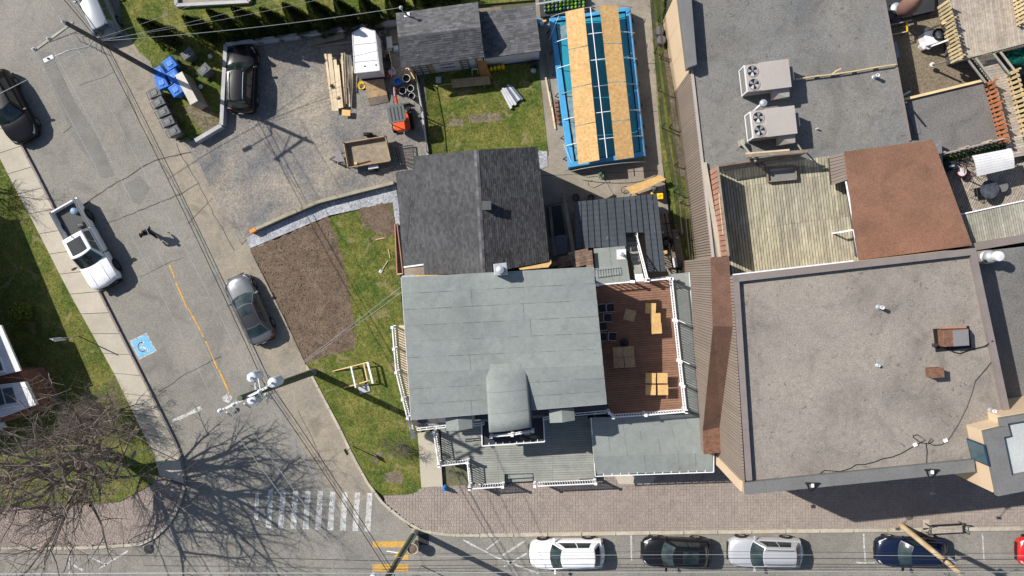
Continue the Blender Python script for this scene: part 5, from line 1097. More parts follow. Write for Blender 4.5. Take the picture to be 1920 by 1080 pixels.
# pickup
def pickup(lab):
    L, Wd = 5.85, 2.0; hw = Wd/2; t = thing('pickup_truck', lab, 'pickup truck', (0, 0, 0)); m = WHT
    def loft(secs, nm, mat):
        b = MB(); n = None; rows = []
        for x, wf, sh, ct, cv in secs:
            w_ = hw*wf; sec = [(0, .30), (w_*.92, .30), (w_, .55), (w_*.985, sh-.12), (w_*.94, sh), (w_*.6, ct), (0, ct+.02)]
            full = sec+[(-y, z) for y, z in sec[-2:0:-1]]; rows.append([(x-cv*(y/hw)**2, y, z) for y, z in full])
        n = len(rows[0])
        for r_ in rows: b.v += [Vector(p) for p in r_]
        for i in range(len(rows)-1):
            for k in range(n): b.f.append((i*n+k, i*n+(k+1) % n, (i+1)*n+(k+1) % n, (i+1)*n+k))
        b.f.append(tuple(range(n-1, -1, -1))); b.f.append(tuple((len(rows)-1)*n+k for k in range(n))); return b.build(nm, mat, t, smooth=True)
    x0 = L/2
    loft([(x0, .84, .72, .80, .22), (x0-.06, .93, .88, .98, .20), (x0-.25, .97, .98, 1.10, .12), (x0-.7, 1, 1.06, 1.15, 0), (x0-1.55, 1, 1.10, 1.18, 0), (x0-2.2, 1, 1.10, 1.16, 0), (x0-3.75, 1, 1.10, 1.15, 0)], 'body', m)
    for s_ in (-.5, .5): MB().grid(lambda u, v: Vector((x0-.3-1.15*u, s_*hw*.9+(.05 if s_ > 0 else -.05)*(v-.5)*2, 1.105+.045*math.sin(math.pi*v)+.05*min(1, u*3))), 8, 4).build('hood_ridge', m, t, smooth=True)
    bx0, bx1 = x0-3.78, -x0+.0
    MB().box(((bx0+bx1)/2, 0, .62), bx0-bx1, Wd*.9, .10).build('bed_floor', M('bed_liner', (.10, .10, .10), .7, grain=.4, gsc=25), t)
    for s_ in (-1, 1):
        MB().box(((bx0+bx1)/2, s_*(hw-.10), .78), bx0-bx1, .2, .62).build('bed_side', m, t, bevel=.05); MB().box(((bx0+bx1)/2, s_*(hw-.11), 1.10), bx0-bx1-.05, .13, .03).build('bed_rail', DGREY, t)
    MB().box((bx1+.05, 0, .80), .10, Wd-.42, .58).build('tailgate', m, t, bevel=.02); MB().box((bx1-.08, 0, .52), .2, Wd*.92, .16).build('rear_bumper', STEEL, t, bevel=.03)
    b = MB()
    for i in range(16): b.box(((bx0+bx1)/2, -.7+i*.093, .68), bx0-bx1-.2, .04, .02)
    b.build('bed_ribs', GRY, t)
    zb, zt = 1.15, 1.93; F0 = lambda u: Vector((x0-1.5-.22*u*u, hw*.9*u, zb)); F1 = lambda u: Vector((x0-2.2-.12*u*u, hw*.72*u, zt-.03-.05*u*u)); R1 = lambda u: Vector((x0-3.62, hw*.70*u, zt-.04-.05*u*u)); R0 = lambda u: Vector((x0-3.78, hw*.88*u, zb))
    sg = lambda a: a*2-1; lo = lambda A, B_: (lambda u, v: A(sg(u)).lerp(B_(sg(u)), v)); ws, rw, rf = lo(F0, F1), lo(R0, R1), lo(F1, R1)
    sd = lambda s_: (lambda u, v: F0(s_).lerp(R0(s_), u).lerp(F1(s_).lerp(R1(s_), u), v))
    b = MB(); [b.grid(f, 10, 5) for f in (ws, rw, rf, sd(1), sd(-1))]; cb = b.build('cabin', m, t, smooth=True)
    sh = lambda f, u0, u1, v0, v1, o: (lambda u, v: f(lerp(u0, u1, u), lerp(v0, v1, v))+Vector(o))
    MB().grid(sh(ws, .05, .95, .04, .96, (.012, 0, .012)), 10, 5).build('windshield', GLASS, cb, smooth=True); MB().grid(sh(rw, .1, .9, .3, .9, (-.014, 0, 0)), 6, 3).build('rear_window', GLASS, cb, smooth=True)
    for s_ in (-1, 1):
        for u0, u1 in ((.10, .47), (.50, .9)): MB().grid(sh(sd(s_), u0, u1, .14, .86, (0, s_*.014, .004)), 5, 3).build('side_window', GLASS, cb)
    MB().grid(sh(rf, .02, .98, .01, .99, (0, 0, .012)), 10, 6).build('roof', m, t, smooth=True); MB().grid(sh(rf, .14, .86, .12, .80, (0, 0, .022)), 8, 4).build('sunroof', M('sunroof_glass', (.03, .033, .038), .25, v=.1), t, smooth=True)
    MB().box((x0-3.5, .05, zt+.05), .14, .03, .06).build('antenna', BLACK, t)
    for fx in (x0-1.0, -x0+1.15):
        for s_ in (1, -1):
            c = Vector((fx, s_*(hw-.01), .40)); MB().tube([c-Vector((0, s_*.08, -.03)), c+Vector((0, s_*.014, .03))], .47, 26).build('wheel_arch', BLACK, t)
            w_ = MB().tube([c-Vector((0, s_*.2, 0)), c+Vector((0, s_*.0, 0)), c+Vector((0, s_*.04, 0))], [.40, .40, .37], 26).build('wheel', RUBBER, t, smooth=True); MB().tube([c+Vector((0, s_*.03, 0)), c+Vector((0, s_*.05, 0))], .25, 18).build('rim', STEELD, w_)
    for s_ in (1, -1):
        b = MB(); b.grid(lambda u, v: Vector((x0+.0-.10-.18*u-.04*v, s_*hw*(.66+.30*u**.6), lerp(.74, .90, v)+.03)), 5, 2); b.build('headlight', HLAMP, t, smooth=True)
        MB().box((-x0+.03, s_*(hw-.11), .90), .08, .14, .34).build('tail_light', RLAMP, t, bevel=.02); c = Vector((x0-1.9, s_*(hw+.2), 1.22)); b = MB(); b.box(c, .12, .26, .22); b.beam(c-Vector((0, s_*.25, .04)), c, .07, .06); b.build('mirror', BLACK, t, bevel=.03)
    MB().box((x0+.02, 0, .66), .10, Wd*.7, .30).build('grille', BLACK, t, bevel=.03); MB().box((x0-.0, 0, .42), .2, Wd*.86, .16).build('front_bumper', BLACK, t, bevel=.04)
    return t
pk = place(pickup('white crew cab pickup truck with dark sunroof parked beside the pavement'), 158, 461, (57, 104), 1.0)
pm = Matrix.Translation(pk.location) @ Matrix.Rotation(pk.rotation_euler.z, 4, 'Z')
t = thing('jerry_can', 'round blue grey drum lying in the bed of the white pickup', 'container', pm @ Vector((-2.3, .45, .68))); MB().lathe(ORG[t.name], [(.17, 0), (.2, .06), (.2, .3), (.12, .36), (.05, .36)], 16).build('drum', M('blue_grey_drum', (.20, .32, .45), .4), t, smooth=True)
t = thing('tool_bag', 'dark tool bag in the bed of the white pickup behind the cab', 'bag', pm @ Vector((-1.3, .4, .68))); MB().box(ORG[t.name]+Vector((0, 0, .14)), .45, .3, .28, rz=.4).build('bag_body', BLACK, t, bevel=.05); MB().tube([ORG[t.name]+Vector((-.15, 0, .28)), ORG[t.name]+Vector((0, 0, .38)), ORG[t.name]+Vector((.15, 0, .28))], .02, 6).build('handle', STEEL, t)
# ================================================================ PERSON
def skinfig(name, V, E, mat, parent, sub=1):
    me = bpy.data.meshes.new(name); me.from_pydata([v[0] for v in V], E, []); me.update(); me.materials.append(mat)
    o = bpy.data.objects.new(name, me); COL.objects.link(o); o.parent = parent
    s_ = o.modifiers.new('skin', 'SKIN'); s_.use_smooth_shade = True
    for i, v in enumerate(V): d = me.skin_vertices[0].data[i]; d.radius = v[1] if isinstance(v[1], tuple) else (v[1], v[1]); d.use_root = (i == 0)
    u = o.modifiers.new('sub', 'SUBSURF'); u.levels = sub; u.render_levels = sub; return o
t = thing('person', 'person in black clothes with a bulky jacket walking up the middle of the street', 'person', (0, 0, 0))
V = [((0, 0, .95), (.19, .17)), ((0, 0, 1.15), (.21, .18)), ((0, 0, 1.36), (.27, .19)), ((0, 0, 1.50), (.12, .11)),       # pelvis .. neck
     ((.01, .11, .90), .13), ((.18, .13, .52), .095), ((.24, .13, .14), .065), ((.38, .14, .05), .052),                       # left leg forward
     ((.01, -.11, .90), .13), ((-.14, -.12, .50), .095), ((-.38, -.12, .16), .065), ((-.30, -.12, .05), .052),                 # right leg back
     ((0, .26, 1.42), .10), ((-.14, .36, 1.15), .08), ((.06, .34, .92), .055), ((0, -.26, 1.42), .10), ((.10, -.36, 1.15), .08), ((.30, -.30, 1.00), .055)]
E = [(0, 1), (1, 2), (2, 3), (0, 4), (4, 5), (5, 6), (6, 7), (0, 8), (8, 9), (9, 10), (10, 11), (2, 12), (12, 13), (13, 14), (2, 15), (15, 16), (16, 17)]
skinfig('clothed_body', V, E, CLOTHK, t)
h = skinfig('head', [((.02, 0, 1.53), .06), ((.02, 0, 1.62), (.095, .10)), ((.03, 0, 1.70), (.095, .10)), ((.02, 0, 1.745), .06)], [(0, 1), (1, 2), (2, 3)], SKIN, t, 2)
MB().lathe((.0, 0, 1.655), [(.098, 0), (.104, .04), (.095, .08), (.06, .115), (.01, .125)], 14).build('hair', HAIR, t, smooth=True)
b = MB(); b.add([(.112, -.012, 1.63), (.112, .012, 1.63), (.14, 0, 1.63), (.112, 0, 1.67)], [(0, 1, 2), (0, 2, 3), (1, 3, 2)]); b.build('nose', SKIN, h)
for s_ in (1, -1):
    MB().lathe((.105, s_*.034, 1.665), [(.004, 0), (.012, .008), (.004, .016)], 8).build('eye', BLACK, h); MB().box((.02, s_*.093, 1.65), .03, .015, .05).build('ear', SKIN, h)
MB().box((.108, 0, 1.60), .012, .04, .010).build('mouth', REDC, h)
for s_, c in ((1, Vector((.08, .34, .88))), (-1, Vector((.33, -.30, .97)))):
    b = MB(); b.box(c+Vector((.02, 0, -.05)), .07, .035, .09)
    for k, l in enumerate((.07, .08, .075, .06)): q = c+Vector((-.012+.022*k, 0, -.09)); b.tube([q, q+Vector((.005, -s_*.008, -l*.55)), q+Vector((.0, -s_*.022, -l))], .009, 6, .007)
    b.tube([c+Vector((.05, 0, -.03)), c+Vector((.075, -s_*.01, -.07)), c+Vector((.07, -s_*.02, -.10))], .011, 6, .008); b.build('hand', SKIN, t, smooth=True)
d = g(250, 350)-g(300, 455); put(t, g(289, 438), math.atan2(d.y, d.x))
# ================================================================ UTILITY POLES AND WIRES
def crossarm(t, c, d, L0, L1, mat, ins, w_=.11):
    a, e = c-d*L0, c+d*L1; stick('crossarm', a, e, w_, .12, mat, t); 
    for k in ins: MB().lathe(c+d*k+up*.06, [(.03, 0), (.03, .06), (.09, .08), (.05, .12), (.09, .14), (.04, .19), (.06, .21), (.02, .24)], 12).build('insulator', WHITE2, t, smooth=True)
def wire(pts, r_, mat, lab, sag=.25, cat='overhead wire', grp='overhead wires between the utility poles'):
    P = []
    for a, c in zip(pts, pts[1:]):
        n = 14; sg = sag*((c-a).length/20)
        for i in range(n): q = a.lerp(c, i/n); q = q-up*(4*sg*(i/n)*(1-i/n)); P.append(q)
    P.append(pts[-1]); return MB().tube(P, r_, 5).build('overhead_wire', mat, smooth=True, label=lab, cat=cat, group=grp)
# pole by the bins
T = thing('utility_pole', 'dark wooden utility pole with single sided crossarm and street lamp beside the bins', 'utility pole', g(304, 143))
b0 = g(304, 143); top = g(122, 42, 10.3); MB().tube([b0, b0.lerp(top, .5), top], [.165, .145, .11], 14).build('pole', POLEO, T, smooth=True)
def onpole(b_, t_, z): return b_.lerp(t_, z/t_.z)
c = onpole(b0, top, 9.9); e1 = g(65, 95, 9.9); d1 = (e1-c); d1.z = 0; L_ = d1.length; d1.normalize()
crossarm(T, c, d1, .25, L_, DECKS, (.62*L_*.9, L_*.97)); MB().lathe(top, [(.03, 0), (.03, .1), (.09, .12), (.05, .17), (.09, .2), (.03, .3)], 12).build('insulator', WHITE2, T, smooth=True)
stick('brace', onpole(b0, top, 9.0), c+d1*L_*.75, .05, .04, WOODG, T)
la = [onpole(b0, top, 7.6), g(165, 88, 7.9), g(130, 94, 8.15), g(100, 107, 8.25)]; MB().tube(la, .035, 8).build('lamp_arm', STEEL, T, smooth=True); ld = (la[-1]-la[-2]).normalized(); q = la[-1]+ld*.25
MB().box(q, .62, .26, .12, rz=math.atan2(ld.y, ld.x)).build('lamp_head', WHITE2, T, bevel=.04); MB().lathe(q+up*.06, [(.06, 0), (.05, .07), (.01, .09)], 10).build('photocell', DGREY, T)
b = MB(); r = random.Random(6)
for k in range(5): z = 6.2+k*.5; c_ = onpole(b0, top, z); b.tube([c_, c_+Vector((-.3-.1*k, .1, .1)), c_+Vector((-.5, -.3, -.1)), c_+Vector((-.1, -.4, -.5))], .015, 5)
b.build('cable_loops', BLACK, T)
P1 = {'a': c+d1*L_*.97+up*.3, 'b': c+d1*.62*L_*.9+up*.3, 'c': top+up*.3, 'm': onpole(b0, top, 7.2), 'n': onpole(b0, top, 6.6)}
# transformer pole
T = thing('utility_pole', 'green treated utility pole with crossarm carrying three white transformers', 'utility pole', g(589, 697))
b0 = g(589, 697); top = g(449, 747, 12.3); MB().tube([b0, b0.lerp(top, .5), top], [.21, .19, .14], 16).build('pole', TREATED, T, smooth=True); MB().tube([b0, onpole(b0, top, 1.0)], .225, 16).build('base_sleeve', M('base_sleeve', (.17, .19, .22), .6), T, smooth=True)
c = g(463, 743, 11.8); e1, e2 = g(416, 769, 11.8), g(501, 726, 11.8); d1 = e1-e2; d1.z = 0; LL = d1.length; d1.normalize(); stick('crossarm', g(416, 769, 11.8), g(501, 726, 11.8), .12, .13, WHITE2, T)
ins = [g(415, 769, 11.9), g(440, 758, 11.9), g(489, 733, 11.9)]
for q in ins: MB().lathe(q, [(.03, 0), (.03, .1), (.11, .13), (.04, .17), (.11, .21), (.04, .26), (.08, .30), (.02, .36)], 16).build('insulator', WHITE, T, smooth=True); 
for q in ((512, 719), (499, 718), (470, 708)):
    pass
for px, py, z in ((471, 708, 10.6), (510, 718, 10.6), (471, 750, 9.6)):
    c = g(px, py, z); MB().lathe(c-up*1.15, [(.23, 0), (.26, .03), (.27, 1.0), (.26, 1.08), (.21, 1.13), (.03, 1.17)], 22).build('transformer', TRANS, T, smooth=True)
    MB().lathe(c, [(.04, 0), (.07, .05), (.04, .1), (.07, .15), (.03, .2)], 10).build('bushing', WHITE2, T, smooth=True); p = onpole(b0, top, z-.5); stick('bracket', p, c-up*.5, .1, .1, STEEL, T)
for px, py, qx, qy in ((497, 739, 510, 748), (425, 773, 434, 780), (458, 757, 470, 764)): stick('fuse_cutout', g(px, py, 11.2), g(qx, qy, 10.7), .07, .07, WHITE2, T)
c = g(440, 771, 11.0); MB().lathe(c-up*.4, [(.12, 0), (.14, .1), (.14, .4), (.05, .48)], 12).build('arrester', PARAPG, T, smooth=True)
stick('strut', g(484, 710, 11.3), g(489, 733, 11.8), .04, .04, WHITE2, T)
b = MB(); r = random.Random(8)
for k in range(11):
    z = r.uniform(9, 11); s_ = g(r.uniform(470, 520), r.uniform(715, 755), z); q = g(r.uniform(470, 520), r.uniform(700, 765), z-.5); b.tube([s_, (s_+q)/2+Vector((r.uniform(-.3, .3), r.uniform(-.3, .3), .3)), q], .013, 5)
b.build('jumper_wires', BLACK, T)
P2 = {'a': ins[0]+up*.3, 'b': ins[1]+up*.3, 'c': ins[2]+up*.3, 'm': g(487, 652+50, 9.0), 'n': g(516, 703, 8.2)}
P2m = onpole(b0, top, 8.6); P2n = onpole(b0, top, 7.9)
# corner pole, leaning over the planter
T = thing('utility_pole', 'moss green utility pole with steel conduits at the street corner beside the planter', 'utility pole', g(779, 996))
b0 = g(779, 996); top = g(700, 1125, 11.2); MB().tube([b0, b0.lerp(top, .5), top], [.19, .17, .13], 16).build('pole', TREATED, T, smooth=True); MB().tube([b0, onpole(b0, top, .9)], .21, 16).build('base_sleeve', CONC, T, smooth=True)
o = Vector((.16, .06, 0)); MB().tube([b0+o, onpole(b0, top, 6.5)+o], .045, 8).build('conduit', STEEL, T); MB().tube([b0+o*1.5, onpole(b0, top, 3.2)+o*1.4], .035, 8).build('conduit', GREEN, T)
q = onpole(b0, top, 4.2); stick('sign_arm', q, g(725, 1033, 4.2), .05, .05, WHITE, T); MB().box(q+Vector((-.2, 0, 0)), .14, .1, .5).build('yellow_tag', YELP, T)
c = onpole(b0, top, 7.0); MB().lathe(g(701, 1078, 8.5), [(.1, 0), (.15, .06), (.08, .12), (.15, .18), (.04, .3)], 14).build('insulator', WHITE, T, smooth=True)
sp = g(811, 1072, 3.2)
P3 = {'a': g(690, 1083, 10), 'b': g(700, 1080, 9), 'm': onpole(b0, top, 7.6), 'n': onpole(b0, top, 7.0)}
# new pole at right
T = thing('utility_pole', 'yellow new wooden pole leaning over the dark blue car', 'utility pole', g(1689, 983))
b0 = g(1689, 984); top = g(1803, 1077, 8.4); MB().tube([b0, b0.lerp(top, .5), top], [.17, .155, .13], 14).build('pole', POLEW, T, smooth=True)
q = onpole(b0, top, 6.6); MB().box(q+Vector((.22, .16, .1)), .45, .14, .1, rz=R(-35)).build('bracket', STEEL, T); MB().box(q, .3, .3, .14, rz=.5).build('clamp', STEELD, T)
b = MB(); b.tube([g(1770, 1048, 7), g(1790, 1052, 7), g(1810, 1045, 7), g(1818, 1047, 7)], .02, 5); b.tube([g(1775, 1066, 7), g(1782, 1080, 7), g(1770, 1075, 7)], .02, 5); b.build('cable_loops', BLACK, T); MB().lathe(top, [(.14, 0), (.1, .05)], 12).build('cap', DECKS, T)
P4 = onpole(b0, top, 6.6)
# wires
F1_ = [g(-20, 4, 10.5), g(5, -20, 10.6), g(72, -25, 10.8)]
names = ('outer', 'middle', 'inner')
for k, (a_, f_) in enumerate(zip('abc', F1_)): wire([f_, P1[a_], P2[a_], g(*((662, 1120), (690, 1120), (735, 1120))[k], 10.5)], .016, WIREW, 'thin bare wire over the street, %s of the three from the crossarm pole' % names[k], .3)
for k, (a_, dx) in enumerate((('m', 0), ('n', 12), ('m', 4))):
    q = P1[a_]+Vector((.1*k, -.05*k, -.1*k)); wire([g(95+dx*2, -30, 8.5), q, (P2m if k != 1 else P2n)+Vector((.05*k, 0, -.1*k)), P3['m' if k != 1 else 'n']+Vector((.08*k, 0, 0)), g(760+k*6, 1180, 8)], .022 if k != 2 else .010, WIREB, ('thick black cable along the street nearest the roadway', 'black cable along the street nearest the parking lot', 'thin black wire lashed next to the thick street cable')[k], .35)
for k, (y, z, m_, r_) in enumerate(((1075, 9.5, WIREW, .022), (1066, 8.3, WIREB, .014), (1060, 8.0, WIREB, .013), (1049, 7.0, WIREB, .018), (1042, 7.4, WIREW, .012), (1036, 7.6, WIREB, .010))):
    wire(([g(-60, y+(2 if k == 0 else -12), z)] if k in (0, 3) else [])+[P3['m'].lerp(g(715, y, z), .9), g(1310, y-2, z-.3), g(1790, y-3+k, z-.3), g(2100, y, z)], r_, m_, ('heavy bare wire at the bottom edge over the parked cars', 'second black wire from the bottom over the parked cars', 'third black wire from the bottom over the parked cars', 'black wire crossing the middle of the parked car roofs', 'thin pale wire above the roofs of the parked cars', 'thinnest dark wire nearest the sidewalk over the parked cars')[k], .1)
for k, (a_, e_) in enumerate((((498, 640, 8.6), (752, 538, 5.2)), ((494, 636, 8.3), (753, 548, 5.2)), ((600, 610, 8), (753, 543, 5.1)))[:2]): wire([P2m+Vector((0, 0, -.2*k)), g(*e_[:2], 5.4)], .013, WIREW, ('upper', 'lower')[k]+' service wire from the transformer pole to the main house', .6)
wire([P1['m'], g(752, 14, 4.4)], .015, WIREW, 'striped service wire from the crossarm pole to the shed mast', .7)
for k, (x, y) in enumerate(((620, -30), (720, -30), (430, -20))): wire([P1['m']+up*.2*k, g(x, y, 7)], .007, WIREW, 'thin drop wire fanning over the north lawn, %s one' % ('lowest', 'middle', 'highest')[k], .7)
wire([P1['m'], g(-40, 195, 7.5)], .02, WIREW, 'single wire from the street lamp pole over the black vehicle at the left edge', .3)
wire([P1['n']+up*.6, g(212, -20, 8.4)], .014, WIREB, 'short black wire passing over the silver hatchback at the top', .3)
# shadow casting sign posts
def sign_post(lab, px, py, h, face=0, mat=WHITE2, w_=.45, hh=.6, shape='rect', tilt=None):
    t = thing('street_sign', lab, 'sign', g(px, py)); c = g(px, py); tp = tilt or c+up*h; stick('post', c, tp, .05, .05, STEEL, t)
    m = Euler((R(90), 0, face)).to_matrix(); n = m@Vector((0, 0, 1))
    if shape == 'round': MB().tube([tp-up*.3+n*.03, tp-up*.3+n*.045], w_/2, 8).build('sign_plate', mat, t)
    else: MB().box(tp-up*hh/2+n*.04, w_, hh, .012, m=m).build('sign_plate', mat, t)
    return t
sign_post('white rectangular street sign seen almost edge on by the west pavement', 149, 630, 2.9, R(-25), w_=.42, hh=1.2)
sign_post('street sign on a thin post at the plaza corner under the bare tree', 283, 838, 2.6, R(70), w_=.6, hh=.6, mat=PARAPG, shape='round')
sign_post('thin leaning sign post at the road edge beside the front lawn', 662, 836, 2.2, R(120), w_=.4, hh=.5, mat=TREATED)
sign_post('small brown back of a sign in the gutter near the corner pole', 789, 1060, 2.2, 0, w_=.55, hh=.5, mat=RUST)
# ================================================================ TREES AND SHRUBS
def bare_tree(name, lab, base, H0, R0, cr, ch, limbs, seed, lean=(0, 0), kids=(6, 5, 5, 4), tw=.011, cat='tree', off=(0, 0), mat=None, sub=True):
    r = random.Random(seed); t = thing(name, lab, cat, base); base = Vector(base); top = base+Vector((lean[0], lean[1], H0)); LB, TB = MB(), MB()
    MB().tube([base, base.lerp(top, .15), base.lerp(top, .6), top, top+Vector((.1, .1, H0*.35))], [R0*1.5, R0*1.1, R0, R0*.75, R0*.15], 12).build('trunk', BARK, t, smooth=True)
    cen = base+Vector((off[0], off[1], H0+(ch-H0)*.5))
    def grow(p, d, L, rad, lv):
        n = 4 if lv < 2 else 3; pts = [p]; q = p; dd = d
        for i in range(n):
            dd = (dd+Vector((r.uniform(-1, 1), r.uniform(-1, 1), r.uniform(-.6, .8)))*.22).normalized(); q = q+dd*L/n; pts.append(q)
        (LB if lv < 3 else TB).tube(pts, rad, 7 if lv == 0 else (5 if lv == 1 else 3), rad*.45, cap=False)
        if lv < len(kids):
            for k in range(kids[lv]):
                f = lerp(.25, 1, (k+r.random()*.8)/kids[lv]); i = min(n-1, int(f*n)); s_ = pts[i].lerp(pts[i+1], f*n-i)
                a = Vector((r.uniform(-1, 1), r.uniform(-1, 1), r.uniform(-.35, .75))).normalized(); nd = (dd*.75+a*.8).normalized()
                o_ = (s_-cen); 
                if (o_.x/cr)**2+(o_.y/cr)**2+(o_.z/(ch*.62))**2 > .75: nd = (nd-o_.normalized()*.45).normalized()
                grow(s_, nd, L*r.uniform(.5, .7), max(tw*.75, rad*.44), lv+1)
    for k in range(limbs):
        a = 6.283*k/limbs+r.uniform(-.3, .3); s_ = base.lerp(top, r.uniform(.55, 1)); tgt = cen+Vector((math.cos(a)*cr*.75, math.sin(a)*cr*.75, (ch-H0)*r.uniform(-.1, .35))); d = (tgt-s_); L = d.length*.78
        grow(s_, (d.normalized()+up*.25).normalized(), L, R0*.5, 0)
    LB.build('branches', BARK, t, smooth=True, fix=False); TB.build('twigs', mat or TWIG, t, fix=False); return t
bare_tree('bare_tree', 'large leafless tree whose crown covers the bottom left corner', g(196, 850), 2.6, .38, 6.5, 10.8, 9, 23, lean=(.1, .2), kids=(6, 5, 4, 3), off=(1.7, -.5), tw=.008)
bare_tree('bare_tree', 'small leafless street tree just outside the left edge', g(-60, 334), 2.2, .09, 1.9, 6.0, 6, 5, kids=(5, 5, 4), tw=.012)
bare_tree('bare_shrub', 'low leafless shrub on the front lawn beside the entry path', g(748, 836, .08), .2, .04, 1.2, 1.5, 7, 9, kids=(5, 5, 4), tw=.007, cat='shrub', mat=BARK)
bare_tree('bare_shrub', 'dense leafless shrub beside the brick house at the edge of the big bare tree', g(212, 768, .1), .4, .09, 2.6, 3.4, 10, 19, kids=(6, 5, 5, 3), tw=.007, cat='shrub')
bare_tree('bare_shrub', 'tuft of dry twigs between the entry path and the front porch', g(848, 884, .1), .05, .02, .5, .6, 7, 29, kids=(5, 5), tw=.006, cat='shrub')
def thuja(lab):
    t = thing('cedar_tree', lab, 'tree', (0, 0, 0), 'cedars in a row along the retaining wall'); H_ = 4.5; r = random.Random(11)
    MB().tube([(0, 0, 0), (0, 0, H_*.9)], .07, 8, .02).build('trunk', BARK, t); MB().lathe((0, 0, .15), [(.40, 0), (.46, .5), (.38, 2), (.2, 3.4), (.03, 4.1)], 10).build('inner_foliage', THUJA, t)
    for nm, mt, n in (('foliage', THUJA, 2600), ('foliage_tips', THUJA2, 1000)):
        b = MB()
        for _ in range(n):
            f = r.random()**1.25; z = .12+f*(H_-.15); R_ = .74*(1-f**1.6)*(.82+.22*noise.noise(Vector((f*9, r.random()*2, 3))))+.03; a = r.random()*6.283; R_ *= 1+.10*math.sin(a*5+z*3)
            R_ *= r.uniform(.85, 1.08) if nm == 'foliage' else r.uniform(1.0, 1.1)
            c = Vector((R_*math.cos(a), R_*math.sin(a), z)); o = Vector((math.cos(a), math.sin(a), 0)); s_ = r.uniform(.04, .085); tg = Vector((-o.y, o.x, 0)); u = (up*1.0+o*.35).normalized()
            b.add([c-tg*s_*.6, c+tg*s_*.6, c+tg*s_*.4+u*s_*2, c+u*s_*2.6+o*.02, c-tg*s_*.4+u*s_*2], [(0, 1, 2, 3, 4)])
        b.build(nm, mt, t, fix=False)
    return t
tj = [(326, 78), (398, 70), (446, 64), (489, 60), (531, 56), (574, 52), (618, 48), (662, 44), (706, 41), (750, 24), (798, 6), (845, -4)]
labs = ['leftmost pointed cedar, standing free on the north lawn', 'second cedar from the left, above the black car', 'third cedar from the left in the row along the retaining wall', 'fourth cedar from the left along the retaining wall', 'fifth cedar from the left along the retaining wall', 'sixth cedar from the left along the retaining wall', 'seventh cedar from the left, above the dark lumber', 'eighth cedar from the left, above the white trailer', 'ninth cedar from the left, beside the shed corner', 'cedar close behind the left end of the shed roof', 'cedar behind the middle of the shed roof', 'last cedar behind the right end of the shed roof']
T0 = thuja(labs[0]); put(T0, g(*tj[0], .07))
for i, p in enumerate(tj[1:]): dup(T0, g(*p, .07), i*1.1, labs[i+1], (random.uniform(.92, 1.12),)*2+(random.uniform(.9, 1.06),))
def ball(name, px, py, rad, n, lab, mat=LEAF):
    c = g(px, py, .1)+up*rad*.8; b = MB(); r = random.Random(n)
    for _ in range(n):
        v = Vector((r.gauss(0, 1), r.gauss(0, 1), r.gauss(0, 1))).normalized()*rad*r.uniform(.75, 1.03); q = c+v; m = Euler((r.random()*6, r.random()*6, 0)).to_matrix(); s_ = .045
        b.add([q+m@Vector((-s_, -s_, 0)), q+m@Vector((s_, -s_, 0)), q+m@Vector((0, s_*1.3, 0))], [(0, 1, 2)])
    b.build(name, mat, fix=False, label=lab, cat='shrub')
ball('round_shrub', 48, 585, .68, 3000, 'round clipped green shrub at the left edge in the shade', THUJA2)
# ================================================================ BINS AND CABINET
def cart(lab, mat, grp):
    t = thing('wheeled_bin', lab, 'bin', (0, 0, 0), grp); b = MB()
    lo = [(-.22, -.24), (.22, -.24), (.22, .22), (-.22, .22)]; hi = [(-.29, -.33), (.29, -.33), (.29, .30), (-.29, .30)]
    b.add([(x, y, .06) for x, y in lo]+[(x, y, .98) for x, y in hi], [(3, 2, 1, 0), (4, 5, 6, 7), (0, 1, 5, 4), (1, 2, 6, 5), (2, 3, 7, 6), (3, 0, 4, 7)]); b.build('bin_body', mat, t, bevel=.03)
    b = MB(); b.add([(-.31, -.36, .99), (.31, -.36, .99), (.31, .30, 1.03), (-.31, .30, 1.03), (-.29, -.34, 1.03), (.29, -.34, 1.03), (.24, .26, 1.12), (-.24, .26, 1.12)], [(3, 2, 1, 0), (4, 5, 6, 7), (0, 1, 5, 4), (1, 2, 6, 5), (2, 3, 7, 6), (3, 0, 4, 7)]); l = b.build('lid', mat, t, bevel=.02)
    b = MB(); b.box((0, -.02, 1.085), .30, .30, .03); b.box((.0, -.02, 1.10), .04, .40, .02); b.build('lid_panel', mat, l, bevel=.01)
    MB().tube([(-.26, .30, .98), (-.26, .38, 1.0), (.26, .38, 1.0), (.26, .30, .98)], .018, 8).build('handle', BLACK, t)
    for s_ in (-1, 1): MB().tube([(s_*.27, .24, .11), (s_*.21, .24, .11)], .11, 14).build('wheel', RUBBER, t)
    return t
dd = g(150, 290)-g(0, 0); ra = math.atan2(dd.y, dd.x)+R(90)
def seat(px, py, z=1.0): p = g(px, py, z); return Vector((p.x, p.y, .06))
c0_ = cart('blue wheeled bin nearest the top of the blue cluster', CARTB, 'blue bins beside the utility pole'); put(c0_, seat(319, 119), ra+.1); c0_.scale = (1.22, 1.12, 1.0)
for (x, y), l, a in zip([(299, 136), (326, 142), (304, 155), (330, 168), (341, 158)], ['blue wheeled bin in the shadow of the pole, left of the cluster', 'blue wheeled bin in the middle next to the beige cabinet', 'blue wheeled bin at the road side just above the grey row', 'lowest blue wheeled bin beside the beige cabinet', 'blue wheeled bin half hidden behind the beige cabinet'], (0, .05, -.1, .12, .2)): dup(c0_, seat(x, y), ra+a, l)
g0 = cart('first grey wheeled bin of the row, touching the blue bins', CARTG, 'grey bins in a row at the road'); put(g0, seat(290, 175), ra-.05); g0.scale = (.98, 1.22, 1.0); g0.rotation_euler.z += R(90)
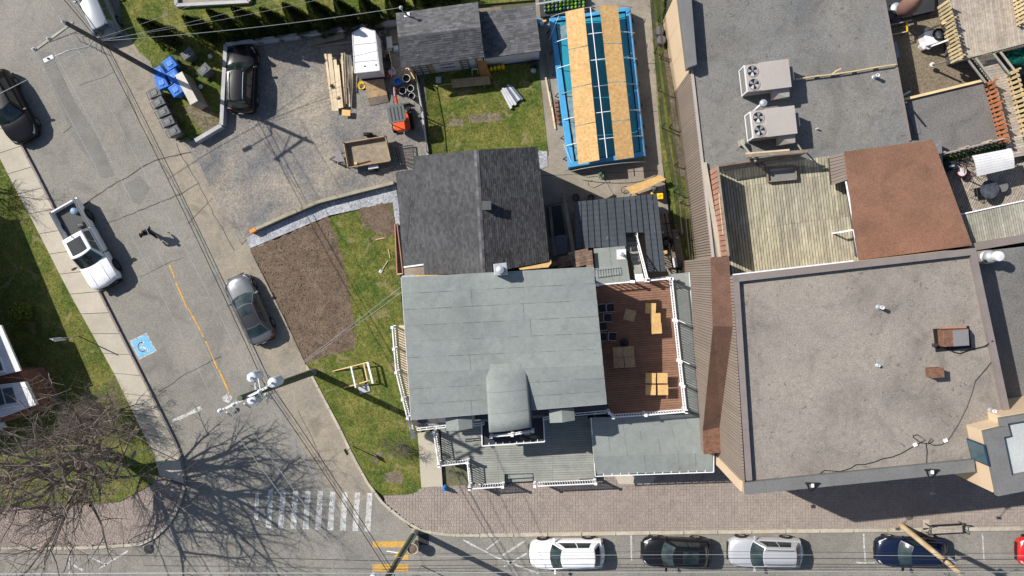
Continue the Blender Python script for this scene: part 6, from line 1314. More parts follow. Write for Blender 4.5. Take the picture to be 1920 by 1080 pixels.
for (x, y), l, a in zip([(297, 193), (306, 211), (315, 229), (326, 247), (352, 102), (383, 132)], ['second grey wheeled bin of the row from the blue bins', 'middle grey wheeled bin of the row at the road', 'fourth grey wheeled bin of the row at the road', 'last grey wheeled bin of the row at the lot entrance', 'dark bin standing alone in the shade of the cedars', 'grey bin alone on the lawn between cabinet and parked car'], (.04, 0, -.03, .03, .2, .3)): dup(g0, seat(x, y), ra+a+R(90), l)
t = thing('utility_cabinet', 'tall beige box cabinet lying between the blue bins and the lawn', 'cabinet', g(357, 165)); tp = gl([(328, 141), (341, 134), (371, 189), (357, 197)], 1.7)
MB().prism([(p.x, p.y) for p in tp], .07, 1.66).build('side', M('shaded_cabinet_side', (.32, .27, .23), .7), t); MB().prism([(p.x, p.y) for p in tp], 1.66, 1.7).build('top', M('lit_cabinet_top', (.55, .50, .44), .7), t, bevel=.01)  # lit top and shaded side are put into two beige tones
for px, py, l, m in ((377, 163, 'small pale stone in the shaded grass below the lone grey bin', WHITE2), (395, 106, 'scrap of white litter in the grass by the black car', WHITE2)): MB().lathe(g(px, py, .1), [(.1, 0), (.16, .08), (.1, .2), (.02, .22)], 9).build('litter', m, label=l, cat='litter')
# ================================================================ LOT: LUMBER, TRAILERS, EXCAVATOR
def board(name, a, c, z, wd, th, mat, lab, grp=None, cat='board'): return stick(name, g(a[0], a[1], z), g(c[0], c[1], z), wd, th, mat, None, label=lab, cat=cat, group=grp)
for i, (a, c, z, wd) in enumerate([((610, 101), (625, 208), .42, .14), ((618, 101), (631, 208), .43, .26), ((628, 112), (637, 203), .42, .2), ((634, 122), (642, 202), .44, .12)]):
    board('lumber_board', a, c, z, wd, .06, WOODP, ('narrow pale board at the left side of the lumber stack', 'wide pale board carrying the saw on the lumber stack', 'pale board right of the wide one on the lumber stack', 'shortest pale board of the lumber stack')[i], 'pale lumber stacked in the lot')
for i, (a, c, z, wd) in enumerate([((641, 100), (646, 200), .3, .12), ((646, 99), (650, 195), .5, .09), ((650, 104), (654, 192), .4, .09), ((655, 115), (652, 165), .55, .06), ((660, 125), (656, 200), .2, .12)]):
    board('old_board', a, c, z, wd, .08, WOODG if i % 2 else WOODP, 'weathered board number %s from the left in the dark timber pile' % ('one', 'two', 'three', 'four', 'five')[i], 'weathered timber pile in the lot')
board('plywood_offcut', (641, 211), (657, 212), .35, .38, .03, PLY, 'square plywood offcut at the lower end of the timber pile')
for a, c, z, wd, l in (((577, 82), (645, 66), .3, .35, 'grey plank bundle leaning by the retaining wall'), ((588, 88), (660, 78), .2, .14, 'long thin grey plank below the plank bundle'), ((594, 70), (625, 64), .2, .3, 'short dark plank behind the plank bundle'), ((580, 76), (640, 60), .34, .12, 'upper grey plank on the plank bundle')): board('grey_plank', a, c, z, wd, .08, WOODG, l, 'grey planks by the retaining wall')
for p in ((624, 112), (634, 198)): pass
for i, p in enumerate(((622, 120), (632, 192))): q = g(*p, .2); MB().box(q, .9, .12, .34, rz=R(5)).build('sawhorse', WOODG, label=('upper', 'lower')[i]+' wooden bearer under the pale lumber', cat='sawhorse')
t = thing('circular_saw', 'yellow circular saw resting on the wide pale board', 'saw', g(621, 161, .47)); c = g(621, 161, .5); MB().box(c, .2, .3, .03, rz=.2).build('base_plate', STEEL, t); MB().tube([c+Vector((.05, -.02, .02)), c+Vector((.09, -.02, .02))], .11, 16).build('blade_guard', DGREY, t); MB().box(c+Vector((-.04, .02, .1)), .16, .2, .14, rz=.2).build('motor', YELP, t, bevel=.03); MB().tube([c+Vector((0, -.1, .1)), c+Vector((0, -.05, .2)), c+Vector((0, .1, .18))], .02, 6).build('handle', BLACK, t)
t = thing('nail_gun', 'small red and dark hand tool on the pale lumber', 'tool', g(634, 185, .48)); c = g(634, 184, .5); MB().box(c, .22, .09, .1, rz=.3).build('tool_body', RUST, t, bevel=.02); MB().tube([c, c+Vector((.02, .14, .03))], .025, 6).build('handle', BLACK, t)
# enclosed white cargo trailer
T = thing('cargo_trailer', 'white enclosed cargo trailer with its ramp door down', 'trailer', g(690, 105)); zt = 2.05
tp = [(661, 62), (681, 52), (703, 58), (712, 132), (665, 137)]; P = gl(tp, zt); MB().prism([(p.x, p.y) for p in P], .45, zt-.03).build('wall', WHITE2, T)
e = [P[4].lerp(P[0], 0), P[3]]; 
def tr(u, v): return (P[4].lerp(P[3], u)).lerp(P[0].lerp(P[2], u), v)
for v0, v1 in ((0, .26), (.275, .70), (.715, 1.0)): MB().slab([tr(.03, v0)+up*.02, tr(.97, v0)+up*.02, tr(.97, v1)+up*.02, tr(.03, v1)+up*.02], .03).build('roof_panel', WHITE, T)
MB().slab([P[0]+up*.018, P[2]+up*.018, P[1]+up*.018], .03).build('roof_panel', WHITE, T)
for a, c in ((0, 1), (1, 2), (2, 3), (3, 4), (4, 0)): stick('roof_trim', P[a]+up*.01, P[c]+up*.01, .06, .07, STEEL, T)
for v in (.267, .707): stick('roof_rib', tr(.02, v)+up*.03, tr(.98, v)+up*.03, .05, .04, STEEL, T)
for p in ((684, 124), (705, 122)): MB().box(g(*p, zt+.03), .08, .08, .04).build('marker', BLACK, T)
for s_, x in ((-1, 663), (1, 713)): q = g(x, 105, .35); MB().tube([q-Vector((.08, 0, 0)), q+Vector((.08, 0, 0))], .33, 18).build('wheel', RUBBER, T)
rm = gl([(684, 152), (720, 147), (728, 190), (692, 197)], .25); rm[0].z = rm[1].z = .5; rm[2].z = rm[3].z = .16; MB().slab([rm[0], rm[1], rm[1].lerp(rm[2], .72), rm[0].lerp(rm[3], .72)], .05).build('ramp', PLYD, T); MB().slab([rm[0].lerp(rm[3], .73), rm[1].lerp(rm[2], .73), rm[2]-up*.08, rm[3]-up*.08], .05).build('ramp_flap', WOODG, T)
MB().slab(gl([(667, 138), (712, 133), (721, 147), (680, 152)], .52), .06).build('dark_interior', BLACK, T)  # black stands in for the shade inside the trailer
t = thing('hose_coil', 'yellow hose coil on the gravel left of the trailer ramp', 'hose', g(677, 160)); b = MB(); [b.torus(g(677, 160, .06+.03*k)+Vector((.02*k, -.02*k, 0)), .24-.02*k, .018, 24, 5) for k in range(4)]; b.build('hose', YELP, t, smooth=True)
def bucket(px, py, lab, mat, rimm=WHITE2, r_=.2, h=.42, fill=BLACK):
    t = thing('bucket', lab, 'bucket', g(px, py)); c = seat(px, py, h)-up*.03; MB().lathe(c, [(r_*.8, 0), (r_, h-.02), (r_-.02, h-.02), (r_*.85, h*.55)], 20).build('bucket_body', mat, t, smooth=True); MB().torus(c+up*h, r_+.005, .016, 24, 6).build('rim', rimm, t, smooth=True); MB().lathe(c+up*h*.5, [(r_*.84, 0), (r_*.84, .02)], 16).build('contents', fill, t); MB().tube([c+Vector((r_*math.cos(a), r_*math.sin(a), h+.0)) for a in (0, .5, 1, 1.6, 2.2, 2.7, 3.14)], .006, 4).build('handle', STEEL, t)
    return t
bucket(746, 153, 'bright blue bucket by the trailer ramp', BLUEC, BLUEC, .22, fill=BLUEC); bucket(762, 147, 'tall dark bucket with white rim right of the blue bucket', DGREY, r_=.23, h=.6); bucket(755, 170, 'white rimmed bucket with rubble, left one above the excavator arm', DGREY, fill=GRAVL, r_=.22); bucket(770, 166, 'white rimmed bucket with soil, right one above the excavator arm', DGREY, fill=SOIL); bucket(772, 180, 'small dark bucket next to the fence at the excavator bucket', BLACK, r_=.19, fill=SOIL); bucket(735, 134, 'white bucket with a shovel handle beside the trailer', WHITE2, fill=PARAPG)
t = thing('gas_can', 'red fuel can at the back corner of the trailer', 'fuel can', g(729, 140)); c = seat(728, 140, .3); MB().box(c+up*.17, .26, .34, .3, rz=.2).build('can', M('faded_red', (.30, .05, .07), .5), t, bevel=.05); MB().tube([c+Vector((-.05, -.1, .32)), c+Vector((-.05, 0, .4)), c+Vector((-.05, .1, .32))], .015, 6).build('handle', BLACK, t)
t = thing('wheelbarrow', 'grey wheelbarrow tray upright beside the trailer', 'wheelbarrow', g(726, 118)); c = seat(726, 118, .6); MB().add([c+Vector(v) for v in ((-.25, -.45, .55), (.25, -.45, .55), (.28, .35, .6), (-.28, .35, .6), (-.15, -.25, .25), (.15, -.25, .25), (.15, .2, .25), (-.15, .2, .25))], [(4, 5, 6, 7), (0, 1, 5, 4), (1, 2, 6, 5), (2, 3, 7, 6), (3, 0, 4, 7)]).build('tray', STEELD, t); MB().tube([c+Vector((-.08, .45, .2)), c+Vector((.08, .45, .2))], .2, 14).build('wheel', RUBBER, t)
for s_ in (-1, 1): stick('handle', c+Vector((s_*.2, .5, .3)), c+Vector((s_*.28, -.9, .6)), .04, .04, WOODY, t)
for px, py, w_, l_, m, lab in ((729, 80, .35, .9, WHITE2, 'stack of white and blue wrapped boards beside the trailer'), (741, 90, .3, .3, M('pale_blue_foam', (.45, .58, .66), .7), 'small pale blue foam block at the shed wall'), (712, 85, .25, .8, M('violet_tarp', (.18, .17, .24), .7), 'dark violet tarp bundle against the trailer'), (739, 68, .7, .95, WOODG, 'round topped grey panel leaning at the shed corner'), (715, 56, .5, .5, COIL, 'grey scrap heap near the trailer nose')):
    t = thing('site_material', lab, 'building material', g(px, py)); c = seat(px, py, .4)
    if m is COIL:
        b = MB(); r = random.Random(3)
        for _ in range(16): b.box(c+Vector((r.uniform(-.25, .25), r.uniform(-.35, .35), r.uniform(.05, .4))), r.uniform(.1, .3), r.uniform(.05, .2), .05, m=Euler((r.random()*3, r.random()*3, r.random()*3)).to_matrix())
        b.build('scrap', HVACD, t)
    elif m is WOODG: MB().prism([(c.x+.36*math.cos(R(a)), c.y+.48*math.sin(R(a))) for a in range(0, 360, 20)], .3, .36).build('panel', WOODG, t)
    else:
        for k in range(3): MB().box(c+Vector((.02*k, .01*k, .1+.12*k)), w_, l_*(1-.1*k), .1, rz=.05*k).build('layer', m if k != 1 else (STEEL if m is WHITE2 else m), t, bevel=.01)
t = thing('long_shovel', 'long handled shovel leaning beside the trailer', 'shovel', g(735, 110)); stick('handle', g(729, 95, 1.1), g(736, 128, .3), .035, .035, WOODP, t); MB().box(g(736, 130, .25), .2, .26, .03, m=Euler((.5, 0, .2)).to_matrix()).build('blade', STEEL, t)
# mini excavator, local coords x = forward
T = thing('mini_excavator', 'orange mini excavator with dark grey canopy and folded arm', 'excavator', (0, 0, 0))
for s_ in (-1, 1):
    b = MB(); pr = [(-.75, .2), (-.62, .4), (.62, .4), (.78, .2), (.62, .02), (-.62, .02)]; n = 6
    b.add([(x, s_*.55-.13, z) for x, z in pr]+[(x, s_*.55+.13, z) for x, z in pr], [tuple(range(5, -1, -1)), tuple(range(6, 12))]+[(i, (i+1) % 6, 6+(i+1) % 6, 6+i) for i in range(6)]); k = b.build('track', RUBBER, T, bevel=.03)
    b = MB(); [b.box((-.6+i*.12, s_*.55, .405), .05, .27, .03) for i in range(11)]; b.build('track_pads', BLACK, k)
MB().box((0, 0, .42), .8, .8, .2).build('undercarriage', STEELD, T); MB().box((.95, 0, .18), .08, 1.35, .3).build('dozer_blade', STEELD, T)
MB().prism([(-.85, -.25), (-.72, -.5), (.1, -.52), (.35, -.4), (.45, 0), (.35, .4), (.1, .5), (-.6, .52), (-.85, .25)], .55, .82).build('upper_body', ORANGE, T, bevel=.04)
MB().prism([(-.85, -.25), (-.7, -.48), (-.3, -.5), (-.3, .5), (-.7, .48), (-.85, .25)], .82, 1.25).build('engine_cover', ORANGE, T, bevel=.06); MB().box((-.1, .0, 1.0), .42, .46, .3).build('seat', BLACK, T, bevel=.05)
for x, y in ((-.45, .48), (-.45, -.48), (.42, .46), (.42, -.46)): MB().tube([(x, y, .8), (x*.95, y*.95, 2.15)], .03, 8).build('canopy_post', BLACK, T)
b = MB(); b.prism([(-.55, -.45), (-.4, -.56), (.42, -.54), (.58, -.35), (.58, .35), (.42, .54), (-.4, .56), (-.55, .45)], 2.15, 2.22); cn = b.build('canopy', CARTG, T, bevel=.03); b = MB(); [b.box((.0, -.33+.22*k, 2.235), .8, .05, .03) for k in range(4)]; b.build('canopy_ribs', DGREY, cn)
MB().tube([(.45, -.05, .7), (.75, -.05, 1.5), (1.35, -.05, 1.75), (1.7, -.05, 1.45)], [.09, .1, .1, .07], 6).build('boom', ORANGE, T); MB().tube([(1.62, -.05, 1.6), (1.75, -.05, 1.2), (1.9, -.05, .55)], [.08, .08, .05], 6).build('arm', ORANGE, T)
MB().tube([(.55, .06, .8), (1.05, .06, 1.35)], .04, 8).build('hydraulic_cylinder', STEEL, T); MB().tube([(1.1, -.05, 1.95), (1.75, -.05, 1.6)], .035, 8).build('hydraulic_cylinder', STEEL, T); MB().add([(1.75, -.3, .55), (1.75, .2, .55), (2.1, .2, .5), (2.1, -.3, .5), (1.8, -.3, .1), (1.8, .2, .1), (2.15, .2, .15), (2.15, -.3, .15)], [(0, 1, 5, 4), (4, 5, 6, 7), (0, 4, 7, 3), (1, 2, 6, 5)]).build('digging_bucket', RUST, T)
b = MB(); b.tube([(.5, .1, 1.0), (.9, .12, 1.7), (1.4, .06, 1.85), (1.7, .03, 1.5)], .02, 5); b.build('hydraulic_hoses', BLACK, T)
p = g(755, 226); put(T, (p.x, p.y, .03), R(100))
# gate-ended utility trailer
T = thing('utility_trailer', 'open wooden utility trailer with mesh ramp gate in the lot', 'trailer', g(690, 290)); tb = gl([(644, 268), (722, 255), (732, 301), (652, 314)], .95); lo = gl([(644, 268), (722, 255), (732, 301), (652, 314)], .95)
for p in lo: p.z = .55
MB().slab(lo, .06).build('bed_floor', M('worn_trailer_floor', (.25, .205, .15), .9, v=.2, vs=2, grain=.2, mid=.15), T)
for i in range(4):
    a, c = lo[i], lo[(i+1) % 4]; 
    for z in (.68, .86): stick('side_board', Vector((a.x, a.y, z)), Vector((c.x, c.y, z)), .05, .16, PLYD, T)
    stick('corner_post', Vector((a.x, a.y, .5)), Vector((a.x, a.y, 1.0)), .07, .07, STEELD, T)
for a in ((699, 319, .3), (690, 252, .3)): q = g(*a); MB().tube([q+Vector((-.0, -.08, 0)), q+Vector((0, .08, 0))], .3, 18).build('wheel', RUBBER, T)
q = g(700, 313, .62); MB().box(q, .66, .24, .04, rz=R(9)).build('mudguard', STEEL, T, bevel=.02)
nose = g(618, 299, .5); stick('tongue', lo[0].lerp(lo[3], .3)-up*.1, nose, .07, .07, STEELD, T); stick('tongue', lo[0].lerp(lo[3], .85)-up*.1, nose, .07, .07, STEELD, T); MB().slab(gl([(627, 288), (637, 279), (647, 303), (632, 304)], .6), .12).build('tongue_box', HVACD, T, bevel=.02); MB().lathe(g(632, 306, .0), [(.05, .15), (.05, .6), (.09, .62)], 8).build('jack', STEELD, T)
gt = gl([(742, 276), (774, 272), (778, 318), (748, 303)], .25)
for i in range(4): stick('gate_frame', gt[i], gt[(i+1) % 4], .05, .05, BLACK, T)
for k in range(1, 5): stick('gate_bar', gt[0].lerp(gt[3], k/5), gt[1].lerp(gt[2], k/5), .03, .03, BLACK, T)
b = MB(); [b.beam(gt[0].lerp(gt[1], k/14), gt[3].lerp(gt[2], k/14), .012, .012) for k in range(15)]; b.build('gate_mesh', STEELD, T, kind='stuff')
t = thing('hand_tool', 'rusty tool with wooden block on the floor of the open trailer', 'tool', g(682, 304, .6)); stick('handle', g(670, 307, .62), g(693, 301, .62), .05, .05, RUST, t); MB().box(g(667, 306, .66), .2, .16, .1).build('block', WOODY, t)
MB().lathe(g(697, 256, .03), [(.12, 0), (.14, .05), (.05, .1)], 10).build('stone', STEELD, label='dark round stone above the open trailer', cat='stone')
# gravel path fence bits / garden frame
T = thing('planting_trough', 'long narrow timber planting frame along the shingled house', 'planter frame', g(750, 465)); fr = gl([(741, 420), (745, 420), (756, 513), (745, 514)], .35)
for i in range(4): stick('frame_board', fr[i], fr[(i+1) % 4], .06, .3, CLAY if i != 2 else WOODP, T)
MB().slab([p-up*.2 for p in fr], .05).build('soil', MULCH, T)
for a, c, l in (((705, 449), (721, 446), 'pale wooden stick lying near the bare patch of the front lawn'), ((728, 467), (731, 484), 'second pale wooden stick lying upright in the front lawn')): board('wooden_stick', a, c, .12, .05, .03, WOODY, l)
t = thing('garden_shovel', 'small shovel lying in the grass near the house corner', 'shovel', g(718, 500)); stick('handle', g(727, 489, .14), g(717, 505, .13), .035, .035, WOODP, t); MB().box(g(714, 509, .13), .2, .24, .03, rz=-.5).build('blade', STEEL, t, bevel=.02)
# wooden sign easel on the front lawn
T = thing('sign_frame_stand', 'white and yellow wooden sign stand without panel on the front lawn', 'sign stand', g(675, 705))
stick('crosspiece', g(658, 687, .75), g(667, 727, .75), .09, .09, WHITE, T); stick('crosspiece', g(689, 679, .85), g(699, 719, .85), .12, .06, WHITE, T); stick('side_rail', g(624, 696, .15), g(690, 679, .8), .06, .09, WOODY, T); stick('side_rail', g(645, 727, .15), g(694, 713, .8), .06, .09, WOODY, T); stick('post', g(682, 682, .8), g(689, 714, .8), .09, .09, WOODY, T)
for a in ((660, 688), (667, 726), (690, 680), (697, 717)): q = g(*a, .8); stick('leg', q, Vector((q.x+.1, q.y, .06)), .06, .06, WOODP, T)
MB().box(g(683, 729, .12), .7, .5, .06, rz=.3).build('paving_stone', CONCW, label='grey slab lying under the sign stand', cat='slab', bevel=.02)
# ================================================================ BACK YARD
def chain(lab, pts, h, mat=STEELD, pitch=.09, base=0, grp=None, post=2.2):
    T = thing('chain_link_fence', lab, 'fence', g(*pts[0]), grp); W = [g(*p, base) for p in pts]; b = MB()
    for a, c in zip(W, W[1:]):
        stick('top_rail', a+up*h, c+up*h, .045, .045, mat, T); L_ = (c-a).length; n = max(1, int(L_/post))
        for i in range(n+1): q = a.lerp(c, i/n); stick('post', q, q+up*(h+.05), .055, .055, mat, T)
        n = int(L_/pitch)
        for i in range(n):
            u0 = i/n; 
            for s_ in (1, -1):
                v = min(1, max(0, u0+s_*h*.55/L_)); hh = h*abs(v-u0)*L_/(h*.55) if L_ else h
                if hh > .05: b.beam(a.lerp(c, u0)+up*.03, a.lerp(c, v)+up*(.03+hh*.97), .008, .008)
    b.build('wire_mesh', mat, T, kind='stuff', fix=False); return T
chain('chain link fence between the parking lot and the back lawn', [(786, 150), (800, 222), (806, 290)], 1.3)
stick('coping', g(783, 150, .2), g(803, 292, .2), .12, .25, CONCW, None, label='pale concrete coping under the chain link fence', cat='coping')
chain('long dark chain link fence between the pool patio and the side wall', [(1216, -30), (1226, 100), (1240, 240), (1262, 360), (1272, 440)], 1.5, pitch=.14)
chain('second chain link line nearer the ribbed wall', [(1228, -30), (1238, 110), (1254, 240), (1275, 380), (1288, 500)], 1.4, pitch=.16)
T = thing('deck_gate', 'short grey railing between the lawn and the shed corner', 'gate', g(795, 135)); stick('gate_panel', g(768, 132, .7), g(780, 152, .7), .06, 1.2, WOODY, T)
t = thing('board_stack', 'stack of pale grey composite boards on the shaded lawn', 'board stack', g(960, 182)); a, c, d, e = gl([(938, 168), (958, 157), (981, 184), (956, 203)], .3)
for i in range(6):
    p0, p1 = a.lerp(c, i/6), a.lerp(c, (i+.9)/6); q0, q1 = e.lerp(d, i/6), e.lerp(d, (i+.9)/6); s_ = random.uniform(-.06, .06); v = (q0-p0).normalized()*s_
    MB().slab([p0+v, p1+v, q1+v, q0+v], .2).build('board', TARP if i not in (3, 5) else M('navy_board_%d' % i, (.10, .13, .18), .6), t)
T = thing('osb_sheet', 'orange strand board leaning on the shed corner', 'strand board', g(915, 135)); s4 = [g(894, 113, 1.6), g(909, 112, 1.6), g(923, 147, .15), g(901, 144, .15)]; MB().slab(s4, .03).build('sheet', M('orange_strand_board', (.42, .20, .06), .85, v=.25, vs=6, grain=.3, gsc=20), T)
MB().slab(gl([(845, 149), (917, 142), (920, 158), (848, 165)], .5), .04).build('osb_sheet', OSBD, label='long dull strand board lying across trestles on the shaded lawn', cat='strand board')
for x in (852, 880, 908): stick('trestle', g(x, 150, .25), g(x+1, 163, .25), .08, .4, WOODG, None, label='trestle under the dull strand board, %s one' % {852: 'left', 880: 'middle', 908: 'right'}[x], cat='trestle')
stick('thin_batten', g(818, 161, .15), g(848, 157, .2), .04, .03, WOODP, None, label='thin pale batten left of the dull strand board', cat='batten')
board('pale_offcut', (817, 150), (827, 150), .3, .4, .05, M('pale_teal_sheet', (.42, .50, .50), .6), 'small pale sheet under the unfinished shed wall')
for a, c in (((887, 131), (887, 144)), ((878, 128), (879, 147)), ((887, 131), (896, 130))): pass
t = thing('sawhorse', 'yellow wooden sawhorse beside the orange strand board', 'sawhorse', g(885, 140)); stick('top', g(885, 130, .8), g(896, 129, .8), .07, .07, WOODP, t)
for a in ((885, 130), (896, 129)): q = g(*a, .8); stick('leg', q, Vector((q.x-.05, q.y-.2, .08)), .05, .05, WOODP, t); stick('leg', q, Vector((q.x+.05, q.y+.2, .08)), .05, .05, WOODP, t)
for i in range(4):
    px, py = 920+i*7.5, 127-i*1.3; t = thing('yellow_canister', 'yellow canister, %s from the left of the four by the white wall' % ('first', 'second', 'third', 'fourth')[i], 'canister', g(px, py), 'yellow canisters along the white shed wall'); c = seat(px, py, .7)
    MB().lathe(c, [(.09, 0), (.11, .03), (.11, .62), (.06, .70), (.04, .74)], 14).build('canister_body', YELP, t, smooth=True); MB().lathe(c+up*.74, [(.035, 0), (.035, .06)], 8).build('cap', BLACK, t)
for i in range(5):
    px, py = 904+i*7, 19-i*.6; t = thing('yellow_canister', 'small yellow canister, %s from the left behind the low shed' % ('first', 'second', 'third', 'fourth', 'fifth')[i], 'canister', g(px, py), 'yellow canisters behind the low shed'); c = seat(px, py, .5); c.y += .25; c.z = 2.0
    MB().lathe(c, [(.09, 0), (.10, .45), (.03, .5)], 12).build('canister_body', YELP, t, smooth=True); MB().lathe(c+up*.5, [(.03, 0), (.03, .05)], 8).build('cap', BLACK, t)
stick('shelf', g(896, 21, 2.0), g(940, 17, 2.0), .3, .04, WOODG, None, label='shelf board carrying the yellow canisters behind the low shed', cat='shelf')
t = thing('garden_figure', 'small pale and dark garden bag on the shaded lawn near the pool path', 'bag', g(1000, 132)); c = seat(1000, 132, .3); MB().lathe(c, [(.16, 0), (.2, .15), (.15, .32), (.05, .38)], 12).build('bag_body', STEEL, t, smooth=True); MB().box(c+Vector((0, .25, .15)), .3, .2, .3).build('flap', BLACK, t, bevel=.04)
t = thing('grill_stand', 'black folded stand at the end of the white shed wall', 'stand', g(1003, 122)); c = seat(1002, 119, .6); MB().box(c+up*.35, .4, .25, .5, rz=.2).build('box', BLACK, t, bevel=.03); MB().tube([c+Vector((-.2, 0, .6)), c+Vector((.2, 0, .65))], .02, 6).build('handle', STEELD, t)
# planks on the pool path
for i, (a, c, wd) in enumerate([((1021, 100), (1036, 215), .14), ((1026, 150), (1041, 242), .10), ((1030, 172), (1039, 228), .08), ((1023, 145), (1033, 200), .10)]): board('path_plank', a, c, .12+.04*i, wd, .04, WOODP if i != 0 else WOODG, ('grey', 'pale', 'narrow', 'short')[i]+' plank lying along the pool fence on the path', 'planks along the pool fence')
for i in range(6): MB().box(g(1043+i*.8, 190+i*8, .15), .22, .2, .25, rz=.2*i).build('paving_brick', BRICK, label='dark brick, %s from the top of the line beside the pool' % ('first', 'second', 'third', 'fourth', 'fifth', 'sixth')[i], cat='brick', group='bricks beside the pool', bevel=.01)
# ---- pool
T = thing('swimming_pool', 'rectangular pool with bright blue rim filled with dark teal water', 'pool', g(1120, 165)); po = gl([(1030, 34), (1182, 13), (1211, 292), (1066, 314)], 1.05); pi_ = gl([(1042, 40), (1172, 22), (1200, 283), (1079, 301)], 1.05)
def quadp(A, B2, C2, D2, nm, mat): MB().slab([A, B2, C2, D2], .12).build(nm, mat, T, bevel=.02)
for i in range(4): j = (i+1) % 4; quadp(po[i], po[j], pi_[j].lerp(po[j], .15), pi_[i].lerp(po[i], .15), 'rim', POOLB); q0, q1 = po[i]-up*.12, po[j]-up*.12; MB().add([q0, q1, Vector((q1.x, q1.y, .06)), Vector((q0.x, q0.y, .06))], [(0, 1, 2, 3)]).build('outer_wall', POOLB, T); q0, q1 = pi_[i]-up*.12, pi_[j]-up*.12; MB().add([q0, q1, Vector((q1.x, q1.y, .3)), Vector((q0.x, q0.y, .3))], [(0, 1, 2, 3)]).build('liner', POOLB, T)
wq = [Vector((p.x, p.y, .88)) for p in pi_]; b = MB(); b.grid(lambda u, v: wq[0].lerp(wq[1], u).lerp(wq[3].lerp(wq[2], u), v)+up*.008*noise.noise(Vector((u*12, v*26, 0))), 30, 60); b.build('water', WATER, T, smooth=True, fix=False)
b = MB(); b.grid(lambda u, v: wq[0].lerp(wq[1], u*.34).lerp(wq[3].lerp(wq[2], u*.34), .52+.47*v)+up*(.03+.05*noise.noise(Vector((u*5, v*13, 2)))), 14, 40); b.build('floating_cover', CLR, T, smooth=True, fix=False)
b = MB(); b.grid(lambda u, v: wq[0].lerp(wq[1], .01+u*.2).lerp(wq[3].lerp(wq[2], .01+u*.2), .03+.10*v)+up*(.02+.05*noise.noise(Vector((u*5, v*5, 2)))), 10, 8); b.build('floating_cover', CLR, T, smooth=True, fix=False)
for k in range(7): q = po[0].lerp(po[3], (k+.5)/7); stick('side_strut', q+Vector((-.05, 0, -.1)), Vector((q.x-.22, q.y, .06)), .06, .05, RUST if k % 2 else BLACK, T); q = po[1].lerp(po[2], (k+.5)/7); stick('side_strut', q+Vector((.05, 0, -.1)), Vector((q.x+.22, q.y, .06)), .06, .05, RUST if k % 2 else BLACK, T)
T = thing('hoop_frame', 'white plastic pipe hoops with ridge line arching over the pool', 'hoop frame', g(1120, 150)); n = 7
for k in range(n):
    y = 22+k*48.3; a, c = g(1033+k*5.6, y+10, 1.0), g(1186+k*4.0, y-8, 1.0); pts = [a.lerp(c, i/12)+up*1.0*max(0, math.sin(math.pi*i/12))**.7 for i in range(13)]; MB().tube(pts, .022, 6).build('hoop', WHITE if k % 3 else STEEL, T, smooth=True)
MB().tube([g(1107, 14, 2.04), g(1138, 296, 2.04)], .028, 6).build('ridge_pipe', WHITE, T); MB().tube([g(1048, 28, 1.3), g(1030, 75, 1.05)], .012, 5).build('guy_cord', WHITE, T); MB().tube([g(1057, 270, 1.3), g(1072, 305, 1.05)], .014, 5).build('guy_cord', WHITE, T)
stick('foot_rail', g(1181, 16, 1.06), g(1209, 290, 1.06), .03, .03, RUST, T)
for nm, tl, tr_, br, bl in (('left', (1060, 19), (1095, 14), (1124, 301), (1085, 308)), ('right', (1124, 9), (1159, 8), (1190, 295), (1155, 301))):
    a, c, d, e = gl([tl, tr_, br, bl], 2.12)
    if nm == 'left':
        for p, dz in ((a, -.28), (e, -.28)): p.z += dz
    else:
        for p, dz in ((c, -.28), (d, -.28)): p.z += dz
    for i in range(4):
        v0, v1 = i/4, (i+1)/4-.004; MB().slab([a.lerp(e, v0), c.lerp(d, v0), c.lerp(d, v1), a.lerp(e, v1)], .015).build('osb_sheet', OSB, label='strand board sheet %s in the %s strip over the pool' % (('at the top end', 'second from the top', 'third from the top', 'at the bottom end')[i], nm), cat='strand board', group='strand boards over the pool')
# bottles rack at the top
T = thing('bottle_crates', 'crates of green and dark round jars behind the pool', 'crate', g(1055, 12)); r = random.Random(5)
MB().box(g(1055, 10, .35), 2.9, 1.2, .3, rz=R(6)).build('crate', DGREY, T); JM = [M('jar_%d' % i, c, .25) for i, c in enumerate(((.06, .25, .03), (.20, .38, .03), (.10, .14, .12), (.05, .10, .06), (.22, .25, .24)))]
jb = MB().lathe((0, 0, 0), [(.07, 0), (.085, .1), (.085, .22), (.04, .28), (.045, .32), (.01, .33)], 10).mesh('jar'); 
for i in range(11):
    for j in range(4): m = jb.copy(); m.materials.append(r.choice(JM)); inst('jar', m, T, g(1022+i*7.2, 3+j*6.4-i*.9, .5))
stick('metal_rail', g(1005, 8, 1.2), g(1062, -2, 1.2), .1, .05, STEEL, None, label='grey metal rail above the jar crates', cat='rail')
MB().lathe(g(1016, 46, .06), [(.12, 0), (.15, .2), (.13, .32), (.03, .36)], 14).build('skimmer', WHITE2, label='round white skimmer canister at the pool corner', cat='canister', smooth=True); MB().box(g(1011, 40, .2), .25, .35, .3, rz=.6).build('cooler', POOLB, label='small blue box beside the pool corner', cat='box', bevel=.03); MB().box(g(1020, 40, .15), .3, .14, .2, rz=.4).build('cardboard', PLY, label='scrap of cardboard beside the blue box at the pool corner', cat='cardboard', bevel=.01)
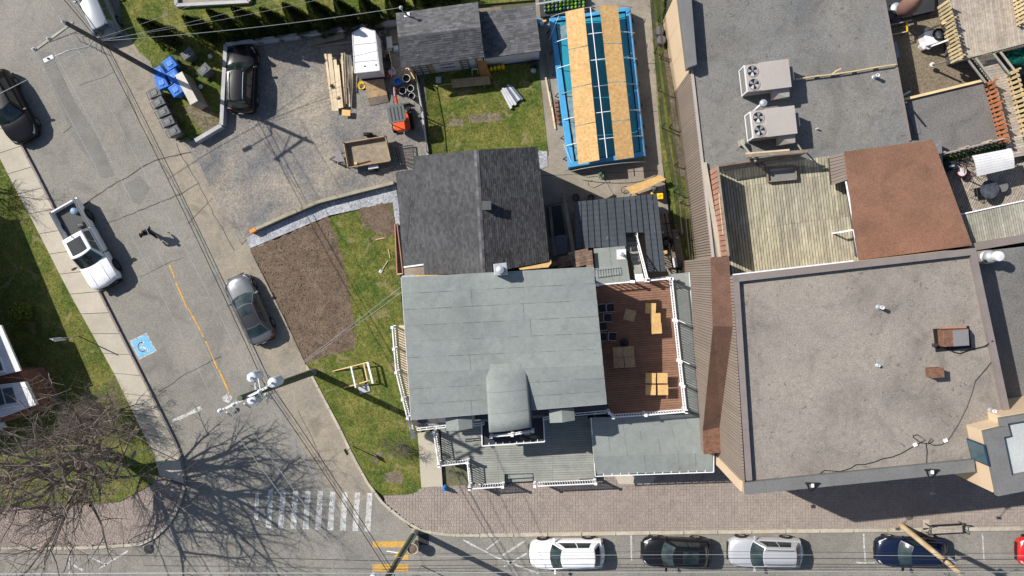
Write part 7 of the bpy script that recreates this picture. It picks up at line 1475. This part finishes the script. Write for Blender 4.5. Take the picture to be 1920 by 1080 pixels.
# tree stumps / wire rolls by the stucco wall
for i, (x, y) in enumerate(((1236, 58), (1240, 75))):
    t = thing('wire_roll', ('upper', 'lower')[i]+' grey woven round roll beside the beige stucco wall', 'wire roll', g(x, y)); c = seat(x, y, .5); MB().lathe(c, [(.27, 0), (.28, .05), (.28, .5), (.24, .55)], 22).build('roll', STEEL if 0 else PARAPG, t); b = MB(); [b.torus(c+up*.55, .05+k*.055, .012, 20, 4) for k in range(4)]; [b.beam(c+Vector((-.25, -.2+.1*k, .56)), c+Vector((.25, -.2+.1*k, .56)), .02, .012) for k in range(5)]; b.build('weave', HVACD, t)
# ---- patio below the pool
t = thing('garden_hose', 'pale green garden hose coiled on the patio below the pool', 'hose', g(1130, 328)); b = MB(); r = random.Random(2); [b.torus(g(1130+r.uniform(-1.5, 1.5), 328+r.uniform(-1.5, 1.5), .1+.02*k), .20+.02*r.uniform(-1, 3), .014, 24, 5) for k in range(7)]; b.tube([g(1140, 333, .09), g(1143, 342, .09), g(1132, 343, .09), g(1122, 348, .09), g(1113, 352, .09), g(1103, 348, .09), g(1102, 340, .09), g(1110, 338, .09)], .013, 5); b.tube([g(1060, 318, .09), g(1080, 325, .09), g(1100, 332, .09), g(1120, 330, .09)], .018, 5); b.build('hose', M('pale_green_hose', (.14, .24, .16), .5), t, smooth=True)
T = thing('plywood_ramp', 'long yellow plywood sheet propped beside the dark metal roof', 'plywood sheet', g(1210, 345)); MB().slab([g(1172, 352, .9), g(1238, 328, .9), g(1249, 336, .85), g(1186, 365, .85)], .03).build('sheet', PLY, T)
for p in ((1185, 356), (1238, 334)): q = g(*p, .85); stick('leg', q, Vector((q.x, q.y, .06)), .07, .07, WOODG, T)
t = thing('black_tubing', 'black curled tubing at the left end of the plywood sheet', 'hose', g(1172, 357)); b = MB(); b.torus(g(1172, 356, .7), .22, .02, 20, 5, Euler((.5, 0, 0)).to_matrix()); b.torus(g(1175, 360, .6), .18, .02, 20, 5, Euler((1, .4, 0)).to_matrix()); b.build('tubing', BLACK, t, smooth=True)
t = thing('yellow_compressor', 'yellow machine box with a black top beside the metal roof', 'compressor', g(1235, 365)); c = seat(1237, 368, .6); MB().box(c+up*.35, .42, .38, .55, rz=.05).build('housing', YELP, t, bevel=.04); MB().box(c+Vector((-.1, .42, .3)), .7, .4, .5, rz=.05).build('engine', BLACK, t, bevel=.04); MB().lathe(c+Vector((-.35, .5, .55)), [(.12, 0), (.14, .08), (.05, .14)], 14).build('filter', CARTG, t); MB().box(c+Vector((0, 0, .635)), .22, .03, .01, rz=.7).build('handle', BLACK, t); MB().box(c+Vector((-.42, .22, .2)), .2, .18, .35).build('side_tank', YELP, t, bevel=.03)
for px, py, l in ((1080, 370, 'dark squat planter pot in the shade above the metal roof'), (1108, 371, 'small dark lantern in the shade above the metal roof')): t = thing('pot', l, 'pot', g(px, py)); c = seat(px, py, .3); MB().lathe(c, [(.16, 0), (.22, .3), (.19, .3), (.18, .2)], 16).build('pot_body', BLACK, t, smooth=True); MB().lathe(c+up*.2, [(.17, 0), (.17, .02)], 12).build('soil', SOIL, t)
# side yard clutter
T = thing('side_platform', 'dark board platform in the narrow side yard', 'platform', g(1255, 470)); boards('platform_board', [(1240, 430), (1272, 428), (1285, 500), (1250, 503)], .3, (100, -8), .15, .05, WOODG, T)
t = thing('tyre_stack', 'black tyre lying on the platform in the side yard', 'tyre', g(1250, 455, .3)); c = g(1250, 455, .42); MB().torus(c, .30, .11, 26, 10).build('tyre', RUBBER, t, smooth=True); MB().torus(c-up*.1, .3, .11, 26, 10).build('tyre', RUBBER, t, smooth=True)
for a, c2, l in (((1246, 400), (1262, 505), 'long black pipe lying along the side yard'), ((1243, 420), (1270, 418), 'black crossbar pipe over the side yard'), ((1253, 400), (1272, 500), 'thin black rail beside the long pipe')): stick('black_pipe', g(*a, .9), g(*c2, .9), .08, .08, BLACK, None, label=l, cat='pipe')
for px, py, l, m, s_ in ((1247, 473, 'small cardboard box on the side yard platform', PLY, .26), (1266, 492, 'white sheet propped at the end of the side yard', WHITE2, .3), (1242, 395, 'grey scrap sheets in the side yard below the yellow machine', COIL, .6)): MB().box(g(px, py, .5), s_, s_*(2 if m is WHITE2 else .8), .15, rz=.2).build('box', m, label=l, cat='box', bevel=.01)
for px, py, l in ((1242, 436, 'small white jar at the left of the platform'), (1269, 446, 'small white jar at the right of the platform')): MB().lathe(g(px, py, .35), [(.07, 0), (.07, .15), (.03, .18)], 10).build('jar', WHITE2, label=l, cat='jar')
t = thing('light_stripe_rack', 'added pale rack imitating light stripes in the shadow on the small grey flat roof', 'rack', g(1136, 511, 3.15)); a, c, d, e = gl([(1114, 504), (1158, 499), (1160, 512), (1116, 518)], 3.35)  # added rack; its bars imitate light stripes within the house shadow
stick('rail', a, c, .03, .03, STEEL, t); stick('rail', e, d, .03, .03, STEEL, t); [stick('rung', a.lerp(c, k/9), e.lerp(d, k/9), .02, .02, STEEL, t) for k in range(10)]
# ================================================================ ROOF DECK FURNITURE
def table(lab, grp, s_=.68, mat=PLY):
    t = thing('cafe_table', lab, 'table', (0, 0, 0), grp); MB().box((0, 0, .74), s_, s_, .03).build('table_top', mat, t, bevel=.006); MB().cyl((0, 0, .04), .03, .69, 10).build('column', STEELD, t); MB().lathe((0, 0, 0), [(.24, 0), (.22, .03), (.04, .06)], 16).build('foot', STEELD, t); return t
def dk_at(px, py, h): p = g(px, py, 3.4+h); return Vector((p.x, p.y, 3.4))
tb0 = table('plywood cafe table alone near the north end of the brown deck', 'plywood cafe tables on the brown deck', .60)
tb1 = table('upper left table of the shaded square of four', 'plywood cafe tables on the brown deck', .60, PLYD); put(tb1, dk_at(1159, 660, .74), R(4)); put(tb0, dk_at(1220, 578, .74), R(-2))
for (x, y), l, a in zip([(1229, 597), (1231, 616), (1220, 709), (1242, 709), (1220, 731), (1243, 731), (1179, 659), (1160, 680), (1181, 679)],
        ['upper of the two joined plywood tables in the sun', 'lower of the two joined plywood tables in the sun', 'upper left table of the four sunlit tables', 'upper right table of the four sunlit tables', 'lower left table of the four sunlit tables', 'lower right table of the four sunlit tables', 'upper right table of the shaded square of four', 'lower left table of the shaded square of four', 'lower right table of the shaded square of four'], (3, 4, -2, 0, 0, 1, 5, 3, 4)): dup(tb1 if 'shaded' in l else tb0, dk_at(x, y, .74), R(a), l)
put(table('small shade-toned square table set askew in the shade of the deck', 'plywood cafe tables on the brown deck', .64, PLYD), dk_at(1181, 591, .74), R(-14))
ch = chair('grey edged terrace chair, outermost of the top pair', grp='stacked chairs beside the roof edge', mat=M('chair_frame', (.34, .37, .40), .4)); put(ch, dk_at(1145, 577, .7), R(95))
for (x, y), l, a in zip([(1129, 578), (1140, 596), (1131, 612), (1131, 632), (1149, 631)], ['terrace chair half under the roof edge, top pair', 'terrace chair standing alone in the second row', 'small terrace chair in the third row', 'inner terrace chair of the bottom pair', 'outer terrace chair of the bottom pair'], (95, 90, 100, 90, 85)): dup(ch, dk_at(x, y, .7), R(a), l)
t = thing('parasol_base', 'black parasol base beside the shaded square of tables', 'parasol base', dk_at(1171, 643, .1)); MB().lathe(ORG[t.name], [(.26, 0), (.26, .08), (.06, .12)], 18).build('base', BLACK, t); MB().cyl(ORG[t.name], .04, .4, 8).build('tube', STEELD, t)
for i, (x, y) in enumerate(((1266, 598), (1274, 674))):
    a = g(x, y, 4.4); stick('lamp_arm', a, a+Vector((.55, -.25, .15)), .035, .03, WHITE, None, label=('upper', 'lower')[i]+' thin white bracket sticking out of the deck balustrade', cat='bracket')
# ================================================================ STREET THINGS
t = thing('round_planter', 'big round planter tub with pale rim and brown soil at the corner', 'planter', g(776, 1018)); c = g(778, 1020); MB().lathe(c, [(.28, 0), (.33, .6), (.36, 1.0), (.32, 1.0), (.31, .9)], 28).build('tub', CONC, t, smooth=True); MB().torus(c+up*1.0, .34, .03, 32, 8).build('rim', CONC, t, smooth=True); MB().lathe(c+up*.9, [(.31, 0), (.1, .04)], 20).build('soil', SOIL, t)
t = thing('blue_bag', 'blue plastic bag standing at the sidewalk edge by the entry path', 'bag', g(835, 913, .13)); c = g(835, 914, .13); b = MB(); b.grid(lambda u, v: c+Vector(((.15-.05*v)*math.cos(u*6.283), (.17-.06*v)*math.sin(u*6.283), v*.6))*1+Vector((.03*noise.noise(Vector((u*6, v*5, 1))), .05*noise.noise(Vector((u*6, v*5, 9))), 0)), 16, 8); b.build('bag_body', BLUEC, t, smooth=True, fix=False); MB().lathe(c+up*.6, [(.09, 0), (.03, .06), (.07, .14)], 10).build('tied_neck', BLUEC, t)
T = thing('park_bench', 'dark iron and grey slat bench on the sidewalk near the kerb', 'bench', g(1768, 978, .13)); A_, B3 = g(1738, 990, .13), g(1795, 987, .13); d = (B3-A_); d.z = 0; L_ = d.length+.15; d.normalize(); n_ = Vector((-d.y, d.x, 0)); C0 = (A_+B3)/2; C0.z = .13
for k in range(5): o = n_*(-.18+.10*k)+up*.44; stick('seat_slat', C0-d*L_/2+o, C0+d*L_/2+o, .085, .035, DECKP, T)
for k in range(4): o = n_*(.30+.05*k)+up*(.55+.11*k); stick('back_slat', C0-d*L_/2+o, C0+d*L_/2+o, .03, .09, DGREY, T)
for s_ in (-1, 1):
    q = C0+d*s_*(L_/2+.02); b = MB(); b.tube([q-n_*.22, q-n_*.2+up*.62, q+n_*.22+up*.62, q+n_*.45+up*.95], .025, 6); b.tube([q+n_*.3, q+n_*.26+up*.45, q+n_*.45+up*1.0], .025, 6); b.torus(q-n_*.12+up*.5, .12, .018, 18, 5, Matrix((d, up, n_)).transposed() @ Matrix.Rotation(R(90), 3, 'Y')); b.build('iron_end', BLACK, T)
MB().slab(gl([(1730, 975), (1742, 974), (1742, 992), (1731, 994)], .14), .05).build('bench_slab', CONC, label='pale slab under the left end of the bench', cat='slab')
